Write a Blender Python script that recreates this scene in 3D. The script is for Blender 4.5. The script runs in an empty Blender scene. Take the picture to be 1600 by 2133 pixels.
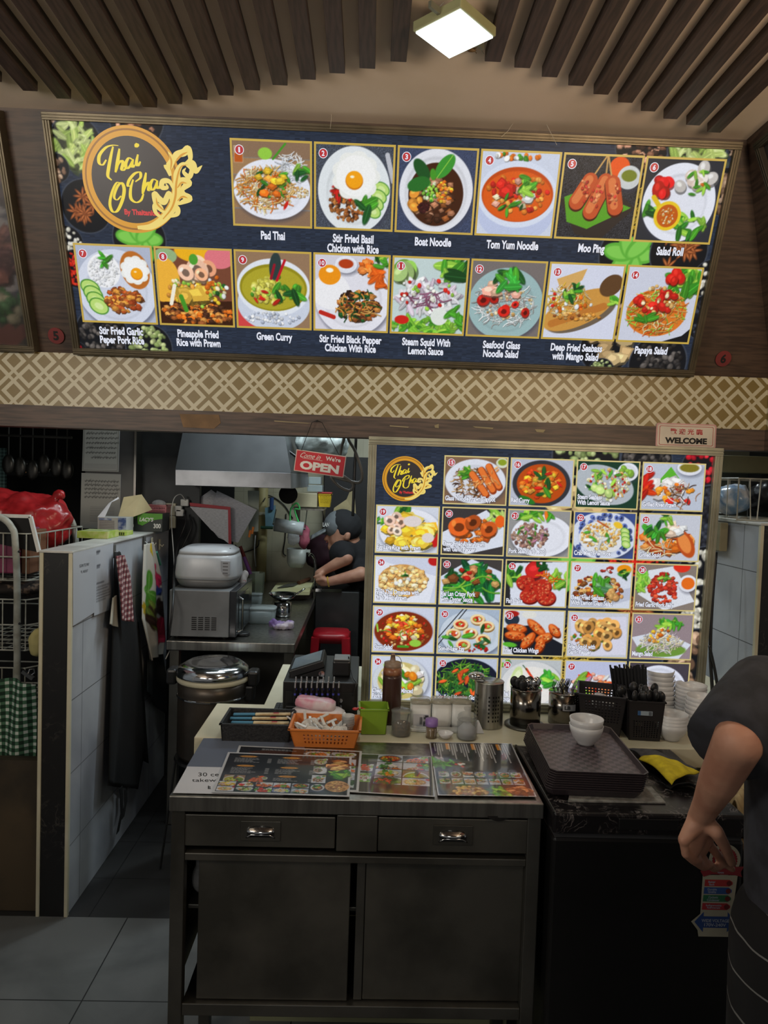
import bpy, math, random
import numpy as np
from mathutils import Vector, Matrix
SC = bpy.context.scene; COL = SC.collection; D = bpy.data; PI = math.pi
random.seed(5)
def lin(c):
    return tuple(((v/255)/12.92 if v/255 <= .04045 else ((v/255+.055)/1.055)**2.4) for v in c)
# ---------------------------------------------------------------- camera
FPX, EYE = 1500., 1.5
def cam_axes(yaw, pitch, roll):
    cy, sy = math.cos(yaw), math.sin(yaw); r = Vector((cy, -sy, 0)); f = Vector((sy, cy, 0)); u = Vector((0, 0, 1))
    cp, sp = math.cos(pitch), math.sin(pitch); f, u = f*cp-u*sp, u*cp+f*sp
    c, s = math.cos(roll), math.sin(roll); return r*c+u*s, u*c-r*s, f
CR_, CU_, CF_ = cam_axes(*map(math.radians, (1.36, 2.43, 1.83)))
cd = D.cameras.new('camera'); cam = D.objects.new('camera', cd); COL.objects.link(cam); SC.camera = cam
cam.matrix_world = Matrix(((CR_.x, CU_.x, -CF_.x, 0), (CR_.y, CU_.y, -CF_.y, 0), (CR_.z, CU_.z, -CF_.z, EYE), (0, 0, 0, 1)))
cd.sensor_fit = 'VERTICAL'; cd.sensor_height = 24; cd.lens = 24*FPX/2133; cd.clip_start = .02; cd.clip_end = 50
SC.view_settings.view_transform = 'Standard'; SC.view_settings.look = 'None'; SC.view_settings.gamma = 1; SC.view_settings.exposure = 0; SC.view_settings.use_curve_mapping = False
# ---------------------------------------------------------------- light: dim hall, warm neighbour sign, kitchen tube
w = D.worlds.new('hall'); SC.world = w; w.use_nodes = True
w.node_tree.nodes['Background'].inputs[0].default_value = (1, .98, .95, 1); w.node_tree.nodes['Background'].inputs[1].default_value = .15
def area(name, loc, target, sx, sy, power, col):
    l = D.lights.new(name, 'AREA'); l.shape = 'RECTANGLE'; l.size = sx; l.size_y = sy; l.energy = power; l.color = col
    o = D.objects.new(name, l); COL.objects.link(o); o.location = loc
    o.rotation_euler = (Vector(target)-Vector(loc)).to_track_quat('-Z', 'Y').to_euler(); return o
area('hall_lamp_light', (-.5, -1.6, 2.45), (0, .6, .8), .6, .6, 9, (1, .95, .88))
area('warm_sign_light', (1.15, .5, 1.98), (.5, 1.3, 2.6), .9, .4, 24, (1, .76, .52))
area('left_ceiling_fill', (-1.5, .3, 1.9), (-.6, 1.3, 2.6), .8, .4, 17, (1, .92, .8))  # added fill aimed up to brighten the ceiling; the left sign is unlit
area('kitchen_front_fill', (-.45, 2.75, 2.36), (-.5, 3.1, .8), .9, .1, 6, (.86, .96, 1))  # added fill lamp that brightens the papers under the hood
area('right_wall_fill', (1.15, 3.25, 2.36), (1.4, 2.6, 1.2), .3, .3, 11, (.9, .97, 1))  # added fill lamp that lightens the right tile wall and the bags
area('lamp_panel_light', (.162, 1.644, 2.485), (.162, 1.644, 0), .1, .1, 3.2, (.93, 1, .9))
area('kitchen_tube_light', (.0, 3.5, 2.3), (-.35, 3.9, .8), 1.1, .12, 17, (.82, .95, 1))
# ---------------------------------------------------------------- rays through the photograph, onto planes of the place
def ray(x, y): return CR_*((x-800)/FPX)-CU_*((y-1066.5)/FPX)+CF_
def at(x, y, Y=None, Z=None, X=None):
    d = ray(x, y); o = Vector((0, 0, EYE))
    t = (Y/d.y) if Y is not None else ((Z-EYE)/d.z if Z is not None else X/d.x)
    return o+d*t
# ---------------------------------------------------------------- materials
MATS = {}
def nodes(m):
    m.use_nodes = True; return m.node_tree, m.node_tree.nodes['Principled BSDF']
def link(t, a, b): t.links.new(a, b)
def math_n(t, op, a, b=None, c=None):
    n = t.nodes.new('ShaderNodeMath'); n.operation = op
    for i, v in enumerate((a, b, c)):
        if v is None: continue
        if isinstance(v, (int, float)): n.inputs[i].default_value = v
        else: t.links.new(v, n.inputs[i])
    return n.outputs[0]
def mixc(t, f, a, b):
    n = t.nodes.new('ShaderNodeMix'); n.data_type = 'RGBA'
    if isinstance(f, (int, float)): n.inputs[0].default_value = f
    else: t.links.new(f, n.inputs[0])
    for i, v in ((6, a), (7, b)):
        if isinstance(v, tuple): n.inputs[i].default_value = (*v[:3], 1)
        else: t.links.new(v, n.inputs[i])
    return n.outputs[2]
def coords(t, scale=(1, 1, 1), kind='Object'):
    c = t.nodes.new('ShaderNodeTexCoord'); m = t.nodes.new('ShaderNodeMapping'); m.inputs['Scale'].default_value = scale
    t.links.new(c.outputs[kind], m.inputs[0]); return m.outputs[0]
def noise(t, v, scale, detail=4, dist=0):
    n = t.nodes.new('ShaderNodeTexNoise'); n.inputs['Scale'].default_value = scale; n.inputs['Detail'].default_value = detail; n.inputs['Distortion'].default_value = dist
    t.links.new(v, n.inputs[0]); return n.outputs[0]
def ramp(t, f, lo, hi):
    n = t.nodes.new('ShaderNodeMapRange'); n.inputs[1].default_value = lo; n.inputs[2].default_value = hi; t.links.new(f, n.inputs[0]); return n.outputs[0]
def mat(name, col, rough=.5, metal=0, col2=None, scale=8, stretch=(1, 1, 1), band=(.4, .62), bump=0, emit=0, alpha=1, trans=0, coat=0, detail=4, dist=0):
    if name in MATS: return MATS[name]
    m = D.materials.new(name); t, b = nodes(m); c = lin(col); MATS[name] = m
    b.inputs['Base Color'].default_value = (*c, 1); b.inputs['Roughness'].default_value = rough; b.inputs['Metallic'].default_value = metal
    b.inputs['Coat Weight'].default_value = coat
    v = coords(t, stretch); n = noise(t, v, scale, detail, dist)
    c2 = lin(col2) if col2 else tuple(x*.82 for x in c)
    mx = mixc(t, ramp(t, n, *band), c, c2); link(t, mx, b.inputs['Base Color'])
    if bump:
        bn = t.nodes.new('ShaderNodeBump'); bn.inputs['Strength'].default_value = bump; bn.inputs['Distance'].default_value = .004; link(t, n, bn.inputs['Height']); link(t, bn.outputs[0], b.inputs['Normal'])
    if emit: b.inputs['Emission Color'].default_value = (*c, 1); b.inputs['Emission Strength'].default_value = emit
    if trans: b.inputs['Transmission Weight'].default_value = trans; b.inputs['IOR'].default_value = 1.25
    b.inputs['Alpha'].default_value = alpha; return m
def vein(name, col, vcol, scale, width=.012, rough=.25, amt=1., stretch=(1, 1, 1)):
    m = D.materials.new(name); t, b = nodes(m); MATS[name] = m; v = coords(t, stretch)
    n = noise(t, v, scale, 6, 1.2); d = math_n(t, 'ABSOLUTE', math_n(t, 'SUBTRACT', n, .5)); f = math_n(t, 'SUBTRACT', 1, ramp(t, d, 0, width))
    g = ramp(t, noise(t, v, scale*.6, 3), .45, .7); f = math_n(t, 'MULTIPLY', math_n(t, 'MULTIPLY', f, g), amt)
    link(t, mixc(t, f, lin(col), lin(vcol)), b.inputs['Base Color']); b.inputs['Roughness'].default_value = rough; return m
def tiles(name, col, col2, grout, sx, sy, axes=(0, 1), rough=.4, gw=.006, off=(0, 0), scale=3., soft=None):
    """tiles sx by sy metres on the two given object axes"""
    m = D.materials.new(name); t, b = nodes(m); MATS[name] = m; v = coords(t); s = t.nodes.new('ShaderNodeSeparateXYZ'); link(t, v, s.inputs[0])
    fs = []
    for ax, sz, o in ((axes[0], sx, off[0]), (axes[1], sy, off[1])):
        q = math_n(t, 'FRACT', math_n(t, 'DIVIDE', math_n(t, 'ADD', s.outputs[ax], o+50*sz), sz))
        fs.append(math_n(t, 'LESS_THAN', math_n(t, 'MULTIPLY', q, sz), gw))
    g = math_n(t, 'MAXIMUM', *fs); n = noise(t, v, scale, 8, .6)
    link(t, mixc(t, g, mixc(t, ramp(t, n, .35, .68), lin(col), lin(col2)), lin(grout)), b.inputs['Base Color'])
    b.inputs['Roughness'].default_value = rough; return m
def gingham(name, a, mid, dk, size, axes, rough=.85):
    m = D.materials.new(name); t, b = nodes(m); MATS[name] = m; s = t.nodes.new('ShaderNodeSeparateXYZ'); link(t, coords(t), s.inputs[0])
    f = [math_n(t, 'GREATER_THAN', math_n(t, 'FRACT', math_n(t, 'DIVIDE', math_n(t, 'ADD', s.outputs[k], 10), size)), .45) for k in axes]
    link(t, mixc(t, f[1], mixc(t, f[0], lin(a), lin(mid)), mixc(t, f[0], lin(mid), lin(dk))), b.inputs['Base Color']); b.inputs['Roughness'].default_value = rough; return m
def lit(name, strength, rough=.3):
    """back-lit print: the colours are the ink, the sign box gives the light"""
    m = D.materials.new(name); t, b = nodes(m); MATS[name] = m; a = t.nodes.new('ShaderNodeAttribute'); a.attribute_name = 'ink'
    b.inputs['Base Color'].default_value = (.01, .01, .01, 1); b.inputs['Roughness'].default_value = rough; b.inputs['Specular IOR Level'].default_value = .06
    link(t, a.outputs[0], b.inputs['Emission Color']); b.inputs['Emission Strength'].default_value = strength; m.cycles.emission_sampling = 'NONE'; return m
def printed(name, rough=.18, coat=.6):
    m = D.materials.new(name); t, b = nodes(m); MATS[name] = m; a = t.nodes.new('ShaderNodeAttribute'); a.attribute_name = 'ink'
    link(t, a.outputs[0], b.inputs['Base Color']); b.inputs['Roughness'].default_value = rough; b.inputs['Coat Weight'].default_value = coat; b.inputs['Coat Roughness'].default_value = .06; return m
def glow(name, col, strength=1.):
    if name in MATS: return MATS[name]
    m = D.materials.new(name); t, b = nodes(m); MATS[name] = m; b.inputs['Base Color'].default_value = (.02, .02, .02, 1)
    b.inputs['Emission Color'].default_value = (*lin(col), 1); b.inputs['Emission Strength'].default_value = strength; b.inputs['Roughness'].default_value = .4; m.cycles.emission_sampling = 'NONE'; return m
def glass(name, col=(235, 240, 240), alpha=.25, rough=.08):
    m = mat(name, col, rough, alpha=alpha); m.node_tree.nodes['Principled BSDF'].inputs['Specular IOR Level'].default_value = .8; return m
STEEL = mat('brushed steel', (176, 174, 168), .3, 1, (150, 148, 142), 60, (1, 1, .06))
STEELD = mat('dull steel', (120, 119, 114), .42, .9, (84, 83, 78), 3.5, detail=8)
STEELF = mat('smudged steel front', (122, 120, 113), .38, .85, (92, 91, 86), 5, detail=8)
CHROME = mat('chrome', (205, 207, 210), .12, 1)
BLACK = mat('black plastic', (26, 26, 28), .38)
BLACKM = mat('matt black', (17, 17, 19), .8)
DARKF = mat('black cloth', (12, 12, 13), .9, bump=.2, scale=120)
WHITEP = mat('white plastic', (222, 223, 220), .35)
CREAM = mat('cream paint', (206, 201, 178), .5, 0, (190, 184, 158), 5)
BOWLW = mat('white melamine', (214, 214, 216), .28)
PAPER = mat('white paper', (214, 216, 222), .75)
GREYPL = mat('clear plastic', (210, 214, 214), .25, alpha=.55)
GLASS = glass('clear glass', (150, 154, 152), .27, .05)
WOOD = mat('brown laminate', (80, 62, 50), .5, 0, (58, 44, 36), 9, (1.2, 1.2, 14), detail=6)
WOODH = mat('brown laminate lengthwise', (86, 68, 58), .5, 0, (58, 46, 40), 9, (1, 1.2, 16), detail=6)
SLATM = mat('dark stained slat', (66, 52, 47), .55, 0, (47, 37, 34), 10, (12, 1, 12), detail=6)
SIGNF = mat('bronze aluminium', (104, 94, 76), .42, .6, (90, 82, 66), 14)
SKIN = mat('skin', (188, 140, 116), .55, 0, (172, 122, 100), 16)
# ---------------------------------------------------------------- mesh building
class M:
    def __init__(s): s.v = []; s.f = []; s.k = []; s.mi = 0
    def _add(s, vs, fs):
        n = len(s.v); s.v += [tuple(p) for p in vs]; s.f += [tuple(i+n for i in f) for f in fs]; s.k += [s.mi]*len(fs); return s
    def box(s, x0, x1, y0, y1, z0, z1):
        return s._add([(x, y, z) for z in (z0, z1) for y in (y0, y1) for x in (x0, x1)], [(0, 2, 3, 1), (4, 5, 7, 6), (0, 1, 5, 4), (2, 6, 7, 3), (0, 4, 6, 2), (1, 3, 7, 5)])
    def hexa(s, b, t):
        """bottom and top quads, counter-clockwise from above"""
        return s._add(list(b)+list(t), [(3, 2, 1, 0), (4, 5, 6, 7), (0, 1, 5, 4), (1, 2, 6, 5), (2, 3, 7, 6), (3, 0, 4, 7)])
    def prism(s, poly, d):
        """polygon of 3d points pushed along vector d"""
        n = len(poly); d = Vector(d); a = [Vector(p) for p in poly]
        return s._add(a+[p+d for p in a], [tuple(range(n))[::-1], tuple(range(n, 2*n))]+[(i, (i+1) % n, n+(i+1) % n, n+i) for i in range(n)])
    def quad(s, *p): return s._add(p, [tuple(range(len(p)))])
    def lathe(s, prof, c=(0, 0, 0), n=28, sx=1, sy=1, rz=0, sq=0):
        """sq > 0 squares the round section"""
        vs = []; fs = []
        for r, z in prof:
            for i in range(n):
                a = 2*PI*i/n+rz; ca, sa = math.cos(2*PI*i/n), math.sin(2*PI*i/n)
                k = 1 if not sq else (abs(ca)**sq+abs(sa)**sq)**(-1/sq)
                x, y = r*k*ca*sx, r*k*sa*sy; vs.append((c[0]+x*math.cos(rz)-y*math.sin(rz), c[1]+x*math.sin(rz)+y*math.cos(rz), c[2]+z))
        for j in range(len(prof)-1):
            for i in range(n): fs.append((j*n+i, j*n+(i+1) % n, (j+1)*n+(i+1) % n, (j+1)*n+i))
        if prof[0][0] > 1e-6: fs.append(tuple(range(n))[::-1])
        if prof[-1][0] > 1e-6: fs.append(tuple((len(prof)-1)*n+i for i in range(n)))
        return s._add(vs, fs)
    def cup(s, prof, th, c=(0, 0, 0), **k):
        """open vessel with wall thickness"""
        inn = [(max(r-th, .0005), max(z, prof[0][1]+th)) for r, z in prof]
        return s.lathe(prof+inn[::-1], c, **k)
    def tube(s, pts, r, n=8, taper=None):
        P = [Vector(p) for p in pts]; vs = []; fs = []; last = None
        for i, p in enumerate(P):
            d = (P[min(i+1, len(P)-1)]-P[max(i-1, 0)]).normalized()
            if last is None: a = d.orthogonal().normalized()
            else: a = (last-d*last.dot(d)); a = a.normalized() if a.length > 1e-6 else d.orthogonal().normalized()
            last = a; b = d.cross(a); rr = r if taper is None else r*taper[i]
            vs += [p+(a*math.cos(2*PI*k/n)+b*math.sin(2*PI*k/n))*rr for k in range(n)]
        for i in range(len(P)-1):
            for k in range(n): fs.append((i*n+k, i*n+(k+1) % n, (i+1)*n+(k+1) % n, (i+1)*n+k))
        fs += [tuple(range(n))[::-1], tuple((len(P)-1)*n+k for k in range(n))]
        return s._add(vs, fs)
    def sheet(s, fn, nu, nv):
        vs = [fn(i/nu, j/nv) for j in range(nv+1) for i in range(nu+1)]
        return s._add(vs, [(j*(nu+1)+i, j*(nu+1)+i+1, (j+1)*(nu+1)+i+1, (j+1)*(nu+1)+i) for j in range(nv) for i in range(nu)])
    def ball(s, c, r, nu=20, nv=12):
        r = r if isinstance(r, tuple) else (r, r, r)
        return s.lathe([(max(math.sin(PI*j/nv), 1e-7), -math.cos(PI*j/nv)*r[2]) for j in range(nv+1)], c, nu, r[0], r[1])
    def limb(s, p, r, q, t, n=14):
        """round-ended tapered limb"""
        p, q = Vector(p), Vector(q); d = (q-p); L = d.length; d = d/L if L > 1e-6 else Vector((0, 0, 1)); a = d.orthogonal().normalized(); b = d.cross(a); R = []
        for k in range(5): th = PI/2*k/4; R.append((-r*math.cos(th), r*math.sin(th)))
        for k in range(5): th = PI/2*k/4; R.append((L+t*math.sin(th), t*math.cos(th)))
        vs = [p+d*h+(a*math.cos(2*PI*i/n)+b*math.sin(2*PI*i/n))*max(rr, 1e-4) for h, rr in R for i in range(n)]
        return s._add(vs, [(j*n+i, j*n+(i+1) % n, (j+1)*n+(i+1) % n, (j+1)*n+i) for j in range(len(R)-1) for i in range(n)]+[tuple(range(n))[::-1], tuple((len(R)-1)*n+i for i in range(n))])
    def slot(s, i): s.mi = i; return s
    def obj(s, name, m, parent=None, loc=None, smooth=False, bevel=0, solid=0, sub=0, remesh=0, rot=None, disp=None):
        me = D.meshes.new(name); me.from_pydata(s.v, [], s.f); me.update()
        for x in (m if isinstance(m, (list, tuple)) else [m]): me.materials.append(x)
        if any(s.k): me.polygons.foreach_set('material_index', s.k)
        if smooth: me.polygons.foreach_set('use_smooth', [True]*len(me.polygons))
        o = D.objects.new(name, me); COL.objects.link(o)
        if parent: o.parent = parent
        if loc: o.location = loc
        if rot: o.rotation_euler = rot
        if remesh:
            q = o.modifiers.new('skin', 'REMESH'); q.mode = 'VOXEL'; q.voxel_size = remesh; q.use_smooth_shade = True
            q = o.modifiers.new('soft', 'SMOOTH'); q.factor = .5; q.iterations = 6
        if disp:
            tx = D.textures.new('crumple', 'CLOUDS'); tx.noise_scale = disp[1]; tx.noise_depth = 2; q = o.modifiers.new('crumple', 'DISPLACE'); q.texture = tx; q.strength = disp[0]; q.mid_level = .5; q.texture_coords = 'LOCAL'
        if solid: q = o.modifiers.new('thick', 'SOLIDIFY'); q.thickness = solid; q.offset = 0
        if bevel: q = o.modifiers.new('edge', 'BEVEL'); q.width = bevel; q.segments = 2; q.limit_method = 'ANGLE'
        if sub: q = o.modifiers.new('fine', 'SUBSURF'); q.levels = q.render_levels = sub
        return o
def tag(o, label, cat, group=None):
    o['label'] = label; o['category'] = cat
    if group: o['group'] = group
    return o
def thing(name, label, cat, loc=(0, 0, 0), rz=0, group=None, rot=None):
    o = D.objects.new(name, None); COL.objects.link(o); o.empty_display_size = .05; o.location = loc; o.rotation_euler = rot or (0, 0, rz); return tag(o, label, cat, group)
def struct(o): o['kind'] = 'structure'; return o
def dup(root, loc, label, rz=None):
    r = root.copy(); COL.objects.link(r); r.location = loc; r['label'] = label
    if rz is not None: r.rotation_euler = (0, 0, rz)
    for ch in list(root.children):
        c = ch.copy(); COL.objects.link(c); c.parent = r
        for g in ch.children: e = g.copy(); COL.objects.link(e); e.parent = c
    return r
ORD = 'first second third fourth fifth sixth seventh eighth ninth tenth eleventh twelfth thirteenth fourteenth fifteenth sixteenth seventeenth eighteenth nineteenth twentieth twenty-first twenty-second twenty-third twenty-fourth twenty-fifth twenty-sixth twenty-seventh twenty-eighth twenty-ninth thirtieth'.split()
def inkgrid(name, arr, fn, m, parent=None):
    """one flat sheet whose vertices carry the printed colours; fn(u, v) with v = 0 at the top"""
    h, wd = arr.shape[:2]; uu, vv = np.meshgrid(np.linspace(0, 1, wd), np.linspace(0, 1, h))
    x, y, z = np.broadcast_arrays(*fn(uu, vv)); co = np.stack([x, y, z], -1).reshape(-1, 3).astype(np.float32)
    i = np.arange(h*wd).reshape(h, wd); q = np.stack([i[1:, :-1], i[1:, 1:], i[:-1, 1:], i[:-1, :-1]], -1).reshape(-1, 4)
    me = D.meshes.new(name); me.vertices.add(len(co)); me.vertices.foreach_set('co', co.ravel()); me.loops.add(q.size); me.loops.foreach_set('vertex_index', q.ravel().astype(np.int32))
    me.polygons.add(len(q)); me.polygons.foreach_set('loop_start', np.arange(0, q.size, 4, dtype=np.int32)); me.update(calc_edges=True)
    c = arr.reshape(-1, 3)/255; c = np.where(c <= .04045, c/12.92, ((c+.055)/1.055)**2.4); ca = me.color_attributes.new('ink', 'FLOAT_COLOR', 'POINT')
    ca.data.foreach_set('color', np.concatenate([c, np.ones((len(c), 1))], 1).astype(np.float32).ravel()); me.materials.append(m)
    o = D.objects.new(name, me); COL.objects.link(o)
    if parent: o.parent = parent
    return o
# ---------------------------------------------------------------- lettering
def text_mesh(s, bold=0., line=.95):
    """(verts, faces) of the words, baseline at 0, about 1 unit high"""
    cu = D.curves.new('t', 'FONT'); cu.body = s; cu.offset = bold; cu.resolution_u = 3; cu.space_line = line; cu.align_x = 'CENTER'; cu.fill_mode = 'FRONT'
    o = D.objects.new('t', cu); COL.objects.link(o); dg = bpy.context.evaluated_depsgraph_get(); me = D.meshes.new_from_object(o.evaluated_get(dg))
    vs = [tuple(v.co) for v in me.vertices]; fs = [tuple(p.vertices) for p in me.polygons]; D.objects.remove(o); D.curves.remove(cu); D.meshes.remove(me); return vs, fs
def put_text(mb, s, fn, cx, cy, wd, ht, bold=.02, line=.95, align='C', z=0, maxw=None):
    """fit the words into a box wd wide and ht high, centred on cx, cy; fn maps (x, y, z)"""
    vs, fs = text_mesh(s, bold, line)
    if not vs: return
    xs = [v[0] for v in vs]; ys = [v[1] for v in vs]; x0, x1, y0, y1 = min(xs), max(xs), min(ys), max(ys)
    sx = wd/max(x1-x0, 1e-6); sy = ht/max(y1-y0, 1e-6)
    mb._add([fn(cx+(v[0]-(x0+x1)/2)*sx, cy+(v[1]-(y0+y1)/2)*sy, z) for v in vs], fs)
def spline(pts, k=8):
    P = [Vector(p) for p in pts]; P = [P[0]*2-P[1]]+P+[P[-1]*2-P[-2]]; out = []
    for i in range(1, len(P)-2):
        for j in range(k):
            t = j/k; a, b, c, d = P[i-1], P[i], P[i+1], P[i+2]
            out.append(.5*((2*b)+(c-a)*t+(2*a-5*b+4*c-d)*t*t+(3*b-3*c+d-a)*t**3))
    return out+[P[-2]]
def ribbon(mb, pts, wfn, fn, z=0):
    q = spline([(p[0], p[1], 0) for p in pts]); n = len(q); vs = []
    for i, p in enumerate(q):
        d = (q[min(i+1, n-1)]-q[max(i-1, 0)]); d = d.normalized() if d.length > 1e-9 else Vector((1, 0, 0)); nn = Vector((-d.y, d.x, 0)); wd = wfn(i/(n-1), d)/2
        vs += [fn(*(p+nn*wd).xy, z), fn(*(p-nn*wd).xy, z)]
    mb._add(vs, [(2*i, 2*i+1, 2*i+3, 2*i+2) for i in range(n-1)])
# ================================================================ the setting
TILEF = tiles('grey floor tile', (104, 106, 106), (80, 82, 82), (22, 22, 22), .6, .6, (0, 1), .6, .004, (-.432, -.2), 4)
TILED = tiles('dark floor tile', (44, 44, 44), (34, 34, 35), (14, 14, 14), .6, .27, (0, 1), .55, .004, (.3, -.2), 3)
TILEW = tiles('white marble tile', (190, 194, 200), (148, 152, 162), (96, 98, 102), .8, .25, (1, 2), .3, .003, (-.1, .02), 2.2)
TILEK = tiles('kitchen wall tile', (190, 184, 160), (160, 154, 130), (158, 152, 130), .2, .2, (0, 2), .4, .003, (.04, 0), 3)
CEIL = mat('cream ceiling paint', (214, 196, 178), .85, 0, (204, 186, 166), 3)
MARB = vein('black marble laminate', (20, 20, 21), (110, 104, 98), 15, .025, .45, .4)
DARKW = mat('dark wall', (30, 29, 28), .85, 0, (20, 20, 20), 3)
def fascia_mat():
    m = D.materials.new('woven lattice laminate'); t, b = nodes(m); s = t.nodes.new('ShaderNodeSeparateXYZ'); link(t, coords(t), s.inputs[0])
    p = .0975; ux = math_n(t, 'ADD', s.outputs[0], s.outputs[1]); ab = []
    for o, off in ((ux, 5.014), (s.outputs[2], 5.019)):
        ab.append(math_n(t, 'ABSOLUTE', math_n(t, 'SUBTRACT', math_n(t, 'FRACT', math_n(t, 'DIVIDE', math_n(t, 'ADD', o, off), p)), .5)))
    a, c = ab; sm = math_n(t, 'ADD', a, c); df = math_n(t, 'SUBTRACT', a, c)
    g = math_n(t, 'MULTIPLY', math_n(t, 'LESS_THAN', math_n(t, 'ABSOLUTE', df), .085), math_n(t, 'LESS_THAN', sm, .76))
    d1_ = math_n(t, 'LESS_THAN', math_n(t, 'SUBTRACT', .5, df), .24); d2_ = math_n(t, 'LESS_THAN', math_n(t, 'ADD', .5, df), .24); d3_ = math_n(t, 'GREATER_THAN', sm, .9)
    for k in (d1_, d2_, d3_): g = math_n(t, 'MAXIMUM', g, k)
    link(t, mixc(t, g, lin((186, 178, 152)), lin((120, 101, 54))), b.inputs['Base Color']); b.inputs['Roughness'].default_value = .4; return m
FASC = fascia_mat()
struct(M().box(-3.2, 3, -4, 2.39, -.06, 0).obj('floor', TILEF))
struct(M().box(-3.2, 3, 2.39, 5, -.06, -.002).obj('floor_kitchen', TILED))
struct(M().box(-3.2, 3, -4, 2.7, 2.545, 2.6).obj('ceiling', CEIL))
struct(M().box(-3.2, 3, 2.7, 5, 2.4, 2.46).obj('ceiling_kitchen', mat('kitchen ceiling', (176, 186, 176), .8)))
struct(M().box(-.9, 1.6, 4.9, 5, -.002, 2.4).obj('wall_back', TILEK))
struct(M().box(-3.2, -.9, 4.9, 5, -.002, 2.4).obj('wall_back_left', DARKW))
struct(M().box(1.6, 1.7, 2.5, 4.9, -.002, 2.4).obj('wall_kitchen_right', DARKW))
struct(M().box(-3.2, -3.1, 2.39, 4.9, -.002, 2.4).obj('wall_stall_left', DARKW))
# fascia, beam and the leaning wall they carry; the right wing runs toward the viewer
def bar(x0, x1, y0, y1, z0, z1): return M().box(x0, x1, y0, y1, z0, z1)
struct(bar(-2.6, 1.325, 2.39, 2.45, 1.712, 1.885).obj('trim_1', FASC)); struct(bar(1.325, 1.385, -.4, 2.45, 1.712, 1.885).obj('trim_2', FASC))
bm = struct(bar(-2.6, 1.32, 2.385, 2.46, 1.642, 1.712).obj('trim_3', WOODH)); struct(bar(1.32, 1.39, -.4, 2.46, 1.642, 1.712).obj('trim_4', WOODH))
def facade_patch(pts, m, nm):
    M().prism([at(x, y, Y=2.385) for x, y in pts][::-1], (0, -.0015, 0)).obj(nm, m, bm)
facade_patch([(374, 862), (382, 890), (446, 893), (460, 881), (456, 864)], mat('bare veneer', (128, 98, 66), .7, 0, (104, 80, 54), 14), 'bare_patch')
for q in ([(571, 876), (640, 881), (648, 883), (572, 878)], [(812, 886), (852, 889), (850, 891), (812, 888)], [(984, 888), (1028, 891), (1026, 894), (990, 891)], [(905, 886), (914, 883), (914, 892), (906, 891)], [(1114, 894), (1136, 895), (1132, 901), (1118, 900)]):
    facade_patch(q, mat('torn laminate edge', (150, 136, 104), .8), 'scuff')
struct(M().hexa([(-2.6, 2.41, 1.885), (1.35, 2.41, 1.885), (1.35, 2.45, 1.885), (-2.6, 2.45, 1.885)], [(-2.6, 2.155, 2.545), (1.095, 2.155, 2.545), (1.095, 2.2, 2.545), (-2.6, 2.2, 2.545)]).obj('wall_upper', WOOD))
struct(M().hexa([(1.345, -.4, 1.885), (1.385, -.4, 1.885), (1.385, 2.45, 1.885), (1.345, 2.42, 1.885)], [(1.09, -.4, 2.545), (1.13, -.4, 2.545), (1.13, 2.2, 2.545), (1.09, 2.165, 2.545)]).obj('wall_upper_right', WOOD))
# partitions either side of the stall
def partition(name, x0, x1, z1, y1):
    p = struct(M().box(x0+.006, x1-.006, 2.396, y1, 0, z1-.008).obj(name, TILEW))
    M().box(x0+.008, x1-.008, 2.39, 2.396, 0, z1-.01).obj('end_panel', MARB, p)
    for x in (x0, x1-.012): M().box(x, x+.012, 2.385, 2.40, 0, z1-.008).obj('edge_trim', CREAM, p, bevel=.002)
    M().box(x0-.002, x1+.002, 2.384, y1, z1-.008, z1).obj('cap', mat('white cap', (200, 200, 196), .4, 0, (170, 170, 164), 6), p, bevel=.002); return p
partition('wall_partition_left', -1.072, -.966, 1.238, 3.56)
partition('wall_partition_right', 1.325, 1.43, 1.40, 3.4)
# brown cupboard front and the dark stall on the left
struct(M().box(-2.4, -1.074, 2.42, 2.46, 0, .52).obj('wall_left_front', mat('stained brown board', (74, 62, 44), .7, 0, (40, 35, 27), 4, detail=8)))
# steel end wall of the kitchen (posters hang on it) behind the partition
struct(M().box(-1.36, -1.12, 3.5, 3.56, 0, 2.4).obj('wall_steel_left', mat('steel cladding', (92, 92, 90), .45, .6, (70, 70, 70), 3)))
struct(M().box(-1.12, -.83, 3.58, 3.62, 0, 2.4).obj('wall_steel_panel', mat('dark steel cladding', (60, 63, 64), .4, .6, (40, 42, 44), 4)))
struct(M().box(-1.125, -1.115, 3.49, 3.58, 1.3, 2.4).obj('trim_5', STEEL))
# slats under the ceiling: regular 75.5 mm spacing, cut along a wave
ends = [1.97, 2.009, 2.042, 2.063, 2.065, 2.068, 2.044, 2.015, 1.987, 1.955, 1.925, 1.892, 1.858, 1.831, 1.796, 1.53, 1.535, 1.778, 1.798, 1.832, 1.865, 1.9, 1.934, 1.972, 2.007, 2.035, 2.07]
for i, ye in enumerate(ends):
    x = -1.017+.0757*i
    o = M().box(-.0195, .0195, -1.2, ye, 0, .026).obj('ceiling_slat', SLATM, loc=(x, 0, 2.52), bevel=.001)
    tag(o, f'dark stained wooden ceiling slat, {ORD[i]} of the row counted from the left edge' if i not in (15, 16) else f'shorter dark ceiling slat cut off behind the square lamp, {ORD[i-15]} from the left', 'slat', 'wooden slats under the ceiling')
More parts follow.
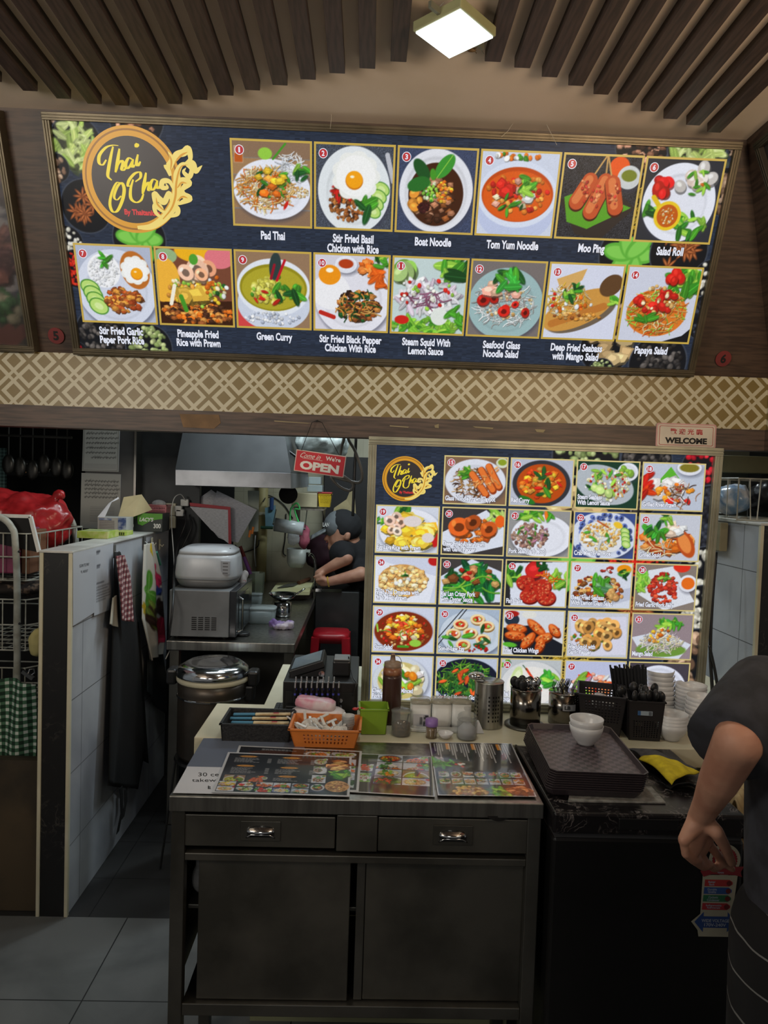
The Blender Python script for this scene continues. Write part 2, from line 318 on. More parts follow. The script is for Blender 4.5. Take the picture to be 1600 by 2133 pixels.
# square lamp, turned to stand on its corner
lp = thing('ceiling_lamp', 'glowing square white ceiling lamp turned like a diamond between the slats', 'lamp', (.162, 1.644, 2.50), PI/4+.02)
M().box(-.066, .066, -.066, .066, 0, .022).obj('frame', mat('olive lamp frame', (150, 150, 110), .5), lp, bevel=.002)
LG_ = glow('lamp glow', (244, 255, 246), 2.2); LG_.cycles.emission_sampling = 'AUTO'; M().box(-.061, .061, -.061, .061, -.004, .001).obj('diffuser', LG_, lp)
for s in (-1, 1): M().box(s*.066, s*.098, -.012, -.004, .006, .02).obj('clip', mat('grey bracket', (120, 120, 104), .5, .4), lp)
gk = tag(M().ball((0, 0, 0), (.012, .005, .005), 10, 6).tube([(-.01, 0, 0), (-.02, .004, 0)], .0012, 5).tube([(.008, .004, 0), (.014, .012, 0)], .001, 4).tube([(.006, -.004, 0), (.012, -.011, 0)], .001, 4).obj('insect', mat('brown insect', (110, 84, 50), .6), loc=at(982, 104, Z=2.536), smooth=True), 'small brown insect stuck to the ceiling below the lamp', 'insect')
for n, pts in enumerate(([(925, 5), (873, 48)], [(985, 78), (1008, 112)], [(690, 225), (688, 268)], [(1070, 255), (1045, 285)], [(1138, 258), (1160, 302)])):
    a, b = [at(*p, Z=2.538) if n < 2 else at(*p, Y=2.12-.02*(p[1] > 262)) for p in pts]
    tag(M().tube([a, (a+b)/2+Vector((.002, 0, -.003)), b], .0006, 4).obj('cobweb_strand', mat('cobweb', (190, 184, 170), .8)), ['cobweb strand running up to the left corner of the square lamp', 'cobweb strand below the right corner of the square lamp', 'thin cobweb strand over the menu sign above the first dish', 'thin slanting cobweb strand above the fourth dish of the top row', 'thin curved cobweb strand above the fifth dish of the top row'][n], 'cobweb', 'cobwebs')
# ================================================================ lit menu signs
# ---------------------------------------------------------------- painter for the printed pictures
RNG = np.random.default_rng(7)
class Pic:
    """a small printed picture: x runs 0..1, y runs 0..asp downwards, colours 0..255"""
    def __init__(s, w, h, bg):
        s.w, s.h = w, h; s.a = np.ones((h, w, 3))*np.array(bg, float)
    def _box(s, x0, y0, x1, y1):
        W = s.w
        i0, i1 = max(0, int(x0*W)-2), min(W, int(x1*W)+3); j0, j1 = max(0, int(y0*W)-2), min(s.h, int(y1*W)+3)
        if i1 <= i0 or j1 <= j0: return None
        X, Y = np.meshgrid((np.arange(i0, i1)+.5)/W, (np.arange(j0, j1)+.5)/W)
        return i0, i1, j0, j1, X, Y
    def _put(s, b, m, col):
        i0, i1, j0, j1 = b[:4]; t = s.a[j0:j1, i0:i1]; t += (np.array(col, float)-t)*m[..., None]
    def ell(s, cx, cy, rx, ry, col, ang=0, al=1., soft=1.3):
        r = max(rx, ry); b = s._box(cx-r, cy-r, cx+r, cy+r)
        if b is None: return
        dx, dy = b[4]-cx, b[5]-cy; c, n = math.cos(ang), math.sin(ang)
        q = np.hypot((dx*c+dy*n)/rx, (dy*c-dx*n)/ry)
        s._put(b, np.clip((1-q)*min(rx, ry)*s.w/soft+.5, 0, 1)*al, col)
    def seg(s, x0, y0, x1, y1, wd, col, al=1.):
        b = s._box(min(x0, x1)-wd, min(y0, y1)-wd, max(x0, x1)+wd, max(y0, y1)+wd)
        if b is None: return
        vx, vy = x1-x0, y1-y0; L = vx*vx+vy*vy+1e-12
        t = np.clip(((b[4]-x0)*vx+(b[5]-y0)*vy)/L, 0, 1)
        d = np.hypot(b[4]-x0-t*vx, b[5]-y0-t*vy)
        s._put(b, np.clip((wd/2-d)*s.w+.5, 0, 1)*al, col)
    def path(s, pts, wd, col, al=1.):
        for p, q in zip(pts, pts[1:]): s.seg(*p, *q, wd, col, al)
    def poly(s, pts, col, al=1.):
        xs = [p[0] for p in pts]; ys = [p[1] for p in pts]
        b = s._box(min(xs), min(ys), max(xs), max(ys))
        if b is None: return
        m = np.zeros(b[4].shape)
        for ox, oy in ((-.25, -.25), (.25, -.25), (-.25, .25), (.25, .25)):
            X, Y = b[4]+ox/s.w, b[5]+oy/s.w; ins = np.zeros(X.shape, bool)
            for (xa, ya), (xb, yb) in zip(pts, pts[1:]+pts[:1]):
                if ya == yb: continue
                ins ^= ((Y < ya) != (Y < yb)) & (X < (xb-xa)*(Y-ya)/(yb-ya)+xa)
            m += ins*.25
        s._put(b, m*al, col)
    def rect(s, x0, y0, x1, y1, col): s.poly([(x0, y0), (x1, y0), (x1, y1), (x0, y1)], col)
    def plate(s, cx, cy, rx, ry, col=(232, 235, 246), ang=0, well=.76):
        c = np.array(col, float)
        s.ell(cx+.015, cy+.03, rx*1.02, ry*1.02, (60, 62, 80), ang, .5, 6)
        s.ell(cx, cy, rx, ry, c, ang); s.ell(cx, cy+.012, rx*well, ry*well, c*.88, ang, 1, 4); s.ell(cx, cy+.02, rx*well*.96, ry*well*.94, c*.98, ang, 1, 4)
    def pile(s, cx, cy, rx, ry, n, kind, cols, sz=.03, ang=None, spread=3.2, dark=.45):
        pts = []
        for _ in range(n):
            t, r = RNG.uniform(0, 2*math.pi), math.sqrt(RNG.uniform(0, 1)); pts.append((cx+rx*r*math.cos(t), cy+ry*r*math.sin(t)))
        pts.sort(key=lambda p: p[1])
        for x, y in pts:
            c = np.array(cols[RNG.integers(len(cols))], float)*RNG.uniform(.78, 1.12); c = np.clip(c, 0, 255)
            a = (RNG.uniform(-spread/2, spread/2) + (ang or 0)); z = sz*RNG.uniform(.7, 1.3)
            if kind == 'n':
                L = z*3.2; k = RNG.uniform(-.6, .6); q = []
                for t in (-1, -.5, 0, .5, 1): q.append((x+L*t*math.cos(a)-k*L*t*t*math.sin(a), y+(L*t*math.sin(a)+k*L*t*t*math.cos(a))*.8))
                w = sz*.42
                s.path([(u+.004, v+.008) for u, v in q], w*1.2, c*dark, .5); s.path(q, w, c)
            elif kind == 'd':
                s.ell(x+z*.15, y+z*.3, z, z*.9, c*dark, a, .7); s.ell(x, y, z, z*.82, c, a); s.ell(x-z*.2, y-z*.25, z*.45, z*.3, np.minimum(255, c*1.25+18), a, .7, 2)
            elif kind == 'l':
                s.ell(x+.006, y+.012, z*1.6, z*.6, c*dark, a, .6); s.ell(x, y, z*1.6, z*.58, c, a)
                d = z*1.4; s.seg(x-d*math.cos(a), y-d*math.sin(a), x+d*math.cos(a), y+d*math.sin(a), z*.12, np.minimum(255, c*1.3+12), .8)
            elif kind == 'c':
                k = RNG.integers(4, 7); q = []
                for i in range(k):
                    t = a+2*math.pi*i/k; r = z*RNG.uniform(.7, 1.15); q.append((x+r*1.2*math.cos(t), y+r*.85*math.sin(t)))
                s.poly([(u+z*.12, v+z*.3) for u, v in q], c*dark, .75); s.poly(q, c)
                s.poly([(x+(u-x)*.55-z*.1, y+(v-y)*.5-z*.2) for u, v in q], np.minimum(255, c*1.18+14), .8)
            elif kind == 'r':
                s.ell(x+z*.1, y+z*.25, z, z*.85, c*dark, a, .7); s.ell(x, y, z, z*.85, c, a); s.ell(x, y+z*.05, z*.48, z*.4, c*.5, a)
                s.ell(x-z*.5, y-z*.3, z*.2, z*.3, np.minimum(255, c*1.3+20), a, .7)
    def grain(s, k):
        s.a *= 1+RNG.normal(0, k, (s.h, s.w, 1))
    def egg(s, x, y, r, yolk=.42, dx=0, dy=0):
        for i in range(9):
            t = 2*math.pi*i/9; s.ell(x+r*.75*math.cos(t), y+r*.75*math.sin(t), r*.42, r*.36, (238, 240, 236))
        s.ell(x, y, r*.95, r*.9, (246, 247, 246)); s.ell(x+dx, y+dy+r*.05, r*yolk*1.06, r*yolk, (205, 120, 20)); s.ell(x+dx, y+dy, r*yolk, r*yolk*.95, (246, 165, 20)); s.ell(x+dx-r*.1, y+dy-r*.12, r*.1, r*.06, (255, 245, 215))
    def cuke(s, x, y, n, dx, dy, r):
        for i in range(n):
            s.ell(x+dx*i, y+dy*i, r, r*.75, (70, 140, 45), .5); s.ell(x+dx*i, y+dy*i, r*.88, r*.64, (188, 222, 120), .5); s.ell(x+dx*i, y+dy*i, r*.45, r*.3, (214, 236, 160), .5)
# colours
RD, OR, YE, GR, LG, DG, BR, DB, WH, CR, PK, TN, GO = (205, 35, 25), (228, 112, 28), (238, 196, 50), (70, 150, 40), (150, 205, 70), (28, 82, 34), (140, 78, 36), (70, 38, 22), (238, 240, 240), (240, 224, 180), (236, 170, 150), (205, 160, 95), (222, 150, 60)
NV, WD, SL, BLK, LB, BK = (40, 48, 70), (132, 102, 78), (96, 100, 112), (24, 24, 28), (196, 206, 226), (222, 226, 238)
def leafs(p, x, y, r, n=7, cols=(GR, LG, DG)): p.pile(x, y, r, r*.8, n, 'l', cols, r*.45)
def d1(p, A):
    for i in range(5): p.rect(0, i*.2, 1, i*.2+.19, (140+i % 2*22, 112+i % 2*14, 88))
    p.plate(.5, .56, .5, .36); p.pile(.74, .3, .17, .16, 60, 'n', [WH, (220, 226, 235)], .022); leafs(p, .88, .34, .1)
    p.pile(.42, .55, .36, .24, 240, 'n', [GO, CR, OR, TN, (238, 200, 130)], .024); p.pile(.45, .5, .3, .18, 14, 'l', [DG, GR], .032); p.pile(.5, .48, .26, .16, 12, 'c', [OR, YE, GO], .05)
    p.pile(.88, .58, .09, .06, 40, 'd', [TN, CR], .012); p.ell(.42, .14, .09, .07, LG); p.seg(.52, .2, .68, .02, .025, GR); p.rect(.02, .06, .14, .26, (190, 160, 130)); p.rect(.03, .15, .13, .25, (190, 90, 30)); p.ell(.68, .74, .02, .06, RD, .5)
def d2(p, A):
    p.a[:] = (70, 76, 88); p.grain(.15); p.seg(.92, .1, 1, .4, .06, (190, 192, 200)); p.plate(.5, .53, .47, .52, (226, 232, 236))
    p.pile(.42, .68, .24, .22, 190, 'd', [(150, 88, 40), BR, (176, 110, 52), DB], .02); p.pile(.36, .5, .12, .2, 20, 'l', [RD, RD, DG], .035); p.cuke(.86, .5, 4, -.035, .09, .11)
    p.egg(.52, .36, .27, .4, -.02, .04); p.pile(.66, .74, .1, .08, 5, 'l', [DG, GR], .07)
def d3(p, A):
    p.a[:] = (62, 72, 100); p.grain(.1); p.plate(.5, .5, .48, .5, (228, 230, 238), 0, .84); p.ell(.5, .54, .36, .38, (66, 32, 14)); p.pile(.5, .6, .28, .27, 50, 'c', [BR, DB, (168, 112, 80), (190, 140, 110)], .05)
    p.pile(.25, .62, .07, .12, 4, 'd', [(214, 140, 50)], .06); p.pile(.42, .5, .1, .12, 40, 'd', [LG, GR, (220, 235, 190)], .02); p.pile(.6, .5, .11, .12, 34, 'c', [YE, GO, OR], .025); p.pile(.34, .7, .08, .06, 40, 'd', [(60, 20, 20)], .016)
    p.ell(.3, .25, .15, .08, DG, .9); p.ell(.27, .42, .15, .085, (40, 110, 40), -.3); p.ell(.6, .2, .17, .09, (60, 150, 50), -.9); p.seg(.5, .34, .69, .07, .01, LG); p.ell(.45, .3, .07, .04, GR, 1.4)
def d4(p, A):
    p.a[:] = (206, 214, 232); p.pile(.45, .05, .3, .04, 20, 'd', [OR, GR, WH], .03); p.ell(.5, .72, .5, .36, (190, 200, 230)); p.ell(.5, .5, .52, .4, (216, 224, 242)); p.ell(.5, .5, .47, .33, (196, 74, 14)); p.ell(.5, .52, .45, .3, (222, 92, 22))
    p.pile(.5, .48, .4, .24, 60, 'd', [(236, 130, 40), RD, (240, 160, 70)], .03); p.pile(.45, .5, .32, .18, 10, 'c', [CR, WH, PK], .055); p.pile(.3, .4, .2, .1, 4, 'c', [RD], .07); leafs(p, .62, .38, .13, 9, (LG, GR)); p.pile(.5, .62, .3, .12, 8, 'l', [GR, DG], .03)
def d5(p, A):
    p.a[:] = (48, 48, 52); p.grain(.25); p.poly([(.0, .55), (.5, .25), (1, .6), (.6, 1), (.25, .95)], (52, 44, 40)); p.poly([(.05, .5), (.3, .4), (.95, .6), (.4, .88), (.12, .8)], (92, 160, 40)); p.ell(.72, .12, .13, .12, (236, 90, 30)); p.plate(.86, .24, .15, .14, (210, 214, 214)); p.ell(.86, .22, .1, .07, (120, 130, 40))
    for x0, y0, x1, y1, w in ((.22, .55, .36, .3, .2), (.42, .66, .56, .3, .2), (.74, .6, .66, .32, .2)):
        p.seg(x1, y1, .55, -.02, .02, TN); p.seg(x0, y0+.02, x1, y1+.02, w*1.05, (70, 26, 14)); p.seg(x0, y0, x1, y1, w, (196, 84, 42)); p.seg(x0-.02, y0-.02, x1-.01, y1-.02, w*.5, (222, 124, 70))
        p.pile((x0+x1)/2, (y0+y1)/2, .08, .14, 16, 'd', [(230, 140, 90), (170, 50, 30), (210, 60, 50)], .018)
def d6(p, A):
    p.a[:] = (48, 50, 56); p.plate(.5, .52, .48, .48); p.pile(.25, .34, .13, .12, 6, 'd', [RD, (220, 30, 30)], .08); p.pile(.66, .24, .22, .18, 9, 'd', [(232, 226, 220), (240, 220, 205)], .075); p.pile(.7, .28, .2, .16, 12, 'l', [GR, LG, OR], .035)
    p.pile(.68, .78, .2, .14, 22, 'l', [GR, (50, 130, 40), LG], .05); leafs(p, .14, .6, .1); p.seg(.16, .46, .3, .62, .06, (226, 190, 30)); p.ell(.38, .68, .18, .18, (236, 200, 40)); p.ell(.38, .68, .14, .14, (196, 92, 24)); p.pile(.38, .68, .1, .1, 40, 'd', [(226, 150, 60), CR], .01)
def d7(p, A):
    p.a[:] = (178, 186, 206); p.plate(.5, .56, .54, .52, (214, 220, 236)); p.ell(.35, .32, .22, .22, (244, 245, 248)); p.pile(.35, .32, .2, .2, 160, 'd', [WH, (226, 230, 238)], .013); leafs(p, .37, .18, .09, 8, (GR, (60, 160, 40))); p.cuke(.14, .55, 4, .03, .08, .14)
    p.ell(.77, .3, .19, .25, (190, 110, 40), -.3); p.egg(.77, .3, .17, .45, .02, .04); p.pile(.58, .7, .24, .17, 110, 'c', [(186, 84, 34), BR, (150, 60, 24), GO], .04)
def d8(p, A):
    p.a[:] = (120, 70, 50); p.ell(.55, .02, .3, .15, (240, 180, 30)); p.ell(.85, .1, .2, .14, (224, 120, 130)); p.ell(.12, .1, .16, .1, (150, 180, 130)); p.ell(.1, .42, .2, .3, (240, 180, 60))
    p.poly([(0, .7), (1, .66), (1, 1), (0, 1)], (60, 30, 16)); p.pile(.5, .84, .5, .14, 130, 'c', [OR, BR, (220, 150, 70), DB], .04); p.pile(.5, .55, .42, .2, 100, 'd', [YE, CR, GO, LG], .028); p.pile(.5, .6, .25, .1, 4, 'c', [(236, 190, 70)], .13); p.pile(.55, .3, .22, .1, 5, 'r', [(244, 170, 130), (248, 200, 170)], .12); p.seg(.3, .62, .36, .8, .06, GR); p.ell(.5, .13, .06, .07, (80, 160, 50)); p.seg(.22, .48, .16, .72, .05, (246, 240, 220))
    p.pile(.8, .5, .15, .15, 14, 'd', [OR, LG, DG, WH], .03)
def d9(p, A):
    p.a[:] = (150, 120, 92); p.poly([(0, .75), (.3, .95), (.3, 1), (0, 1)], (210, 70, 70)); p.ell(.5, .68, .5, .36, (204, 212, 228)); p.ell(.5, .46, .5, .38, (226, 232, 242)); p.ell(.5, .46, .46, .31, (150, 140, 26)); p.ell(.5, .47, .43, .28, (176, 166, 44))
    p.pile(.42, .5, .22, .16, 60, 'd', [(206, 200, 80), (190, 184, 70), (216, 210, 110)], .04); p.pile(.5, .45, .38, .2, 10, 'd', [LG, GR], .035); p.pile(.7, .5, .18, .12, 8, 'l', [DG, GR], .06); p.ell(.53, .18, .08, .18, (44, 62, 62), .1); p.seg(.47, .34, .52, .16, .035, (150, 20, 40)); p.seg(.55, .36, .66, .1, .035, (190, 20, 40)); p.pile(.5, .6, .3, .1, 5, 'l', [RD], .035); p.pile(.5, .86, .4, .08, 60, 'd', [(236, 240, 248), (190, 200, 220)], .02)
def d10(p, A):
    p.a[:] = (212, 210, 222); p.plate(.52, .56, .52, .5, (230, 230, 240)); p.plate(.42, .12, .15, .11); p.ell(.42, .11, .1, .06, (180, 60, 20)); p.ell(.22, .48, .26, .24, (240, 240, 244)); p.ell(.2, .26, .15, .13, (240, 150, 20)); p.ell(.2, .2, .05, .03, (255, 250, 230))
    p.pile(.7, .16, .12, .1, 12, 'c', [(240, 110, 30), (250, 140, 60)], .06); p.pile(.86, .3, .09, .12, 9, 'l', [(240, 100, 24)], .06); leafs(p, .88, .08, .09); p.pile(.6, .66, .3, .2, 120, 'c', [BR, DB, (170, 84, 30), (200, 130, 60), (40, 20, 12), DG], .04); p.pile(.6, .66, .28, .18, 26, 'n', [GO, BR, DG, (220, 170, 90)], .03); p.seg(.08, .76, .26, .82, .06, (190, 40, 30))
def d11(p, A):
    p.a[:] = (196, 214, 214); leafs(p, .86, .1, .2, 14); p.pile(.25, .18, .24, .08, 6, 'd', [(150, 205, 90), (190, 226, 140)], .13); p.pile(.48, .5, .42, .22, 110, 'l', [WH, (226, 226, 232), (206, 190, 206)], .045); p.pile(.5, .55, .3, .1, 20, 'n', [(150, 90, 120)], .03)
    p.pile(.45, .45, .38, .22, 34, 'd', [RD, LG, WH, (240, 240, 220)], .025); p.pile(.5, .9, .5, .1, 60, 'l', [LG, (130, 200, 60), GR], .05); p.ell(.66, .76, .12, .12, (226, 232, 226)); p.ell(.14, .82, .1, .06, RD); p.pile(.9, .75, .1, .12, 8, 'l', [GR], .05)
def d12(p, A):
    p.a[:] = (120, 112, 110); p.plate(.5, .56, .52, .48, (156, 186, 188)); p.pile(.5, .56, .42, .3, 180, 'n', [WH, (206, 208, 206), (180, 176, 170)], .022); p.pile(.5, .52, .38, .25, 60, 'd', [TN, (170, 130, 110), CR], .02); p.pile(.5, .58, .4, .2, 6, 'r', [RD], .07); p.pile(.5, .4, .36, .14, 7, 'c', [PK, (240, 190, 160)], .07); leafs(p, .5, .22, .16, 14, (GR, (60, 170, 60), DG))
def d13(p, A):
    p.a[:] = (214, 218, 236); p.ell(.5, .66, .5, .2, (110, 96, 80), -.4); p.ell(.45, .6, .52, .22, (206, 150, 70), -.45); p.ell(.86, .26, .17, .13, (96, 66, 40), -.7); p.poly([(.1, .2), (.5, .05), (.45, .2), (.2, .4)], (214, 170, 100)); p.pile(.3, .5, .28, .22, 170, 'n', [CR, YE, GO, (240, 210, 140)], .02); p.pile(.35, .5, .3, .2, 24, 'd', [RD, OR, WH], .028)
    leafs(p, .28, .42, .09, 8); leafs(p, .4, .3, .07, 5); leafs(p, .9, .46, .08, 6, (LG, GR)); p.seg(.1, .8, .8, .54, .1, (190, 120, 50)); p.pile(.45, .68, .34, .05, 30, 'c', [TN, GO, BR], .03)
def d14(p, A):
    p.a[:] = (206, 210, 226); p.poly([(.9, .9), (1, .8), (1, 1), (.6, 1)], BLK); leafs(p, .82, .18, .2, 20, (GR, LG, (60, 150, 40))); p.ell(.48, .6, .42, .32, (220, 120, 40)); p.pile(.48, .58, .38, .3, 210, 'n', [GO, CR, OR, (236, 190, 110), (230, 90, 30), LG], .024); p.pile(.45, .48, .32, .2, 16, 'd', [RD, (226, 40, 30)], .06); p.pile(.5, .4, .25, .2, 22, 'd', [CR, TN], .025); p.pile(.66, .14, .1, .08, 5, 'd', [RD], .07); p.pile(.35, .7, .2, .1, 5, 'l', [GR], .05)
def noodle(p, A, cols, extra=(), plate=(BK), bg=WD):
    p.a[:] = bg; p.plate(.5, A*.52, .49, A*.48, plate)
    p.pile(.48, A*.54, .36, A*.32, 150, 'n', cols, .02)
    for e in extra: p.pile(*e)
def d15(p, A):
    noodle(p, A, [BR, (176, 110, 60), TN, DB], ((.35, .25, .1, .1, 12, 'l', [GR, LG], .04),))
    for o in (0, .14, .26): p.seg(.45+o, .28-o*.5, .68+o*.8, .6-o*.5, .12, (150, 60, 24)); p.seg(.44+o, .27-o*.5, .67+o*.8, .58-o*.5, .09, (232, 120, 50)); p.pile(.56+o, .42-o*.5, .09, .13, 8, 'l', [(246, 160, 90)], .02, 1)
    p.ell(.92, .08, .1, .08, (214, 220, 200)); p.ell(.92, .07, .07, .05, (140, 160, 40))
def d16(p, A):
    p.a[:] = (186, 192, 208); p.ell(.5, A*.52, .47, A*.5, (50, 52, 60)); p.ell(.5, A*.52, .4, A*.42, (190, 76, 16)); p.pile(.5, A*.5, .34, A*.33, 60, 'c', [OR, YE, (200, 60, 20), GO], .05); p.pile(.55, A*.55, .3, A*.3, 10, 'l', [DG, GR, RD], .05); p.ell(.28, A*.88, .14, .05, (40, 120, 40), .4)
def d17(p, A):
    p.a[:] = (24, 60, 44); p.ell(.45, A*.5, .5, A*.4, (180, 188, 196), .3); p.plate(.82, .16, .17, .15); p.pile(.8, .16, .1, .08, 5, 'd', [LG], .05); p.pile(.5, A*.5, .36, A*.34, 140, 'd', [CR, WH, (200, 210, 150), TN], .024); p.pile(.5, A*.48, .34, A*.3, 26, 'd', [RD], .017); p.pile(.45, A*.45, .34, A*.28, 16, 'l', [GR, LG, DG], .035); p.pile(.48, A*.6, .25, A*.12, 4, 'd', [(190, 220, 130)], .08)
def d18(p, A):
    p.a[:] = (190, 198, 214); p.plate(.75, .06, .2, .12); p.ell(.75, .06, .16, .07, (130, 120, 40)); p.poly([(.25, .3), (.45, .05), (.65, .3), (.5, .6)], (92, 180, 50)); p.pile(.4, .4, .32, .2, 16, 'c', [WH, (236, 230, 226), (210, 204, 206)], .1); p.pile(.55, .48, .3, .16, 22, 'c', [OR, (240, 150, 40), RD], .05); p.pile(.7, .5, .25, .2, 30, 'n', [(180, 130, 90), WH, DB], .025); p.pile(.06, .4, .06, .2, 8, 'l', [RD, (220, 60, 20)], .07)
def d19(p, A):
    p.a[:] = (210, 216, 230); p.plate(.55, .4, .5, .36); leafs(p, .45, .06, .12); leafs(p, .05, .25, .06); p.ell(.95, .5, .08, .15, (200, 30, 30)); p.pile(.5, A*.55, .4, A*.34, 50, 'c', [(248, 210, 70), YE, (250, 226, 120), (236, 180, 40)], .11); p.pile(.35, .35, .24, .2, 7, 'r', [(246, 190, 160), (250, 210, 190)], .085); p.ell(.58, .24, .15, .09, (226, 216, 216)); p.ell(.84, .5, .1, .08, (226, 216, 210))
def d20(p, A):
    p.a[:] = (60, 56, 58); p.poly([(0, .4), (.7, .02), (1, .3), (1, .6), (.4, .75), (0, .6)], (220, 226, 240)); leafs(p, .85, .12, .14, 12, (LG, (190, 220, 120))); p.ell(.93, .2, .08, .1, (236, 100, 30)); p.pile(.48, .36, .36, .2, 80, 'c', [(210, 90, 30), OR, BR, (230, 130, 50)], .045)
    for x, y in ((.28, .3), (.75, .34), (.5, .22)): p.pile(x, y, .02, .02, 1, 'r', [(224, 100, 36)], .14)
def d21(p, A):
    p.a[:] = (150, 150, 150); p.plate(.55, A*.55, .5, A*.46); p.pile(.45, .1, .3, .07, 12, 'l', [LG, GR, OR], .06); p.pile(.36, A*.55, .3, A*.27, 170, 'd', [(176, 140, 120), (150, 110, 100), (200, 170, 150), (120, 84, 76)], .024); p.pile(.4, A*.5, .25, A*.22, 14, 'l', [GR, DG, (180, 120, 150)], .025)
def d22(p, A):
    p.a[:] = (60, 80, 140); p.plate(.5, A*.5, .54, A*.52, (214, 222, 240)); p.pile(.5, A*.5, .5, A*.48, 60, 'r', [(90, 110, 180)], .04); p.ell(.47, A*.54, .38, A*.36, (226, 228, 232)); p.pile(.45, A*.52, .33, A*.3, 180, 'd', [CR, GO, (240, 210, 140), (220, 180, 110)], .02); p.pile(.45, A*.5, .28, A*.25, 10, 'l', [WH, WH, GR], .04); p.cuke(.84, A*.4, 4, .01, .07, .08); p.ell(.72, .2, .08, .05, YE, .4); p.seg(.38, .14, .56, .24, .025, (190, 90, 40))
def d23(p, A):
    p.a[:] = (200, 204, 216); p.pile(.45, .45, .42, .22, 40, 'c', [(220, 110, 40), OR, (240, 160, 80), (200, 80, 30)], .08); p.ell(.78, .48, .13, .24, (190, 80, 30), -.5); p.ell(.76, .46, .09, .18, (232, 140, 70), -.5); p.pile(.6, .24, .14, .1, 7, 'c', [(240, 214, 190), WH], .09); p.pile(.25, .3, .18, .12, 18, 'l', [GR, (60, 160, 50), DG], .05); leafs(p, .45, .07, .1); p.pile(.4, .55, .3, .1, 10, 'n', [(250, 220, 170)], .03)
def d24(p, A):
    p.a[:] = (206, 212, 232); p.poly([(.0, .05), (1, .3), (.9, .75), (0, .75)], (228, 232, 244)); p.ell(.46, A*.52, .4, A*.36, (206, 150, 84)); p.pile(.46, A*.52, .38, A*.34, 110, 'c', [(232, 190, 120), CR, (220, 170, 100), (240, 206, 140)], .045); p.pile(.42, A*.5, .14, A*.12, 10, 'd', [WH, CR], .03); leafs(p, .47, A*.38, .05, 5); p.ell(.96, .05, .1, .08, (190, 30, 30))
def d25(p, A):
    p.a[:] = (66, 62, 62); p.poly([(0, .3), (.5, .0), (1, .2), (1, .7), (0, .76)], (214, 222, 240)); p.pile(.52, A*.52, .4, A*.36, 44, 'l', [(30, 120, 50), (50, 150, 50), DG, (20, 90, 50)], .09); p.pile(.5, A*.5, .42, A*.34, 12, 'c', [(196, 140, 90), TN, BR], .08); p.pile(.5, A*.55, .42, A*.3, 7, 'n', [(120, 200, 60), LG], .06); p.pile(.4, .25, .1, .1, 5, 'c', [RD], .04)
def d26(p, A):
    p.a[:] = (40, 40, 44); p.poly([(.05, .05), (1, .0), (1, .76), (.1, .76)], (220, 226, 240)); leafs(p, .12, .25, .14, 12); leafs(p, .88, .3, .14, 16, (GR, LG)); p.pile(.42, .14, .1, .04, 3, 'd', [(226, 40, 40)], .12); leafs(p, .6, .06, .1, 6, (DG,)); p.pile(.7, .28, .14, .08, 12, 'n', [OR], .03)
    for x, y in ((.33, .36), (.6, .42), (.4, .58), (.68, .6)): p.ell(x+.01, y+.02, .16, .13, (100, 16, 14)); p.ell(x, y, .155, .12, (190, 44, 30)); p.pile(x, y, .13, .1, 36, 'd', [(220, 80, 50), (170, 30, 24), (230, 110, 70)], .014)
def d27(p, A):
    p.a[:] = (214, 220, 234); p.poly([(0, .6), (1, .4), (1, .6), (.5, .76), (0, .76)], (190, 196, 214)); p.pile(.46, A*.6, .4, A*.3, 110, 'c', [BR, GO, DB, TN, (150, 60, 30)], .04); p.pile(.44, .38, .16, .12, 10, 'l', [(90, 150, 100), GR, (120, 170, 120)], .07); p.ell(.87, .1, .12, .08, (236, 150, 20)); leafs(p, .86, .18, .08); p.pile(.75, .5, .12, .1, 10, 'd', [TN, (230, 170, 100)], .045); p.pile(.6, .12, .1, .06, 10, 'c', [(170, 50, 40), WH], .03)
def d28(p, A):
    p.a[:] = (136, 124, 116); p.poly([(.2, .1), (.62, .02), (1, .6), (.5, .76), (.05, .5)], (222, 226, 236)); p.ell(.75, .03, .14, .09, (224, 50, 30)); p.plate(.87, .3, .15, .14); p.ell(.87, .3, .11, .1, (232, 110, 30)); p.pile(.12, .28, .1, .16, 24, 'l', [LG, (120, 200, 60), (170, 220, 110)], .05); p.pile(.47, .4, .24, .26, 110, 'c', [(190, 50, 34), (160, 36, 26), (210, 80, 50)], .035); leafs(p, .47, .22, .07, 7, (LG, GR))
def d29(p, A):
    p.a[:] = (206, 212, 232); p.ell(.5, A*.53, .5, A*.46, (190, 196, 214)); p.ell(.5, A*.54, .48, A*.44, (130, 44, 18)); p.pile(.5, A*.54, .42, A*.36, 70, 'd', [(220, 170, 110), BR, RD], .022); p.pile(.5, A*.45, .3, A*.28, 60, 'c', [YE, (246, 214, 90), OR, (226, 70, 40), CR], .05); p.pile(.45, A*.5, .25, A*.2, 10, 'n', [OR, LG], .03); p.ell(.7, A*.8, .1, .06, LG); p.seg(.42, A*.88, .58, A*.88, .04, GR); p.seg(.06, A*.4, .08, A*.55, .03, LG)
def d30(p, A):
    p.a[:] = (170, 186, 206); p.plate(.55, A*.55, .52, A*.5, (200, 212, 226)); p.seg(0, .5, .4, .0, .015, BLK); p.seg(0, .62, .46, .0, .015, BLK)
    for x, y in ((.64, .17), (.36, .26), (.25, .42), (.53, .4), (.42, .6), (.74, .5), (.8, .28)): p.ell(x+.01, y+.02, .12, .09, (150, 110, 60)); p.ell(x, y, .12, .085, (240, 220, 170)); p.ell(x, y, .08, .05, (210, 90, 40)); p.pile(x, y, .06, .035, 7, 'd', [RD, WH, LG], .02)
    p.pile(.5, .5, .4, .22, 9, 'l', [DG, GR, (70, 120, 90)], .055); p.pile(.6, .66, .3, .06, 14, 'd', [RD, (150, 20, 20)], .018)
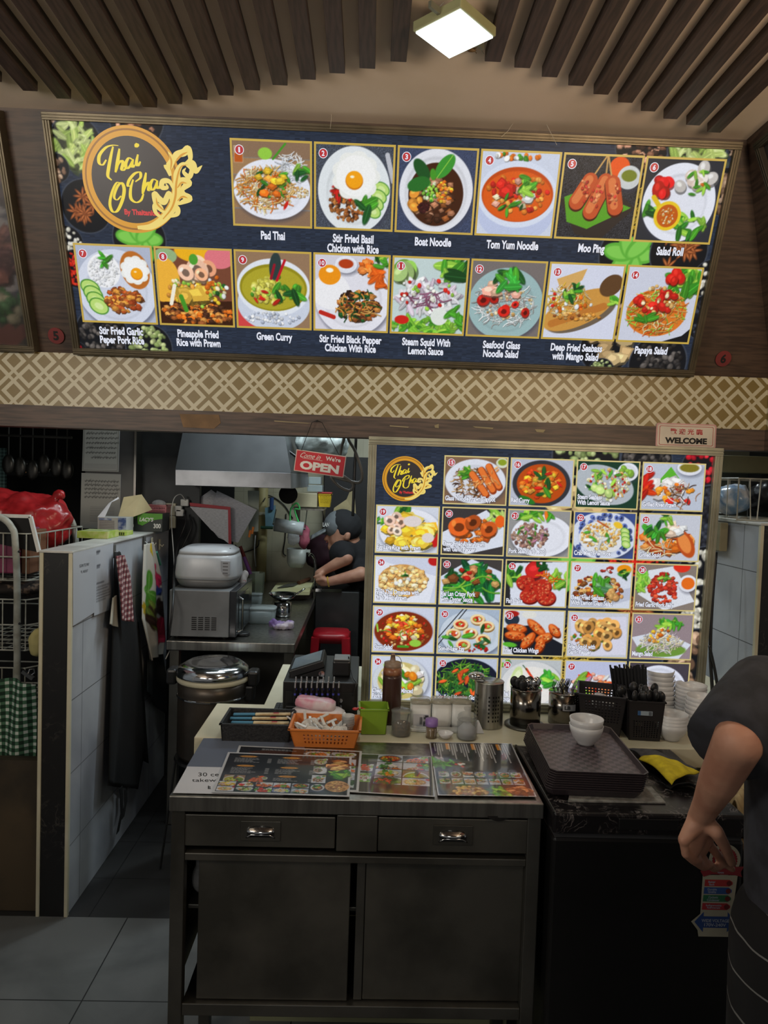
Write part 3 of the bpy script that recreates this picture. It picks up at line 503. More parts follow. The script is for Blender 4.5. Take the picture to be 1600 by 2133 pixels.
def d31(p, A):
    p.a[:] = (214, 218, 226); p.poly([(0, .3), (.4, .25), (1, .55), (1, .76), (.2, .76), (0, .5)], (26, 30, 40)); p.ell(.14, .16, .12, .1, (40, 50, 66)); p.ell(.14, .06, .11, .05, (170, 30, 24)); p.ell(.42, .07, .12, .06, (226, 226, 220)); p.ell(.12, .58, .12, .04, (90, 180, 50), .1)
    for x, y, a, w in ((.22, .3, .1, .17), (.2, .42, .05, .17), (.42, .5, -.9, .17), (.55, .28, .7, .2), (.68, .45, -.4, .15), (.85, .32, .8, .13), (.62, .58, -1.2, .13)):
        p.ell(x+.01, y+.03, w, .075, (90, 30, 10), a); p.ell(x, y, w, .072, (206, 84, 26), a); p.ell(x-.01, y-.015, w*.8, .04, (236, 130, 60), a); p.pile(x, y, w*.6, .05, 14, 'd', [(244, 160, 90), (190, 64, 20)], .014)
def d32(p, A):
    p.a[:] = (200, 204, 216); p.poly([(.03, .1), (.96, .06), (.99, .7), (.1, .74)], (216, 216, 234)); p.pile(.46, A*.55, .4, A*.3, 60, 'd', [TN, GO, GR, (190, 100, 40)], .022); p.pile(.45, A*.48, .38, A*.3, 20, 'r', [(226, 160, 80), (232, 176, 100)], .095)
def d33(p, A):
    p.a[:] = (150, 134, 140); p.poly([(0, .4), (.5, .28), (1, .5), (.8, .76), (.2, .7)], (216, 222, 236)); p.ell(.5, .6, .42, .12, (110, 150, 60)); p.pile(.5, .48, .34, .14, 110, 'n', [WH, CR, (220, 214, 180), (206, 196, 206)], .026); p.pile(.45, .38, .2, .1, 24, 'd', [GO, YE], .025); p.pile(.62, .18, .2, .08, 22, 'l', [GR, LG, (60, 160, 50)], .045); p.pile(.52, .3, .1, .06, 8, 'c', [OR, CR], .04)
def d34(p, A):
    p.a[:] = (206, 214, 232); p.plate(.48, A*.55, .46, A*.52, (208, 214, 222)); p.ell(.48, A*.55, .38, A*.42, (206, 190, 120)); p.pile(.48, A*.55, .34, A*.36, 16, 'd', [(236, 226, 180), CR], .085); p.pile(.5, A*.5, .33, A*.34, 12, 'c', [WH, (214, 206, 204)], .07); p.pile(.45, A*.5, .33, A*.34, 12, 'l', [GR, LG], .07); p.pile(.55, A*.6, .26, A*.2, 5, 'd', [(244, 140, 30)], .065)
def d35(p, A):
    p.a[:] = (190, 200, 220); p.ell(.5, A*.52, .54, A*.5, (24, 30, 48)); p.ell(.2, A*.95, .2, .1, (40, 60, 120)); p.pile(.5, A*.55, .5, A*.42, 150, 'n', [(120, 180, 50), LG, GR, (90, 150, 40)], .03); p.pile(.5, A*.55, .44, A*.36, 70, 'l', [DG, (40, 90, 40), (60, 120, 50)], .035); p.pile(.5, A*.55, .4, A*.3, 14, 'l', [RD, (236, 90, 40)], .045)
def d36(p, A):
    p.a[:] = (190, 196, 200); p.plate(.52, A*.6, .52, A*.56, (216, 218, 220)); p.ell(.52, A*.6, .42, A*.44, (234, 232, 228)); p.ell(.26, A*.42, .09, .2, (206, 226, 160), .25); p.ell(.27, A*.44, .06, .15, (230, 240, 200), .25); p.seg(.42, .16, .68, .52, .04, (220, 70, 40)); p.seg(.36, .1, .43, .18, .015, DG); p.pile(.82, .32, .1, .12, 12, 'l', [(60, 160, 50), LG], .06); leafs(p, .06, .05, .08, 6)
def d37(p, A):
    p.a[:] = (190, 196, 226); p.plate(.5, A*.8, .5, A*.5); p.pile(.45, .45, .34, .24, 70, 'c', [(220, 70, 40), (236, 130, 70), RD, PK, (240, 190, 150)], .05); p.pile(.45, .4, .3, .2, 10, 'l', [LG, (200, 150, 190), WH], .06)
def d38(p, A):
    p.a[:] = (70, 64, 74); p.plate(.5, .46, .47, .42, (226, 230, 246), 0, .9); p.pile(.3, .5, .2, .15, 40, 'c', [OR, GO, BR], .05)
DISHES = [d1, d2, d3, d4, d5, d6, d7, d8, d9, d10, d11, d12, d13, d14, d15, d16, d17, d18, d19, d20, d21, d22, d23, d24, d25, d26, d27, d28, d29, d30, d31, d32, d33, d34, d35, d36, d37, d38]
def dish(i, w, h):
    p = Pic(w, h, (128, 128, 128)); DISHES[i](p, h/w); p.grain(.015); return np.clip(p.a, 0, 255)
def spice(p, x, y, r, kind):
    """a dark bowl of spices printed on the slate ground"""
    p.ell(x, y, r*1.08, r*1.08, (70, 76, 88)); p.ell(x, y, r*1.04, r*1.04, (20, 22, 27)); q = r*.9
    if kind == 'card': p.pile(x, y, q, q, 60, 'l', [(178, 196, 110), (150, 176, 84), (200, 214, 140)], r*.17)
    elif kind == 'clove': p.pile(x, y, q, q, 70, 'c', [(120, 80, 60), (160, 110, 84), (60, 40, 32), (206, 150, 120)], r*.12)
    elif kind == 'anise':
        for _ in range(7):
            a, b = x+RNG.uniform(-.5, .5)*r, y+RNG.uniform(-.6, .6)*r
            for k in range(8):
                t = k*math.pi/4+RNG.uniform(-.2, .2); l = r*.3
                p.ell(a+l*.6*math.cos(t), b+l*.6*math.sin(t), l*.62, l*.2, (96, 46, 22), t); p.ell(a+l*.6*math.cos(t), b+l*.6*math.sin(t), l*.5, l*.1, (196, 116, 66), t)
    elif kind == 'leaf':
        for k in range(6): t = k*1.1; p.ell(x+r*.4*math.cos(t), y+r*.4*math.sin(t), r*.55, r*.3, (96, 176, 60), t); p.ell(x+r*.4*math.cos(t), y+r*.36*math.sin(t), r*.45, r*.2, (130, 204, 84), t)
    elif kind == 'gold': p.pile(x, y, q, q, 120, 'n', [(200, 160, 40), (230, 196, 70)], r*.06)
    elif kind == 'root': p.pile(x, y, q, q, 14, 'c', [(206, 180, 130), (180, 150, 104)], r*.3)
    else:
        col, s = {'white': ([(226, 222, 206), (200, 196, 180)], .13), 'black': ([(62, 58, 56), (96, 90, 86), (40, 38, 38)], .1), 'green': ([(150, 166, 104), (120, 138, 80), (176, 188, 130)], .1), 'red': ([(190, 24, 40), (220, 50, 60)], .14), 'chili': ([(200, 30, 20), (226, 50, 30)], .05), 'nut': ([(150, 120, 96), (110, 84, 66), (180, 150, 124)], .17), 'seed': ([(50, 54, 64), (34, 36, 44)], .09)}[kind]
        p.pile(x, y, q, q, int(.8/s/s*1.1), 'd', col, r*s)
INK = lit('lit print', .9); INKD = printed('dull print', .35, .2)
GOLD = glow('gold border', (205, 172, 70), .8); GOLDL = glow('pale gold border', (214, 196, 130), .85); TXW = glow('white lettering', (232, 236, 250), .9); TXB = glow('lettering outline', (16, 18, 26), .8)
BADGE = glow('badge red', (190, 26, 40), .85); LGOLD = glow('logo gold', (212, 148, 22), .9); LDARK = glow('logo dark', (38, 30, 34), .8); LYEL = glow('logo yellow', (232, 206, 40), .95); LPALE = glow('logo pale gold', (232, 208, 110), .95); LRED = glow('logo red', (214, 40, 46), .9)
CAPH = max(v[1] for v in text_mesh('H')[0])
def put_line(mb, s, fn, cx, base, cap, cond, bold, z, align='C'):
    vs, fs = text_mesh(s, bold)
    k = cap/CAPH; xs = [v[0] for v in vs]; mid = (min(xs)+max(xs))/2 if align == 'C' else min(xs)
    mb._add([fn(cx+(v[0]-mid)*k*cond, base+v[1]*k, z) for v in vs], fs)
flat = lambda x, y, z: (x, y, z)
def caption(parent, lines, cx, base, cap, pitch, align='C', cond=.66):
    mb = M()
    for i, s in enumerate(lines):
        y = base-pitch*i
        mb.slot(1); put_line(mb, s, flat, cx, y, cap, cond, .078, .0082, align); mb.slot(0); put_line(mb, s, flat, cx, y, cap, cond, .036, .0094, align)
    mb.obj('caption', [TXW, TXB], parent)
def disc(mb, x, y, r, z, n=24): mb.quad(*[(x+r*math.cos(2*PI*i/n), y+r*math.sin(2*PI*i/n), z) for i in range(n)])
def badge(parent, num, x, y, r):
    mb = M().slot(0); disc(mb, x, y, r, .0082); mb.slot(1); disc(mb, x, y, r*.86, .0086); mb.slot(0); s = str(num)
    put_text(mb, s, flat, x, y, r*(.36 if num == 1 else .62 if num < 10 else 1.12), r*1.05, .03, z=.0092); mb.obj('number_badge', [TXW, BADGE], parent)
def photo(parent, i, x, y, wd, ht, res, gold, b):
    inkgrid('dish_photo', dish(i, res, int(res*ht/wd)), lambda u, v: (x+b+u*(wd-2*b), y-b-v*(ht-2*b), .0066), INK, parent)
    mb = M(); o = [(x, y), (x+wd, y), (x+wd, y-ht), (x, y-ht)]; q = [(x+b, y-b), (x+wd-b, y-b), (x+wd-b, y-ht+b), (x+b, y-ht+b)]
    for k in range(4): j = (k+1) % 4; mb.quad((*o[k], .0072), (*q[k], .0072), (*q[j], .0072), (*o[j], .0072))
    mb.obj('photo_border', gold, parent)
def logo(parent, cx, cy, R):
    f = lambda x, y, z=0: (cx+(x-920)/330*R, cy-(y-602)/330*R, .0072+z)
    mb = M().slot(0); disc(mb, cx, cy, R*1.11, .0072, 64); mb.slot(2); disc(mb, cx, cy, R*1.05, .0076, 64); mb.slot(0); disc(mb, cx, cy, R*1.01, .008, 64); mb.slot(1); disc(mb, cx, cy, R*.9, .0084, 64); mb.obj('logo_disc', [LGOLD, LDARK, mat_br], parent)
    mb = M(); pen = lambda t, d: (9+17*abs(d.y)**1.3)*(.45+.55*math.sin(PI*min(1, max(0, t*.94+.03))))
    for pts in ([(745, 470), (715, 505), (690, 490), (700, 440), (750, 390), (800, 372), (845, 372)], [(805, 380), (780, 450), (755, 530), (745, 580), (770, 606)], [(850, 392), (835, 450), (815, 520), (803, 552)], [(806, 550), (830, 495), (858, 472), (866, 490), (852, 528), (868, 534), (890, 510)], [(940, 462), (912, 452), (886, 490), (888, 520), (910, 512), (940, 465)], [(944, 458), (930, 500), (938, 510), (952, 496)], [(982, 425), (968, 470), (966, 494), (978, 498), (996, 472)], [(972, 352), (986, 362), (974, 374), (970, 356)],
                [(842, 630), (805, 622), (762, 690), (738, 770), (752, 822), (790, 815), (835, 740), (856, 665), (842, 622), (806, 650), (775, 718), (795, 740), (828, 712)],
                [(945, 610), (985, 580), (985, 545), (945, 555), (900, 600), (885, 640), (905, 640)], [(930, 595), (905, 660), (900, 725), (935, 752), (975, 735), (998, 690)], [(1030, 545), (1015, 600), (1000, 650), (990, 692)], [(992, 690), (1018, 635), (1042, 612), (1046, 630), (1036, 662), (1050, 668)], [(1108, 596), (1078, 590), (1054, 630), (1062, 660), (1085, 648), (1108, 598)], [(1110, 594), (1100, 636), (1116, 646), (1140, 610)]):
        ribbon(mb, pts, pen, f, .0016)
    mb.obj('logo_lettering', LYEL, parent)
    mb = M(); put_text(mb, 'By Thaitanium', lambda x, y, z: f(x, -y, z), 975, -827, 268, 52, .04, z=.0016); mb.obj('logo_subtitle', LRED, parent)
    mb = M(); tp = lambda w0: (lambda t, d: 1.35*w0*(math.sin(PI*min(1, t*.9+.1)))**.8)
    for pts, wd in (([(930, 930), (1030, 920), (1120, 870), (1200, 790), (1240, 700), (1255, 600), (1260, 540), (1300, 480), (1360, 470)], 46), ([(1210, 560), (1190, 490), (1200, 500), (1230, 450), (1205, 395)], 40), ([(1240, 470), (1260, 420), (1320, 400), (1355, 376), (1365, 440), (1320, 470)], 38), ([(1330, 470), (1380, 470), (1400, 520), (1452, 480)], 34), ([(1330, 480), (1370, 510), (1350, 560), (1310, 530), (1330, 500)], 26), ([(1250, 640), (1290, 590), (1344, 602), (1300, 640), (1270, 690)], 36), ([(1240, 720), (1280, 670), (1300, 690), (1342, 710), (1280, 740), (1240, 760)], 36), ([(1230, 660), (1200, 600), (1150, 600), (1140, 640), (1180, 640), (1170, 610)], 28), ([(1150, 820), (1090, 770), (1080, 690), (1110, 720), (1150, 740), (1190, 680), (1205, 740), (1180, 800)], 34), ([(1130, 860), (1080, 820), (1075, 770), (1110, 770), (1130, 800), (1110, 810)], 26), ([(1190, 800), (1240, 780), (1240, 820), (1180, 850)], 30)):
        ribbon(mb, pts, tp(wd), f, .0022); 
    mb.slot(1)
    for pts, wd in (([(1130, 862), (1200, 785), (1236, 700), (1252, 600), (1290, 500), (1350, 480)], 12), ([(1250, 470), (1300, 420), (1350, 395)], 11), ([(1215, 520), (1225, 460), (1210, 410)], 10), ([(1255, 640), (1290, 604), (1330, 606)], 10), ([(1250, 730), (1290, 700), (1330, 708)], 10), ([(1140, 800), (1098, 760), (1090, 710)], 10)):
        ribbon(mb, pts, tp(wd), f, .0028)
    mb.obj('logo_flourish', [LPALE, LGOLD], parent)
mat_br = glow('logo brown line', (150, 96, 14), .9)
def slate(w_, h_, sx, sy, bowls):
    p = Pic(w_, h_, (40, 49, 66)); p.a *= 1+RNG.normal(0, .05, (h_, 1, 1))*.5+RNG.normal(0, .09, (h_, w_//6+1, 1)).repeat(6, 1)[:, :w_]
    for u, v, r, k in bowls: spice(p, u/sx, (sy-v)/sx, r/sx, k)
    return np.clip(p.a, 0, 255)
def sign_frame(parent, wd, ht, b, m, z0=-.03, z1=.02):
    for x0, x1, y0, y1, ch in ((0, wd, 0, b, 0), (0, wd, ht-b, ht, 0), (0, b, b, ht-b, 1), (wd-b, wd, b, ht-b, 1)):
        mb = M().box(x0, x1, y0, y1, z0, z1)
        for k in (.3, .66):
            if ch: mb.box(x0+b*k-.0015, x0+b*k+.0015, y0, y1, z1, z1+.003)
            else: mb.box(x0, x1, y0+b*k-.0015, y0+b*k+.0015, z1, z1+.003)
        mb.obj('frame_bar', m, parent, bevel=.001)
TH = math.atan2(.646, -.25)
us = thing('menu_sign', 'long lit overhead menu sign with a round gold logo and fourteen numbered dish photos', 'sign', (-.965, 2.389, 1.884), rot=(TH, 0, 0))
sign_frame(us, 2.03, .692, .021, SIGNF)
bw = lambda x, y, r, k: (*[(float(q)) for q in UBuv(x, y)], r*.00136, k)
def UBuv(x, y):
    d = ray(x, y); v = Vector((0, math.cos(TH), math.sin(TH))); n = Vector((1, 0, 0)).cross(v); p0 = Vector((-.965, 2.389, 1.884)); t = n.dot(p0-Vector((0, 0, EYE)))/n.dot(d); q = Vector((0, 0, EYE))+d*t-p0; return q.x, q.dot(v)
B1 = [bw(*q) for q in ((112, 262, 20, 'nut'), (160, 300, 52, 'card'), (285, 245, 55, 'clove'), (118, 350, 28, 'nut'), (182, 430, 52, 'anise'), (142, 505, 34, 'white'), (292, 498, 56, 'leaf'), (165, 560, 40, 'chili'), (215, 695, 58, 'black'), (312, 722, 52, 'green'), (163, 730, 22, 'red'), (1338, 300, 56, 'clove'), (1452, 300, 62, 'card'), (1535, 312, 20, 'nut'), (1508, 400, 46, 'nut'), (1310, 530, 66, 'leaf'), (1412, 525, 62, 'anise'), (1478, 580, 40, 'white'), (1334, 430, 60, 'gold'), (1262, 722, 60, 'root'), (1368, 756, 66, 'black'), (1470, 660, 50, 'seed'), (1285, 650, 50, 'nut'), (1250, 772, 30, 'green'))]
inkgrid('back_panel', slate(800, 262, 1.99, .652, [(u-.02, v-.02, r, k) for u, v, r, k in B1]), lambda u, v: (.02+u*1.99, .672-v*.652, .005), INK, us)
CAP1 = [['Pad Thai'], ['Stir Fried Basil', 'Chicken with Rice'], ['Boat Noodle'], ['Tom Yum Noodle'], ['Moo Ping'], ['Salad Roll'], ['Stir Fried Garlic', 'Peper Pork Rice'], ['Pineapple Fried', 'Rice with Prawn'], ['Green Curry'], ['Stir Fried Black Pepper', 'Chicken With Rice'], ['Steam Squid With', 'Lemon Sauce'], ['Seafood Glass', 'Noodle Salad'], ['Deep Fried Seabass', 'with Mango Salad'], ['Papaya Salad']]
for i in range(14):
    x, y = (.532+.2452*i, .646) if i < 6 else (.039+.2453*(i-6), .341)
    photo(us, i, x, y, .2395, .2375, 118, GOLD, .006); badge(us, i+1, x+.027, y-.03, .0135); caption(us, CAP1[i], x+.12, y-.2375-.035, .0222, .0285)
logo(us, .238, .522, .131)
LT = math.atan2(.84, -.05)
ls = thing('menu_sign', 'lit menu board standing on the cream counter, five columns of small numbered dishes', 'sign', (-.001, 2.2, .806), rot=(LT, 0, 0))
LBF = mat('pale grooved aluminium', (170, 168, 148), .4, .6, (150, 148, 130), 10)
sign_frame(ls, 1.06, .828, .024, LBF)
O2 = Vector((-.001, 2.2, .806))
def LBuv(x, y):
    d = ray(x, y); v = Vector((0, math.cos(LT), math.sin(LT))); n = Vector((1, 0, 0)).cross(v); t = n.dot(O2-Vector((0, 0, EYE)))/n.dot(d); q = Vector((0, 0, EYE))+d*t-O2; return q.x, q.dot(v)
bw2 = lambda x, y, r, k: (*LBuv(x, y), r*.00146, k)
B2 = [bw2(*q) for q in ((1220, 950, 66, 'green'), (1345, 960, 50, 'black'), (1462, 975, 42, 'red'), (1478, 1085, 70, 'seed'), (1470, 1200, 60, 'white'), (1462, 1270, 50, 'white'), (1450, 1380, 70, 'nut'), (1180, 1370, 70, 'gold'), (1190, 1190, 70, 'leaf'), (1325, 1150, 66, 'chili'), (1200, 1060, 60, 'root'), (1320, 1262, 60, 'anise'), (1148, 1484, 30, 'nut'), (1330, 1030, 44, 'black'), (1250, 1465, 50, 'nut'))]
inkgrid('back_panel', slate(400, 310, 1.02, .79, [(u-.02, v-.02, r, k) for u, v, r, k in B2]), lambda u, v: (.02+u*1.02, .81-v*.79, .005), INK, ls)
CAP2 = {15: ['Glass Noodle Prawn Claypot'], 16: ['Red Curry'], 17: ['Steam Seabass', 'With Lemon Sauce'], 18: ['Grilled River Prawn'], 19: ['Egg Lava Rice with Prawn'], 20: ['Deep Fried River Prawn', 'with Garlic Pepper'], 21: ['Pork Salad(Larb Moo)'], 22: ['Crab Meat Fried Rice'], 23: ['Grilled Squid'], 24: ['Fried Thai Omelette with', 'Crab Meat/ Prawn'], 25: ['Kai Lan Crispy Pork', 'with Oyster Sauce'], 26: ['Fish Cake'], 27: ['Deep Fried Seabass', 'With Lemon Glass Salad'], 28: ['Fried Garlic Pork Belly'], 29: ['Corn Salad'], 30: ['Son-in-Law Egg'], 31: ['Fried Chicken Wings'], 32: ['Fried Squid with', 'Garlic Pepper'], 33: ['Mango Salad'], 34: ['Clear Soup with Minced', 'Pork and Tofu'], 35: ['Stir Fried Morning Glory'], 36: ['Thai Coconut', 'Soup'], 37: [], 38: []}
u0, v0 = LBuv(785, 1049); v_top = LBuv(925, 948)[1]; v_last = LBuv(774, 1362)[1]; pv = (LBuv(785, 1049)[1]-v_last)/3; pu = (LBuv(1338, 1066)[0]-u0)/4 if 0 else .199
for n in range(15, 39):
    k = n-15+1; r, c = divmod(k, 5); x = .028+pu*c; y = v_top-(v_top-v_last)/4*r
    photo(ls, n-1, x, y, .192, .146, 96, GOLDL, .004)
    if n < 38: badge(ls, n, x+.021, y-.021, .0115)
    L = CAP2[n]
    if L: caption(ls, L, x+.007, y-.146+.012+(.0165 if len(L) > 1 else 0), .0136, .0168, 'L', .64)
logo(ls, *LBuv(843, 997), .0605)
# neighbours' unlit signs
ns = thing('menu_sign', "unlit neighbouring sign cut off by the left edge, photos of meat dishes", 'sign', (-1.86, 2.389, 1.886), rot=(TH, 0, 0))
sign_frame(ns, .772, .69, .02, SIGNF)
p = Pic(120, 104, (58, 54, 50))
for u, v, r in ((.88, .2, .16), (.9, .5, .15)): p.plate(u, v, r*1.3, r, (110, 106, 108)); p.pile(u+.03, v, r*.8, r*.6, 50, 'c', [(66, 40, 40), (52, 30, 30), (84, 54, 48)], .04)
p.pile(.9, .7, .14, .06, 40, 'd', [(110, 106, 90), (44, 70, 40), (50, 74, 50)], .02)
for k in range(4): p.seg(.7+k*.07, .86, .8+k*.06, .8, .05, (80, 54, 50))
inkgrid('back_panel', np.clip(p.a, 0, 255), lambda u, v: (.02+u*.732, .67-v*.65, .005), INKD, ns)
WT = Matrix(((0, -.354, -.935), (-1, 0, 0), (0, .935, -.354)))
n2 = thing('menu_sign', 'dark unlit sign on the side wing at the right edge', 'sign', (1.338, 2.11, 1.9), rot=WT.to_euler())
sign_frame(n2, 1.4, .66, .02, mat('dark bronze frame', (66, 60, 50), .5, .5))
p = Pic(80, 40, (34, 32, 32)); p.ell(.12, .22, .1, .14, (150, 146, 150)); p.ell(.5, .25, .2, .2, (120, 60, 40)); inkgrid('back_panel', np.clip(p.a, 0, 255), lambda u, v: (.02+u*1.36, .64-v*.62, .004), INKD, n2)
# round stall numbers on the brown wall
for num, (px_, py_), side in ((5, (113, 701), 'left'), (6, (1511, 749), 'right')):
    u, v = UBuv(px_, py_); t = thing('number_sticker', f'round dark red sticker numbered {num} on the brown wall {side} of the sign', 'sticker', Vector((-.965, 2.389, 1.884))+Vector((u, 0, 0))+Vector((0, math.cos(TH), math.sin(TH)))*v+Vector((0, -.646, -.25))*-.0215, rot=(TH, 0, 0), group='stall number stickers')
    mb = M(); mb.lathe([(.026, 0), (.026, .0012)], n=36); mb.obj('disc', mat('dull red sticker', (118, 40, 40), .6), t)
    mb = M(); put_text(mb, str(num), flat, 0, 0, .018, .03, .04, z=.0018); mb.obj('numeral', mat('black ink', (14, 12, 12), .7), t)
# red OPEN board on its cord
ob = [at(x, y, Y=2.37) for x, y in ((617, 936), (721, 951), (716, 995), (612, 981))]
ux = (ob[1]-ob[0]).normalized(); tilt = -math.atan2(ux.z, ux.x); W0 = (ob[1]-ob[0]).length; H0 = (ob[3]-ob[0]).length
osn = thing('open_sign', 'red hanging board with white lettering Come in We\'re OPEN', 'sign', (ob[0]+ob[2])/2, rot=(PI/2, 0, 0)); osn.rotation_euler = (PI/2, tilt, 0)
RED = mat('red sign plate', (196, 34, 48), .5); WHT = mat('white sign ink', (230, 228, 222), .6)
M().box(-W0/2, W0/2, -H0/2, H0/2, -.003, 0).obj('plate', mat('cream sign edge', (214, 190, 180), .5), osn, bevel=.002)
M().box(-W0/2+.003, W0/2-.003, -H0/2+.003, H0/2-.003, 0, .0008).obj('face', RED, osn)
mb = M(); put_text(mb, 'OPEN', flat, 0, -H0*.17, W0*.78, H0*.4, .05, z=.0014); put_text(mb, "We're", flat, W0*.25, H0*.28, W0*.3, H0*.2, .03, z=.0014); put_text(mb, 'Come in', lambda x, y, z: (x+(y-H0*.28)*.45, y, z), -W0*.2, H0*.28, W0*.4, H0*.24, .0, z=.0014); mb.box(-W0*.36, W0*.04, H0*.13, H0*.142, .0008, .0014); mb.obj('lettering', WHT, osn)
hk = at(660, 878, Y=2.37); a1, a2 = at(628, 938, Y=2.368), at(706, 947, Y=2.368)
tag(M().tube([a1, at(650, 880, Y=2.37), hk+Vector((0, .012, .004)), at(671, 880, Y=2.37), a2], .0011, 5).tube([hk+Vector((0, .016, .004)), hk+Vector((0, -.004, 0))], .003, 6).obj('cord', BLACKM), 'thin dark cord on a nail holding the red OPEN board', 'cord')
# WELCOME plate
wb = [at(x, y, Y=2.382) for x, y in ((1368, 881), (1493, 883), (1490, 935), (1366, 932))]
W1 = (wb[1]-wb[0]).length; H1 = (wb[3]-wb[0]).length
ws = thing('welcome_sign', 'cream plate with pink border and WELCOME in dark letters, fixed to the beam', 'sign', (wb[0]+wb[2])/2, rot=(PI/2, 0, 0)); ws.rotation_euler = (PI/2, math.radians(0), 0)
def rrect(w_, h_, r, n=5): return [(sx*(w_/2-r)+r*math.cos(a), sy*(h_/2-r)+r*math.sin(a)) for sx, sy, a0 in ((1, 1, 0), (-1, 1, PI/2), (-1, -1, PI), (1, -1, 1.5*PI)) for a in [a0+PI/2*k/n for k in range(n+1)]]
M().prism([(x, y, -.003) for x, y in rrect(W1, H1, .008)], (0, 0, .004)).obj('plate', mat('pinkish plate edge', (196, 150, 146), .4), ws)
M().prism([(x, y, .001) for x, y in rrect(W1*.95, H1*.88, .006)], (0, 0, .0006)).obj('face', mat('cream plate', (206, 196, 180), .4), ws)
mb = M(); r1, r2 = rrect(W1*.9, H1*.78, .005), rrect(W1*.885, H1*.745, .0045)
for k in range(len(r1)): j = (k+1) % len(r1); mb.quad((*r1[k], .0022), (*r1[j], .0022), (*r2[j], .0022), (*r2[k], .0022))
put_text(mb, '歡 迎 光 臨', flat, 0, H1*.17, W1*.54, H1*.24, .02, z=.0022); mb.obj('red_lettering', mat('red ink', (176, 50, 56), .6), ws)
mb = M(); put_text(mb, 'WELCOME', flat, 0, -H1*.2, W1*.7, H1*.25, .05, z=.0022); mb.obj('lettering', mat('black ink', (14, 12, 12), .7), ws)
# ================================================================ counter, cart, freezer
ZT = .80
ct = M().prism([(-.445, 1.915, .745), (1.318, 1.915, .745), (1.318, 2.7, .745), (-.3, 2.7, .745), (-.3, 2.21, .745), (-.445, 2.21, .745)], (0, 0, .054)).obj('worktop', CREAM, bevel=.003)
tag(ct, 'long cream worktop under the lower menu board, crowded with pots and bowls', 'counter')
GPB = mat('pale green board', (150, 152, 118), .6, 0, (132, 134, 102), 4)
for q in ((-.28, 1.318, 1.935, 1.955), (-.28, -.26, 1.955, 2.68)): M().box(*q, 0, .744).obj('front_board', GPB, ct)
cart = thing('steel_cabinet', 'stainless steel cabinet with two drawers, its top covered with laminated menus', 'cabinet', (0, 1.73, 0))
def cb(x0, x1, y0, y1, z0, z1, nm, m=STEELF, par=cart, bv=.002):
    return M().box(x0, x1, y0-1.73, y1-1.73, z0, z1).obj(nm, m, par, bevel=bv)
cb(-.412, .411, 1.552, 1.905, .766, .80, 'top', STEEL)
for x0 in (-.408, .378):
    for y0 in (1.558, 1.87): cb(x0, x0+.03, y0, y0+.03, 0, .766, 'leg', STEELD)
def px_box(x0, x1, y0, y1, Y, th, nm, m=STEELF, par=cart, bv=.002):
    a, b = at(x0, y0, Y=Y), at(x1, y1, Y=Y); return cb(a.x, b.x, Y, Y+th, b.z, a.z, nm, m, par, bv)
dr1 = px_box(384, 697, 1696, 1768, 1.562, .3, 'drawer'); px_box(702, 785, 1698, 1775, 1.562, .02, 'centre_panel'); dr2 = px_box(789, 1097, 1702, 1779, 1.562, .3, 'drawer')
a = at(383, 1771, Y=1.56); b = at(1099, 1806, Y=1.56); cb(-.378, .378, 1.56, 1.59, b.z, a.z-.006, 'rail', STEELF)
zr = b.z
for q, (cx, cy) in ((dr1, (543, 1731)), (dr2, (944, 1740))):
    c = at(cx, cy, Y=1.56)-Vector((0, 1.73, 0)); hp = M().box(c.x-.0435, c.x+.0435, c.y-.001, c.y+.001, c.z-.022, c.z+.022).obj('handle_plate', STEELD, q, bevel=.0008)
    M().box(c.x-.03, c.x+.03, c.y-.0016, c.y-.001, c.z-.014, c.z-.001).obj('handle_recess', BLACKM, q)
    mb = M().sheet(lambda u, v: (c.x+(u-.5)*.064, c.y-.0012-.013*math.sin(PI*u)**.5*math.sin(PI/2*v), c.z+.013*math.sin(PI*u)**.35*(1-v*.95)), 18, 6)
    mb.tube([(c.x-.031, c.y-.001, c.z-.015), (c.x-.027, c.y-.004, c.z-.011), (c.x-.02, c.y-.006, c.z-.006), (c.x+.02, c.y-.006, c.z-.006), (c.x+.027, c.y-.004, c.z-.011), (c.x+.031, c.y-.001, c.z-.015)], .0018, 6)
    mb.obj('handle', CHROME, q, smooth=True)
for x0, x1, dy in ((414, 731, .012), (763, 1094, .018)):
    A_, B_ = at(x0, 1800, Y=1.57), at(x1, 1800, Y=1.57)
    d = cb(A_.x, B_.x, 1.56+dy, 1.575+dy, .33, zr-.001, 'door', STEELF)
    if x0 > 700: cb(A_.x-.02, A_.x-.001, 1.558+dy, 1.575+dy, .33, zr-.001, 'door_stile', STEELD, cart)
cb(-.378, .378, 1.56, 1.6, .30, .328, 'bottom_rail', STEELD); cb(-.378, .378, 1.6, 1.9, .31, .325, 'bottom_shelf', STEELD); cb(-.378, .378, 1.6, 1.9, .52, .53, 'middle_shelf', STEELD)
cb(.400, .406, 1.59, 1.87, .33, .76, 'side_panel', STEELD); cb(-.406, -.400, 1.59, 1.87, .33, .76, 'side_panel', STEELD); cb(-.378, .378, 1.892, 1.9, .33, .76, 'back_panel', STEELD)
bagm = mat('crumpled clear plastic', (196, 198, 200), .2, alpha=.6, bump=.6, scale=60)
c = at(396, 1912, Y=1.62); o = M().ball((0, 0, .035), (.028, .05, .035)).ball((.004, 0, .075), (.024, .04, .022)).obj('plastic_bag', bagm, loc=(-.355, 1.66, .531), remesh=.006); tag(o, 'clear plastic bag on the shelf seen through the gap left of the cabinet door', 'bag')
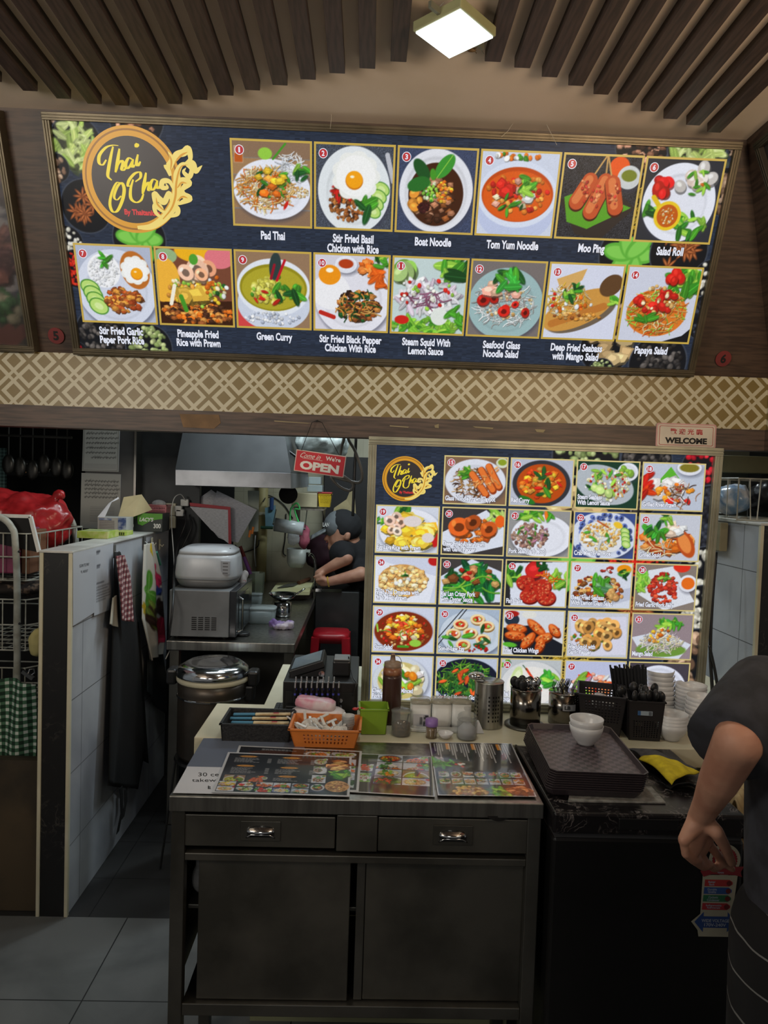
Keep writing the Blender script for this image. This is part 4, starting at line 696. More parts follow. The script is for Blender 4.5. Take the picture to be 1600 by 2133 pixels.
# thing clipped on the right drawer: dark cloth tongue with a red thread
c = at(1040, 1703, Y=1.558); tag(M().sheet(lambda u, v: ((u-.5)*.065, -.004-.002*math.sin(6*u), -.012*math.sin(PI*u)*v), 12, 4).obj('cloth_tongue', DARKF, loc=c+Vector((0, 0, .006)), solid=.002), 'black cloth tongue caught over the top of the right drawer', 'cloth')
# black chest freezer with a marbled lid
fz = thing('chest_freezer', 'small black freezer with a marbled black lid, stacked trays on top', 'freezer', (.634, 1.71, 0))
FB = mat('black enamel', (20, 20, 21), .35, 0, (15, 15, 16), 3); MARB2 = vein('black crackled film', (24, 22, 24), (150, 142, 140), 34, .03, .32, .9)
M().box(-.21, .212, -.19, .195, .0, .742).obj('body', FB, fz, bevel=.008); M().box(-.212, .212, -.197, .2, .752, .799).obj('lid', MARB2, fz, bevel=.006)
M().box(-.205, .206, -.186, .19, .74, .754).obj('gasket', mat('grey rubber', (58, 58, 60), .6), fz)
M().box(-.07, .06, -.199, -.196, .765, .79).obj('grip_plate', BLACK, fz, bevel=.002); M().box(-.02, .08, -.193, -.188, .12, .155).obj('drain_plate', FB, fz, bevel=.003)
M().box(-.214, -.21, -.197, .2, .79, .801).obj('edge_trim', mat('dark steel trim', (86, 84, 84), .35, .9), fz)
# warranty sticker on the freezer front
F0 = 1.5185
st = thing('warranty_sticker', 'tall sticker reading WIDE VOLTAGE on the freezer front, red seal on top', 'sticker', at(1492, 1860, Y=F0), rot=(PI/2, math.radians(-.0), 0))
sx = F0/FPX; S = lambda x, y, z=0: ((x-592)/4*sx, -(y-1040)/4*sx, z)
def spoly(pts, z, th, nm, col, rough=.5):
    M().prism([S(x, y, z) for x, y in pts][::-1], (0, 0, th)).obj(nm, mat(nm+' ink', col, rough), st)
circ = lambda cx, cy, r, n=32, tooth=0: [(cx+(r+(tooth if i % 2 else 0))*math.cos(2*PI*i/n), cy+(r+(tooth if i % 2 else 0))*math.sin(2*PI*i/n)) for i in range(n)]
SB = (150, 148, 132)
spoly(circ(650, 745, 138, 36), .0005, .0004, 'seal_back', SB); spoly([(466, 880), (770, 880), (740, 1225), (800, 1298), (735, 1370), (722, 1425), (455, 1425), (445, 1370), (386, 1295), (462, 1225)], .0005, .0006, 'back', SB)
spoly(circ(650, 745, 104, 60, 9), .001, .0003, 'seal_ring', (120, 34, 40)); spoly(circ(650, 745, 84), .0014, .0003, 'seal_band', SB); spoly(circ(650, 735, 66), .0018, .0003, 'seal_centre', (112, 30, 36))
spoly([(440, 845), (500, 815), (800, 800), (820, 795), (790, 850), (805, 890), (740, 875), (540, 870), (470, 895)], .002, .0003, 'ribbon', (120, 36, 44))
for k, (c_, y) in enumerate((((150, 44, 46), 920), ((40, 70, 128), 988), ((36, 96, 66), 1056), ((150, 40, 48), 1128))):
    spoly([(487-k*4, y), (700-k*4, y), (728-k*4, y+20), (728-k*4, y+40), (700-k*4, y+58), (484-k*4, y+58)], .0013, .0003, ['top_band', 'second_band', 'third_band', 'fourth_band'][k], c_)
    spoly(circ(697-k*4, y+30, 22, 20), .0018, .0002, 'band_emblem', (c_[0]*.6, c_[1]*.6, c_[2]*.6))
spoly([(412, 1295), (490, 1205), (490, 1245), (700, 1245), (700, 1205), (778, 1300), (700, 1380), (700, 1345), (490, 1345), (490, 1385)], .0013, .0003, 'voltage_arrow', (34, 62, 118))
mb = M(); mb2 = M(); mb3 = M()
for s, cx, cy, w_, h_ in (('WIDE VOLTAGE', 593, 1281, 240, 28), ('170V-240V', 593, 1318, 190, 28), ('Better\nBack', 546, 950, 62, 40), ('Durable\nQuality', 552, 1018, 80, 44), ('Cyclonic\nCondenser', 565, 1086, 110, 44), ('Indispensable\nRefrigerant', 572, 1158, 135, 42), ('3', 652, 735, 44, 80), ('YEARS', 615, 855, 60, 14)):
    put_text(mb3 if cy > 1200 else mb if cy > 900 else mb2, s, lambda x, y, z: S(x, -y, .0022 if cy > 900 else .0026), cx, -cy, w_, h_, .02, .9, z=0)
mb.obj('lettering', mat('pale sticker lettering', (150, 160, 176), .6), st); mb3.obj('voltage_lettering', mat('pale sticker lettering', (150, 160, 176), .6), st); mb2.obj('seal_lettering', mat('pale sticker lettering', (150, 160, 176), .6), st)
# papers and menus on the cabinet
PRN = printed('laminated print', .2, .8)
def sheet4(name, quad, z, arr, label, cat, group=None, m=None, margin=.05):
    """quad: pixel corners TL TR BR BL on the plane z"""
    P4 = [at(*q, Z=z) for q in quad]; c = sum(P4, Vector())/4; Q = [p-c for p in P4]
    def f(u, v):
        k = lambda i: (1-u)*(1-v)*Q[0][i]+u*(1-v)*Q[1][i]+u*v*Q[2][i]+(1-u)*v*Q[3][i]
        return k(0), k(1), 0*u+.0006
    t = thing(name, label, cat, c, group=group); g = inkgrid('print', arr, f, m or PRN, t)
    M().prism([q for q in Q][::-1], (0, 0, .0005)).obj('laminate', mat('laminate edge', (176, 178, 182), .15), t); return t
def menu_pic(kind, w_=190, h_=130):
    p = Pic(w_, h_, (190, 192, 198)); A = h_/w_; e = .02; p.rect(e, e, 1-e, A-e, (26, 27, 34))
    def mini(x, y, ww, hh, i): 
        q = dish(i, max(10, int(ww*w_)), max(8, int(hh*w_))); j0, i0 = int(y*w_), int(x*w_); q = q[:h_-j0, :w_-i0]; p.a[j0:j0+q.shape[0], i0:i0+q.shape[1]] = q*.9
    def words(x, y, n, L, dx=0): 
        for k in range(n):
            xx = x
            while xx < x+L*RNG.uniform(.6, 1): s = RNG.uniform(.008, .03); p.seg(xx, y+k*.017, xx+s, y+k*.017, .007, (188, 188, 190), .8); xx += s+.01
            if dx: p.seg(x+dx, y+k*.017, x+dx+.025, y+k*.017, .007, (188, 188, 190), .8)
    if kind == 0:
        for x, y, n in ((.08, .07, 5), (.08, .24, 6), (.42, .07, 5), (.42, .25, 5), (.42, .4, 3)):
            p.ell(x+.1, y, .07, .016, (214, 150, 70)); p.seg(x+.06, y, x+.14, y, .006, (60, 36, 14)); words(x, y+.035, n, .2, .26)
        for i in range(2): mini(.05+.17*i, .40, .16, .1, (8, 4)[i])
        for j in range(2):
            for i in range(5): mini(.03+.135*i, .51+.075*j, .128, .07, (18, 5, 30, 3, 15, 23, 16, 25, 21, 29)[i+5*j])
        for j in range(4): mini(.71, .06+.15*j, .11, .13, (16, 20, 26, 2)[j])
        p.pile(.9, .17, .07, .07, 20, 'c', [(226, 160, 110), TN, BR], .04); leafs(p, .9, .34, .08, 12); p.ell(.9, .53, .09, .09, (200, 150, 100)); p.pile(.9, .53, .08, .08, 80, 'd', [TN, (150, 100, 60)], .01)
    elif kind == 1:
        words(.2, .05, 2, .3); p.ell(.3, .12, .2, .05, (60, 30, 20)); mini(.55, .05, .2, .1, 14); mini(.76, .05, .2, .1, 16)
        for j in range(4):
            for i in range(2): mini(.55+.21*i, .17+.12*j, .2, .11, (17, 22, 19, 9, 24, 33, 8, 10)[2*j+i])
    elif kind == 2:
        mini(.02, .25, .2, .19, 25); mini(.02, .45, .2, .19, 10)
        for j in range(4):
            for i in range(2): mini(.26+.35*i, .03+.16*j, .34, .15, (15, 19, 22, 13, 33, 8, 34, 23)[2*j+i])
    else:
        for k, x in enumerate((.06, .36, .66)):
            p.rect(x+.13, .04, x+.18, .2, (214, 140, 50)); 
            for i in range(10):
                if 3 < i < 6: continue
                for j in range(6+(i*3+k) % 9): p.seg(x+.028*i, .05+.035*j, x+.028*i, .07+.035*j, .014, (206, 206, 208), .9)
        p.pile(.1, .55, .14, .1, 12, 'l', [GR, (190, 190, 196)], .05); p.pile(.3, .6, .06, .05, 6, 'd', [RD, WH], .03)
        for j in range(2):
            for i in range(7): mini(.05+.13*i, .76+.15*j, .12, .13, (20, 2, 30, 21, 4, 15, 6, 8, 12, 31, 17, 22, 33, 9)[i+7*j])
        p.pile(.35, 1.16, .2, .08, 60, 'd', [TN, BR], .03); leafs(p, .62, 1.16, .1, 12); p.pile(.85, 1.16, .1, .07, 20, 'c', [(226, 150, 100), BR], .05)
    p.grain(.015); return np.clip(p.a, 0, 255)
mt = sheet4('table_mat', [(424, 1538), (640, 1541), (620, 1602), (389, 1597)], .8008, Pic(20, 10, (104, 112, 130)).a, 'bluish grey sheet on the left back of the cabinet top', 'mat', m=PRN)
pn = Pic(30, 20, (206, 208, 216)).a; nt = sheet4('notice', [(390, 1597), (600, 1602), (590, 1657), (360, 1652)], .8022, pn, 'white laminated notice about takeaway charges, left front corner of the cabinet', 'notice', m=PRN)
mb = M(); n0 = Vector(nt.location); nf = lambda x, y, z: tuple(at(x, -y, Z=.8032)-n0)
put_text(mb, '30 cents', nf, 447, -1613, 68, 7.5, .0); put_text(mb, 'takeway', nf, 434, -1626, 68, 9, .0); put_text(mb, 'i:', nf, 436, -1640, 6, 7, .05); mb.obj('notice_lettering', mat('black ink', (14, 12, 12), .7), nt)
sheet4('menu_sheet', [(498, 1553), (754, 1565), (747, 1649), (466, 1640)], .8036, menu_pic(1), 'laminated menu sheet lying under the front left menu sheet', 'menu', 'laminated menu sheets')
sheet4('menu_sheet', [(752, 1570), (899, 1576), (906, 1660), (728, 1650)], .8030, menu_pic(2, 130, 110), 'laminated sheet of dish photos in the middle of the cabinet top', 'menu', 'laminated menu sheets')
sheet4('menu_sheet', [(475, 1567), (733, 1577), (728, 1660), (441, 1651)], .8052, menu_pic(0), 'front left laminated menu sheet, overlapping the takeaway notice', 'menu', 'laminated menu sheets')
sheet4('menu_sheet', [(894, 1546), (1066, 1549), (1118, 1660), (912, 1657)], .8044, menu_pic(3, 130, 165), 'laminated menu turned sideways at the right front of the cabinet', 'menu', 'laminated menu sheets')
# ================================================================ things on the counter
GR_ = 'counter pots'
def base(x, y, z=ZT): return at(x, y, Z=z)
WEAVE = mat('black woven plastic', (38, 38, 40), .6, 0, (18, 18, 20), 170, (1, 1, 1), bump=.5)
def quad_box(name, label, cat, c, lo, hi, h, th, m, rz=0, holes=None, part=False):
    """open box: lo/hi half sizes at foot and rim; holes = (rows, cols, zone) leaves real openings in the long walls"""
    mb = M(); (a0, b0), (a1, b1) = lo, hi
    mb.box(-a0, a0, -b0, b0, 0, th)
    P = lambda s, u, z: (s[0]*(a0+(a1-a0)*z/h)*(1 if s[1] == 0 else u), 0, 0)
    def wall(ax, sg):
        n = 1; 
        def pt(u, v, off):
            z = v*h; k = v; A_, B_ = a0+(a1-a0)*k-off, b0+(b1-b0)*k-off
            return (sg*A_, u*(b0+(b1-b0)*k), z) if ax == 0 else (u*(a0+(a1-a0)*k), sg*B_, z)
        if holes is None: cells = [((-1, 1), (0, 1))]
        else:
            r, cN, (u0, u1, v0, v1), fu, fv = holes; us = [-1, u0]; vs = [0, v0]; cells = [((-1, 1), (0, v0)), ((-1, 1), (v1, 1)), ((-1, u0), (v0, v1)), ((u1, 1), (v0, v1))]
            du, dv = (u1-u0)/cN, (v1-v0)/r
            for j in range(r): 
                cells.append(((u0, u1), (v0+dv*j, v0+dv*(j+1-fv))))
                for i in range(cN): cells.append(((u0+du*i, u0+du*(i+1-fu)), (v0+dv*(j+1-fv), v0+dv*(j+1))))
        for (ua, ub), (va, vb) in cells:
            q = [pt(ua, va, 0), pt(ub, va, 0), pt(ub, vb, 0), pt(ua, vb, 0)]; r_ = [pt(ua, va, th), pt(ub, va, th), pt(ub, vb, th), pt(ua, vb, th)]
            mb._add(q+r_, [(0, 1, 2, 3), (7, 6, 5, 4), (0, 4, 5, 1), (1, 5, 6, 2), (2, 6, 7, 3), (3, 7, 4, 0)])
    for ax in (0, 1):
        for sg in (-1, 1): wall(ax, sg)
    r = a1+.003; q = b1+.003
    for x0, x1, y0, y1 in ((-r, r, -q, -b1+th), (-r, r, b1-th, q), (-r, -a1+th, -q, q), (a1-th, r, -q, q)): mb.box(x0, x1, y0, y1, h-.003, h+.001)
    if part: return mb
    o = mb.obj(name, m, loc=c); o.rotation_euler = (0, 0, rz); return tag(o, label, cat)
c = at(527, 1548, Z=ZT); quad_box('woven_basket', 'black woven basket holding paper wrapped chopsticks, left of the orange basket', 'basket', (c.x+.005, c.y+.07, ZT+.001), (.088, .062), (.092, .066), .047, .004, WEAVE, -.01)
bx, by = c.x+.005, c.y+.07
CHM = mat('chopstick sleeve', (206, 188, 150), .7, 0, (176, 150, 110), 40); BLU = mat('blue sleeve print', (60, 120, 150), .6)
for i in range(6):
    t = thing('wrapped_chopsticks', 'paper wrapped chopsticks '+['lowest at the front of', 'second from the front of', 'third from the front of', 'fourth from the front of', 'fifth from the front of', 'at the back wall of'][i]+' the woven basket', 'chopsticks', (bx+.006*(i % 2)-.003, by-.045+.017*i, ZT+.008+.0062*i), (i-2)*.03, 'wrapped chopsticks in the black basket')
    M().box(-.02, .078, -.007, .007, 0, .0055).obj('sleeve', CHM, t, bevel=.002); M().box(-.08, -.02, -.0068, .0068, .0002, .0053).obj('blue_end', BLU, t, bevel=.002); M().box(.03, .045, -.004, .004, .0053, .0058).obj('red_print', mat('red ink', (176, 50, 56), .6), t)
# orange basket with disposable spoons and cups
c = at(676, 1561, Z=ZT); ORP = mat('orange plastic', (214, 124, 52), .4); OBX, OBY = c.x, c.y+.062
quad_box('orange_basket', 'orange plastic basket of white spoons and clear cups', 'basket', (OBX, OBY, ZT+.001), (.078, .052), (.092, .064), .05, .003, ORP, -.02, (3, 12, (-.7, .7, .14, .72), .42, .62))
SPW = mat('translucent white plastic', (214, 212, 208), .3, alpha=.85)
spm = None
for i in range(14):
    x, y = OBX-.064+.0085*i, OBY+random.uniform(-.03, .02)
    lab = f'white plastic spoon, {ORD[i]} from the left in the orange basket'
    if spm is None:
        spm = thing('plastic_spoon', lab, 'spoon', (x, y, ZT+.03), 0, 'white spoons in the orange basket')
        M().sheet(lambda u, v: ((u-.5)*.036*math.sin(PI*min(1, max(.02, v)))**.5, (v-.5)*.058, -.012*math.sin(PI*u)*math.sin(PI*v)), 8, 8).obj('bowl', SPW, spm, solid=.0012, smooth=True)
        M().box(-.004, .004, .026, .06, -.001, .002).obj('handle', SPW, spm, bevel=.001)
        r = spm
    else: r = dup(spm, (x, y, ZT+.03+.006*math.sin(i*.6)+.002*(i % 3)), lab)
    r.rotation_euler = (random.uniform(.1, .5), random.uniform(-.5, .5), random.uniform(-1.2, 1.2))
for i in range(5):
    o = M().cup([(.012, 0), (.0165, .03), (.018, .031)], .0008).obj('sauce_cup', GREYPL, loc=(OBX+.058, OBY+.012, ZT+.012+.006*i), smooth=True); tag(o, f'clear plastic cup, {ORD[i]} from the bottom of the nested cups in the orange basket', 'cup', 'clear cups in the orange basket')
# packs of tissue behind the orange basket
PINK = mat('pink tissue pack', (206, 140, 160), .4, 0, (214, 200, 206), 26, bump=.3); TIS = mat('tissue pack', (212, 204, 206), .35, 0, (196, 130, 150), 16, band=(.6, .75), bump=.4)
def soft_box(mb, sx, sy, sz, puff=.12):
    return mb.lathe([(.001, 0), (.5, .02*sz), (.52, .3*sz), (.5, .75*sz), (.42, .95*sz), (.001, sz)], n=32, sx=sx, sy=sy, sq=6)
c = at(666, 1496, Z=ZT); tag(soft_box(M(), .15, .07, .05).obj('tissue_pack', TIS, loc=(c.x, c.y-.062, ZT+.001), smooth=True, disp=(.012, .05)), 'white and pink tissue pack behind the orange basket, lower of two', 'tissue pack', 'tissue packs')
tag(soft_box(M(), .11, .05, .026).obj('tissue_pack', PINK, loc=(c.x-.012, c.y-.06, ZT+.052), smooth=True, rot=(0, .1, -.15), disp=(.01, .04)), 'bright pink tissue pack lying on top of the white pack', 'tissue pack', 'tissue packs')
# cash drawer, screen, printer, pens, keypad
c0 = at(588, 1490, Z=ZT); c1 = at(744, 1490, Z=ZT); zc = at(660, 1421, Y=c0.y).z
cdw = thing('cash_drawer', 'black metal cash drawer behind the tissue packs, carrying the till screen', 'cash drawer', ((c0.x+c1.x)/2, c0.y+.16, ZT))
hw = (c1.x-c0.x)/2; M().box(-hw, hw, -.16, .17, 0, zc-ZT).obj('body', BLACK, cdw, bevel=.003); M().box(-hw+.008, hw-.008, -.163, -.16, .012, (zc-ZT)*.72).obj('front', BLACKM, cdw, bevel=.001); M().lathe([(.006, 0), (.006, .004)], n=16).obj('lock', CHROME, cdw, loc=(hw*.55, -.163, .05), rot=(PI/2, 0, 0))
rk = thing('pen_rack', 'black rack full of upright silver tipped pens in front of the cash drawer', 'rack', (cdw.location.x-.005, c0.y-.022, ZT)); M().box(-.092, .072, -.017, .017, 0, .04).obj('body', BLACK, rk, bevel=.002)
n_ = 0
for row, (cnt, y0) in enumerate(((9, 1424), (8, 1414))):
    for i in range(cnt):
        p = at((615 if row == 0 else 616.5)+11.4*i, y0, Y=c0.y-.03+.016*row); lab = f'silver tipped black pen, {ORD[i]} from left in the {"front" if row == 0 else "back"} row'
        t = thing('pen', lab, 'pen', (p.x, c0.y-.03+.016*row, ZT+.041), group='pens in the rack')
        h = p.z-ZT-.041; M().lathe([(.0032, 0), (.0032, h-.012)], n=8).obj('barrel', BLACK, t); M().lathe([(.0026, h-.012), (.0022, h+.006)], n=8).obj('tip', mat('pale metal', (196, 200, 206), .3, .7), t); M().lathe([(.0034, h-.034), (.0034, h-.028)], n=8).obj('ring', mat('blue ring', (70, 74, 170), .4), t)
zt = zc+.001
pts = [at(601, 1398, Y=c0.y+.05), at(612, 1371, Y=c0.y+.24), at(677, 1352, Y=c0.y+.25), at(672, 1376, Y=c0.y+.05)]
sl = thing('till_screen', 'tilted black touch screen till on the cash drawer', 'screen', (cdw.location.x-.04, c0.y+.1, zt))
L0 = Vector(sl.location); q = [p-L0 for p in pts]
up = (q[1]-q[0]).cross(q[3]-q[0]).normalized(); up = up if up.z > 0 else -up
M().prism([p+up*.0 for p in q], -up*.022).obj('housing', BLACK, sl, bevel=.003)
ctr = sum(q, Vector())/4; M().prism([ctr+(p-ctr)*.86+up*.0006 for p in q], up*.0006).obj('display', mat('display reflection tint', (126, 140, 152), .08, 0, (116, 130, 142), 3), sl)  # bluish reflection on the screen is put into the display colour
qb = [p-up*.023 for p in q]; bt = [Vector((p.x, p.y, .001)) for p in qb]; oq = [0, 3, 2, 1]; M().hexa([bt[i] for i in oq], [qb[i] for i in oq]).obj('base', BLACK, sl)
M().lathe([(.009, 0), (.009, .004)], n=20).obj('button', CHROME, sl, loc=(.04, q[3].y-.002, .012), rot=(PI/2, 0, 0))
p = at(711, 1410, Z=zt); pr = thing('receipt_printer', 'small black receipt printer right of the till screen', 'printer', (p.x, p.y+.04, zt)); M().box(-.027, .027, -.04, .05, 0, .048).obj('body', BLACK, pr, bevel=.006); M().box(-.024, .024, -.036, .03, .048, .053).obj('lid', mat('grey plastic', (120, 122, 124), .4), pr, bevel=.002)
tag(M().tube(spline([(p.x+.02, p.y+.01, zt+.06), at(730, 1390, Y=p.y+.03), at(736, 1412, Y=p.y-.04), at(742, 1425, Y=c0.y-.01), at(735, 1450, Y=c0.y-.012)]), .002, 6).obj('cable', BLACK, smooth=True), 'black cable trailing from the receipt printer over the cash drawer', 'cable')
c = at(584, 1488, Z=ZT); kp = thing('keypad', 'small black keypad left of the pen rack', 'keypad', (c.x, c.y+.03, ZT), .0); M().box(-.022, .022, -.03, .045, 0, .012).obj('body', BLACK, kp, bevel=.003)
for i in range(3):
    for j in range(4): M().box(-.018+.0125*i, -.0075+.0125*i, -.024+.016*j, -.012+.016*j, .012, .015).obj('key', mat('grey keys', (60, 62, 66), .4), kp)
# lime bin with a red spoon
c = at(777, 1531, Z=ZT); LIME = mat('lime green plastic', (128, 164, 42), .4)
LBX = quad_box('lime_bin', 'square lime green plastic bin beside the sauce bottle', 'bin', (c.x, c.y+.032, ZT+.001), (.034, .03), (.039, .035), .071, .002, LIME, .03)
q0 = at(742, 1476, Y=c.y+.01); t = thing('red_spoon', 'red plastic spoon sticking out of the lime bin on the left', 'spoon', (q0.x, q0.y, q0.z)); M().tube([(0, 0, 0), (.012, .002, .002), (.06, .016, -.02)], .0026, 6).obj('handle', mat('red plastic', (190, 52, 52), .4), t); M().ball((-.002, 0, -.001), (.009, .006, .004), 12, 8).obj('bowl', mat('red plastic', (190, 52, 52), .4), t, smooth=True)
# sauce bottle
def stand(x, y, dy=0.): p = at(x, y, Z=ZT); return Vector((p.x, p.y+dy, ZT+.0005))
c = stand(815, 1512, .03); k = c.y/FPX; sb = thing('sauce_bottle', 'tall squeeze bottle of dark brown sauce with a capped nozzle', 'bottle', c)
h = at(815, 1388, Y=c.y).z-ZT; r = 20*k
M().lathe([(r*.96, 0), (r, .006), (r, h*.8), (r*.98, h*.86)], n=32).obj('sauce', mat('brown sauce', (62, 40, 34), .3, 0, (70, 46, 38), 10), sb, smooth=True)
M().lathe([(r*.99, h*.861), (r, h*.9), (r*.93, h*.99), (r*.6, h*1.0)], n=32).obj('bottle_shoulder', mat('cloudy plastic with sauce', (150, 106, 76), .3, 0, (128, 70, 40), 40, alpha=.95), sb, smooth=True)
M().lathe([(r*.9, h*.95), (r*.9, h*1.07), (r*.4, h*1.08), (r*.3, h*1.1), (r*.22, h*1.2), (r*.24, h*1.2), (r*.2, h*1.22)], n=28).obj('nozzle_cap', mat('brownish cap', (138, 116, 98), .4), sb, smooth=True)
M().tube(spline([(r*.25, 0, h*1.19), (r*.7, .0, h*1.16), (r*.98, 0, h*1.05), (r*1.0, 0, h*.98)]), .0008, 5).obj('cap_strap', BLACK, sb)
# chilli jar with lid and spoon
c = stand(836, 1536, .022); k = c.y/FPX; r = 21*k; h = at(836, 1482, Y=c.y).z-ZT; J = thing('chilli_jar', 'small glass jar of dark chilli flakes with a knobbed glass lid', 'jar', c)
M().cup([(r*.94, 0), (r, .004), (r, h)], .0016, n=32).obj('glass', GLASS, J, smooth=True); M().lathe([(r*.9, .003), (r*.92, h*.5), (r*.6, h*.53)], n=28).obj('chilli', mat('chilli flakes', (70, 56, 38), .8, 0, (104, 74, 40), 160), J, smooth=True)
M().lathe([(r*1.05, h), (r*1.05, h+.003), (r*.25, h+.005), (r*.14, h+.009), (r*.2, h+.014), (.001, h+.016)], n=32).obj('lid', GLASS, J, smooth=True)
M().tube([(r*.5, -r*.2, h*.3), (r*.55, -r*.5, h*.7), (r*.7, -r*.4, h*.96)], .0018, 6).obj('spoon', mat('dark steel', (90, 88, 84), .3, .8), J); M().tube([(r*.3, -r*.88, h*.62), (-r*.2, -r*.95, h*.75)], .0006, 4).obj('splash', mat('oil splash', (120, 80, 40), .4), J)
# three seasoning boxes on a tray
c = stand(920, 1524, .03); k = c.y/FPX; sr = thing('seasoning_rack', 'white tray carrying three lidded seasoning boxes', 'tray', c)
M().lathe([(.5, 0), (.5, .006), (.47, .007), (.46, .014), (.44, .014), (.44, .004)], n=40, sx=138*k, sy=.075, sq=7).obj('tray', WHITEP, sr, smooth=False)
for i, xx in enumerate((876, 920, 961)):
    t = thing('seasoning_box', ['white seasoning box with a printed label, left of the three', 'middle white seasoning box of the three on the tray', 'right white seasoning box, half behind the sugar jar'][i], 'box', (c.x+(xx-920)*k, c.y, ZT+.0045), group='seasoning boxes')
    hh = at(xx, 1466, Y=c.y-.02).z-ZT-.004; M().lathe([(.46, 0), (.5, hh*.2), (.5, hh)], n=36, sx=42*k, sy=.058, sq=5).obj('box', WHITEP, t, smooth=True)
    M().lathe([(.52, hh), (.53, hh+.002), (.53, hh+.006), (.46, hh+.009), (.001, hh+.009)], n=36, sx=42*k, sy=.06, sq=5).obj('lid', mat('clear lid', (196, 190, 168), .12, alpha=.45), t, smooth=True)
    if i == 0:
        M().box(-16*k, 17*k, -.0298, -.0285, hh*.05, hh*.62).obj('label', PAPER, t); M().box(5*k, 16*k, -.0304, -.0298, hh*.1, hh*.58).obj('print', mat('dark print', (50, 50, 60), .6, 0, (170, 170, 180), 120), t)
        for j in range(5): M().box((-2.5+j*1.2)*k, (-1.9+j*1.2)*k, -.0304, -.0298, hh*.2, hh*.5).obj('barcode_bar', BLACKM, t)
# toothpick bottle, little dish, sugar jar, napkin
c = stand(899, 1539, .012); k = c.y/FPX; r = 12*k; h = at(899, 1512, Y=c.y).z-ZT; t = thing('toothpick_bottle', 'small toothpick bottle with a purple lid', 'bottle', c)
M().lathe([(r*.95, 0), (r*.95, h)], n=24).obj('bottle', mat('toothpicks in clear plastic', (128, 112, 90), .25, 0, (100, 86, 66), 90, (1, 1, .1)), t, smooth=True); M().lathe([(r*1.1, h), (r*1.13, h+.004), (r*1.1, h+.019), (.001, h+.02)], n=24).obj('lid', mat('purple plastic', (142, 108, 178), .4), t, smooth=True); M().lathe([(r*.96, h*.2), (r*.96, h*.85)], n=7, rz=0).obj('label', PAPER, t)
c = stand(929, 1542, .014); k = c.y/FPX; tag(M().cup([(8*k, 0), (12*k, .006), (16.5*k, .016)], .0015, n=28).obj('sauce_dish', BOWLW, loc=c, smooth=True), 'tiny white sauce dish left of the sugar jar', 'dish')
c = stand(975, 1545, .026); k = c.y/FPX; r = 22*k; h = at(975, 1499, Y=c.y).z-ZT; t = thing('sugar_jar', 'patterned glass sugar jar with a domed glass stopper', 'jar', c)
M().cup([(r*.9, 0), (r, .005), (r, h*.85), (r*.85, h)], .002, n=32).obj('glass', glass('pressed glass', (150, 156, 158), .22, .12), t, smooth=True); M().lathe([(r*.86, .003), (r*.9, h*.5), (r*.35, h*.82), (r*.2, h*.8)], n=24).obj('sugar', mat('white sugar', (216, 218, 222), .9), t, smooth=True)
M().lathe([(r*.95, h), (r*1.0, h+.003), (r*.94, h+.006), (r*.9, h+.008), (r*.95, h+.011), (r*.75, h+.017), (r*.4, h+.021), (r*.2, h+.023), (r*.36, h+.028), (r*.38, h+.033), (.001, h+.037)], n=32).obj('stopper', GLASS, t, smooth=True)
c = stand(1001, 1531, .02); tag(M().hexa([(-.012, -.01, 0), (.012, -.008, 0), (.01, .02, 0), (-.012, .018, 0)], [(-.008, .0, .03), (-.002, .004, .032), (-.002, .014, .03), (-.008, .014, .03)]).obj('napkin', PAPER, loc=c), 'folded white napkin between sugar jar and perforated cutlery pot', 'napkin')
# three steel pots
def pot(x0, x1, yb, yr, name, label, holes=False, dark=False):
    c = stand((x0+x1)/2, yb, (x1-x0)/2*1.4/1000); k = c.y/FPX; r = (x1-x0)/2*k; h = at((x0+x1)/2, yr, Y=c.y).z-ZT
    t = thing(name, label, 'cutlery holder', c); mb = M(); m = mat('dark polished steel', (120, 116, 110), .18, 1) if dark else STEEL
    if not holes: mb.cup([(r, 0), (r, h)], .001, n=40)
    else:
        n = 64; rows = 15; zs = [h*(.12+.66*i/rows) for i in range(rows+1)]
        def ring(z0, z1, skip=None):
            for i in range(n):
                if skip and skip(i): continue
                a0, a1 = 2*PI*i/n, 2*PI*(i+1)/n; mb.quad((r*math.cos(a0), r*math.sin(a0), z0), (r*math.cos(a1), r*math.sin(a1), z0), (r*math.cos(a1), r*math.sin(a1), z1), (r*math.cos(a0), r*math.sin(a0), z1))
        ring(0, zs[0]); ring(zs[-1], h)
        for j in range(rows): ring(zs[j], zs[j+1], (lambda i: i % 16 in (1, 3, 5) or i % 16 == 14) if j % 2 else None)
        mb.lathe([(r, 0), (.001, .001)], n=32); M().lathe([(r*.955, .002), (r*.955, h*.97)], n=40).obj('inner_shade', BLACKM, t)  # black sleeve added inside so the holes look dark
    mb.lathe([(r, h-.001), (r+.0012, h), (r, h+.0012)], n=40)
    mb.obj('pot', m, t, smooth=True); return t, c, r, h
t, c, r, h = pot(991, 1052, 1521, 1419, 'cutlery_pot', 'tall perforated steel pot with a ladle in it', True)
ld = thing('ladle', 'steel ladle leaning out of the perforated pot to the left', 'ladle', c+Vector((0, 0, h))); M().tube([(.012, 0, -.1), (-.016, -.004, .004), (-.03, -.006, .01)], .003, 6).obj('handle', CHROME, ld); M().ball((-.04, -.006, .016), (.024, .017, .012), 18, 10).obj('bowl', CHROME, ld, smooth=True); 
tag(M().lathe([(.012, 0), (.013, .004), (.001, .006)], n=20).tube([(0, .004, 0), (0, .012, -.09)], .003, 6).obj('spoon', mat('dark red spoon', (110, 44, 40), .4), loc=c+Vector((.002, .006, h-.012))), 'dark red spoon head inside the perforated pot', 'spoon')
t, c, r, h = pot(1068, 1132, 1522, 1433, 'cutlery_pot', 'plain steel pot of black and steel spoons on a dark base ring', False, True)
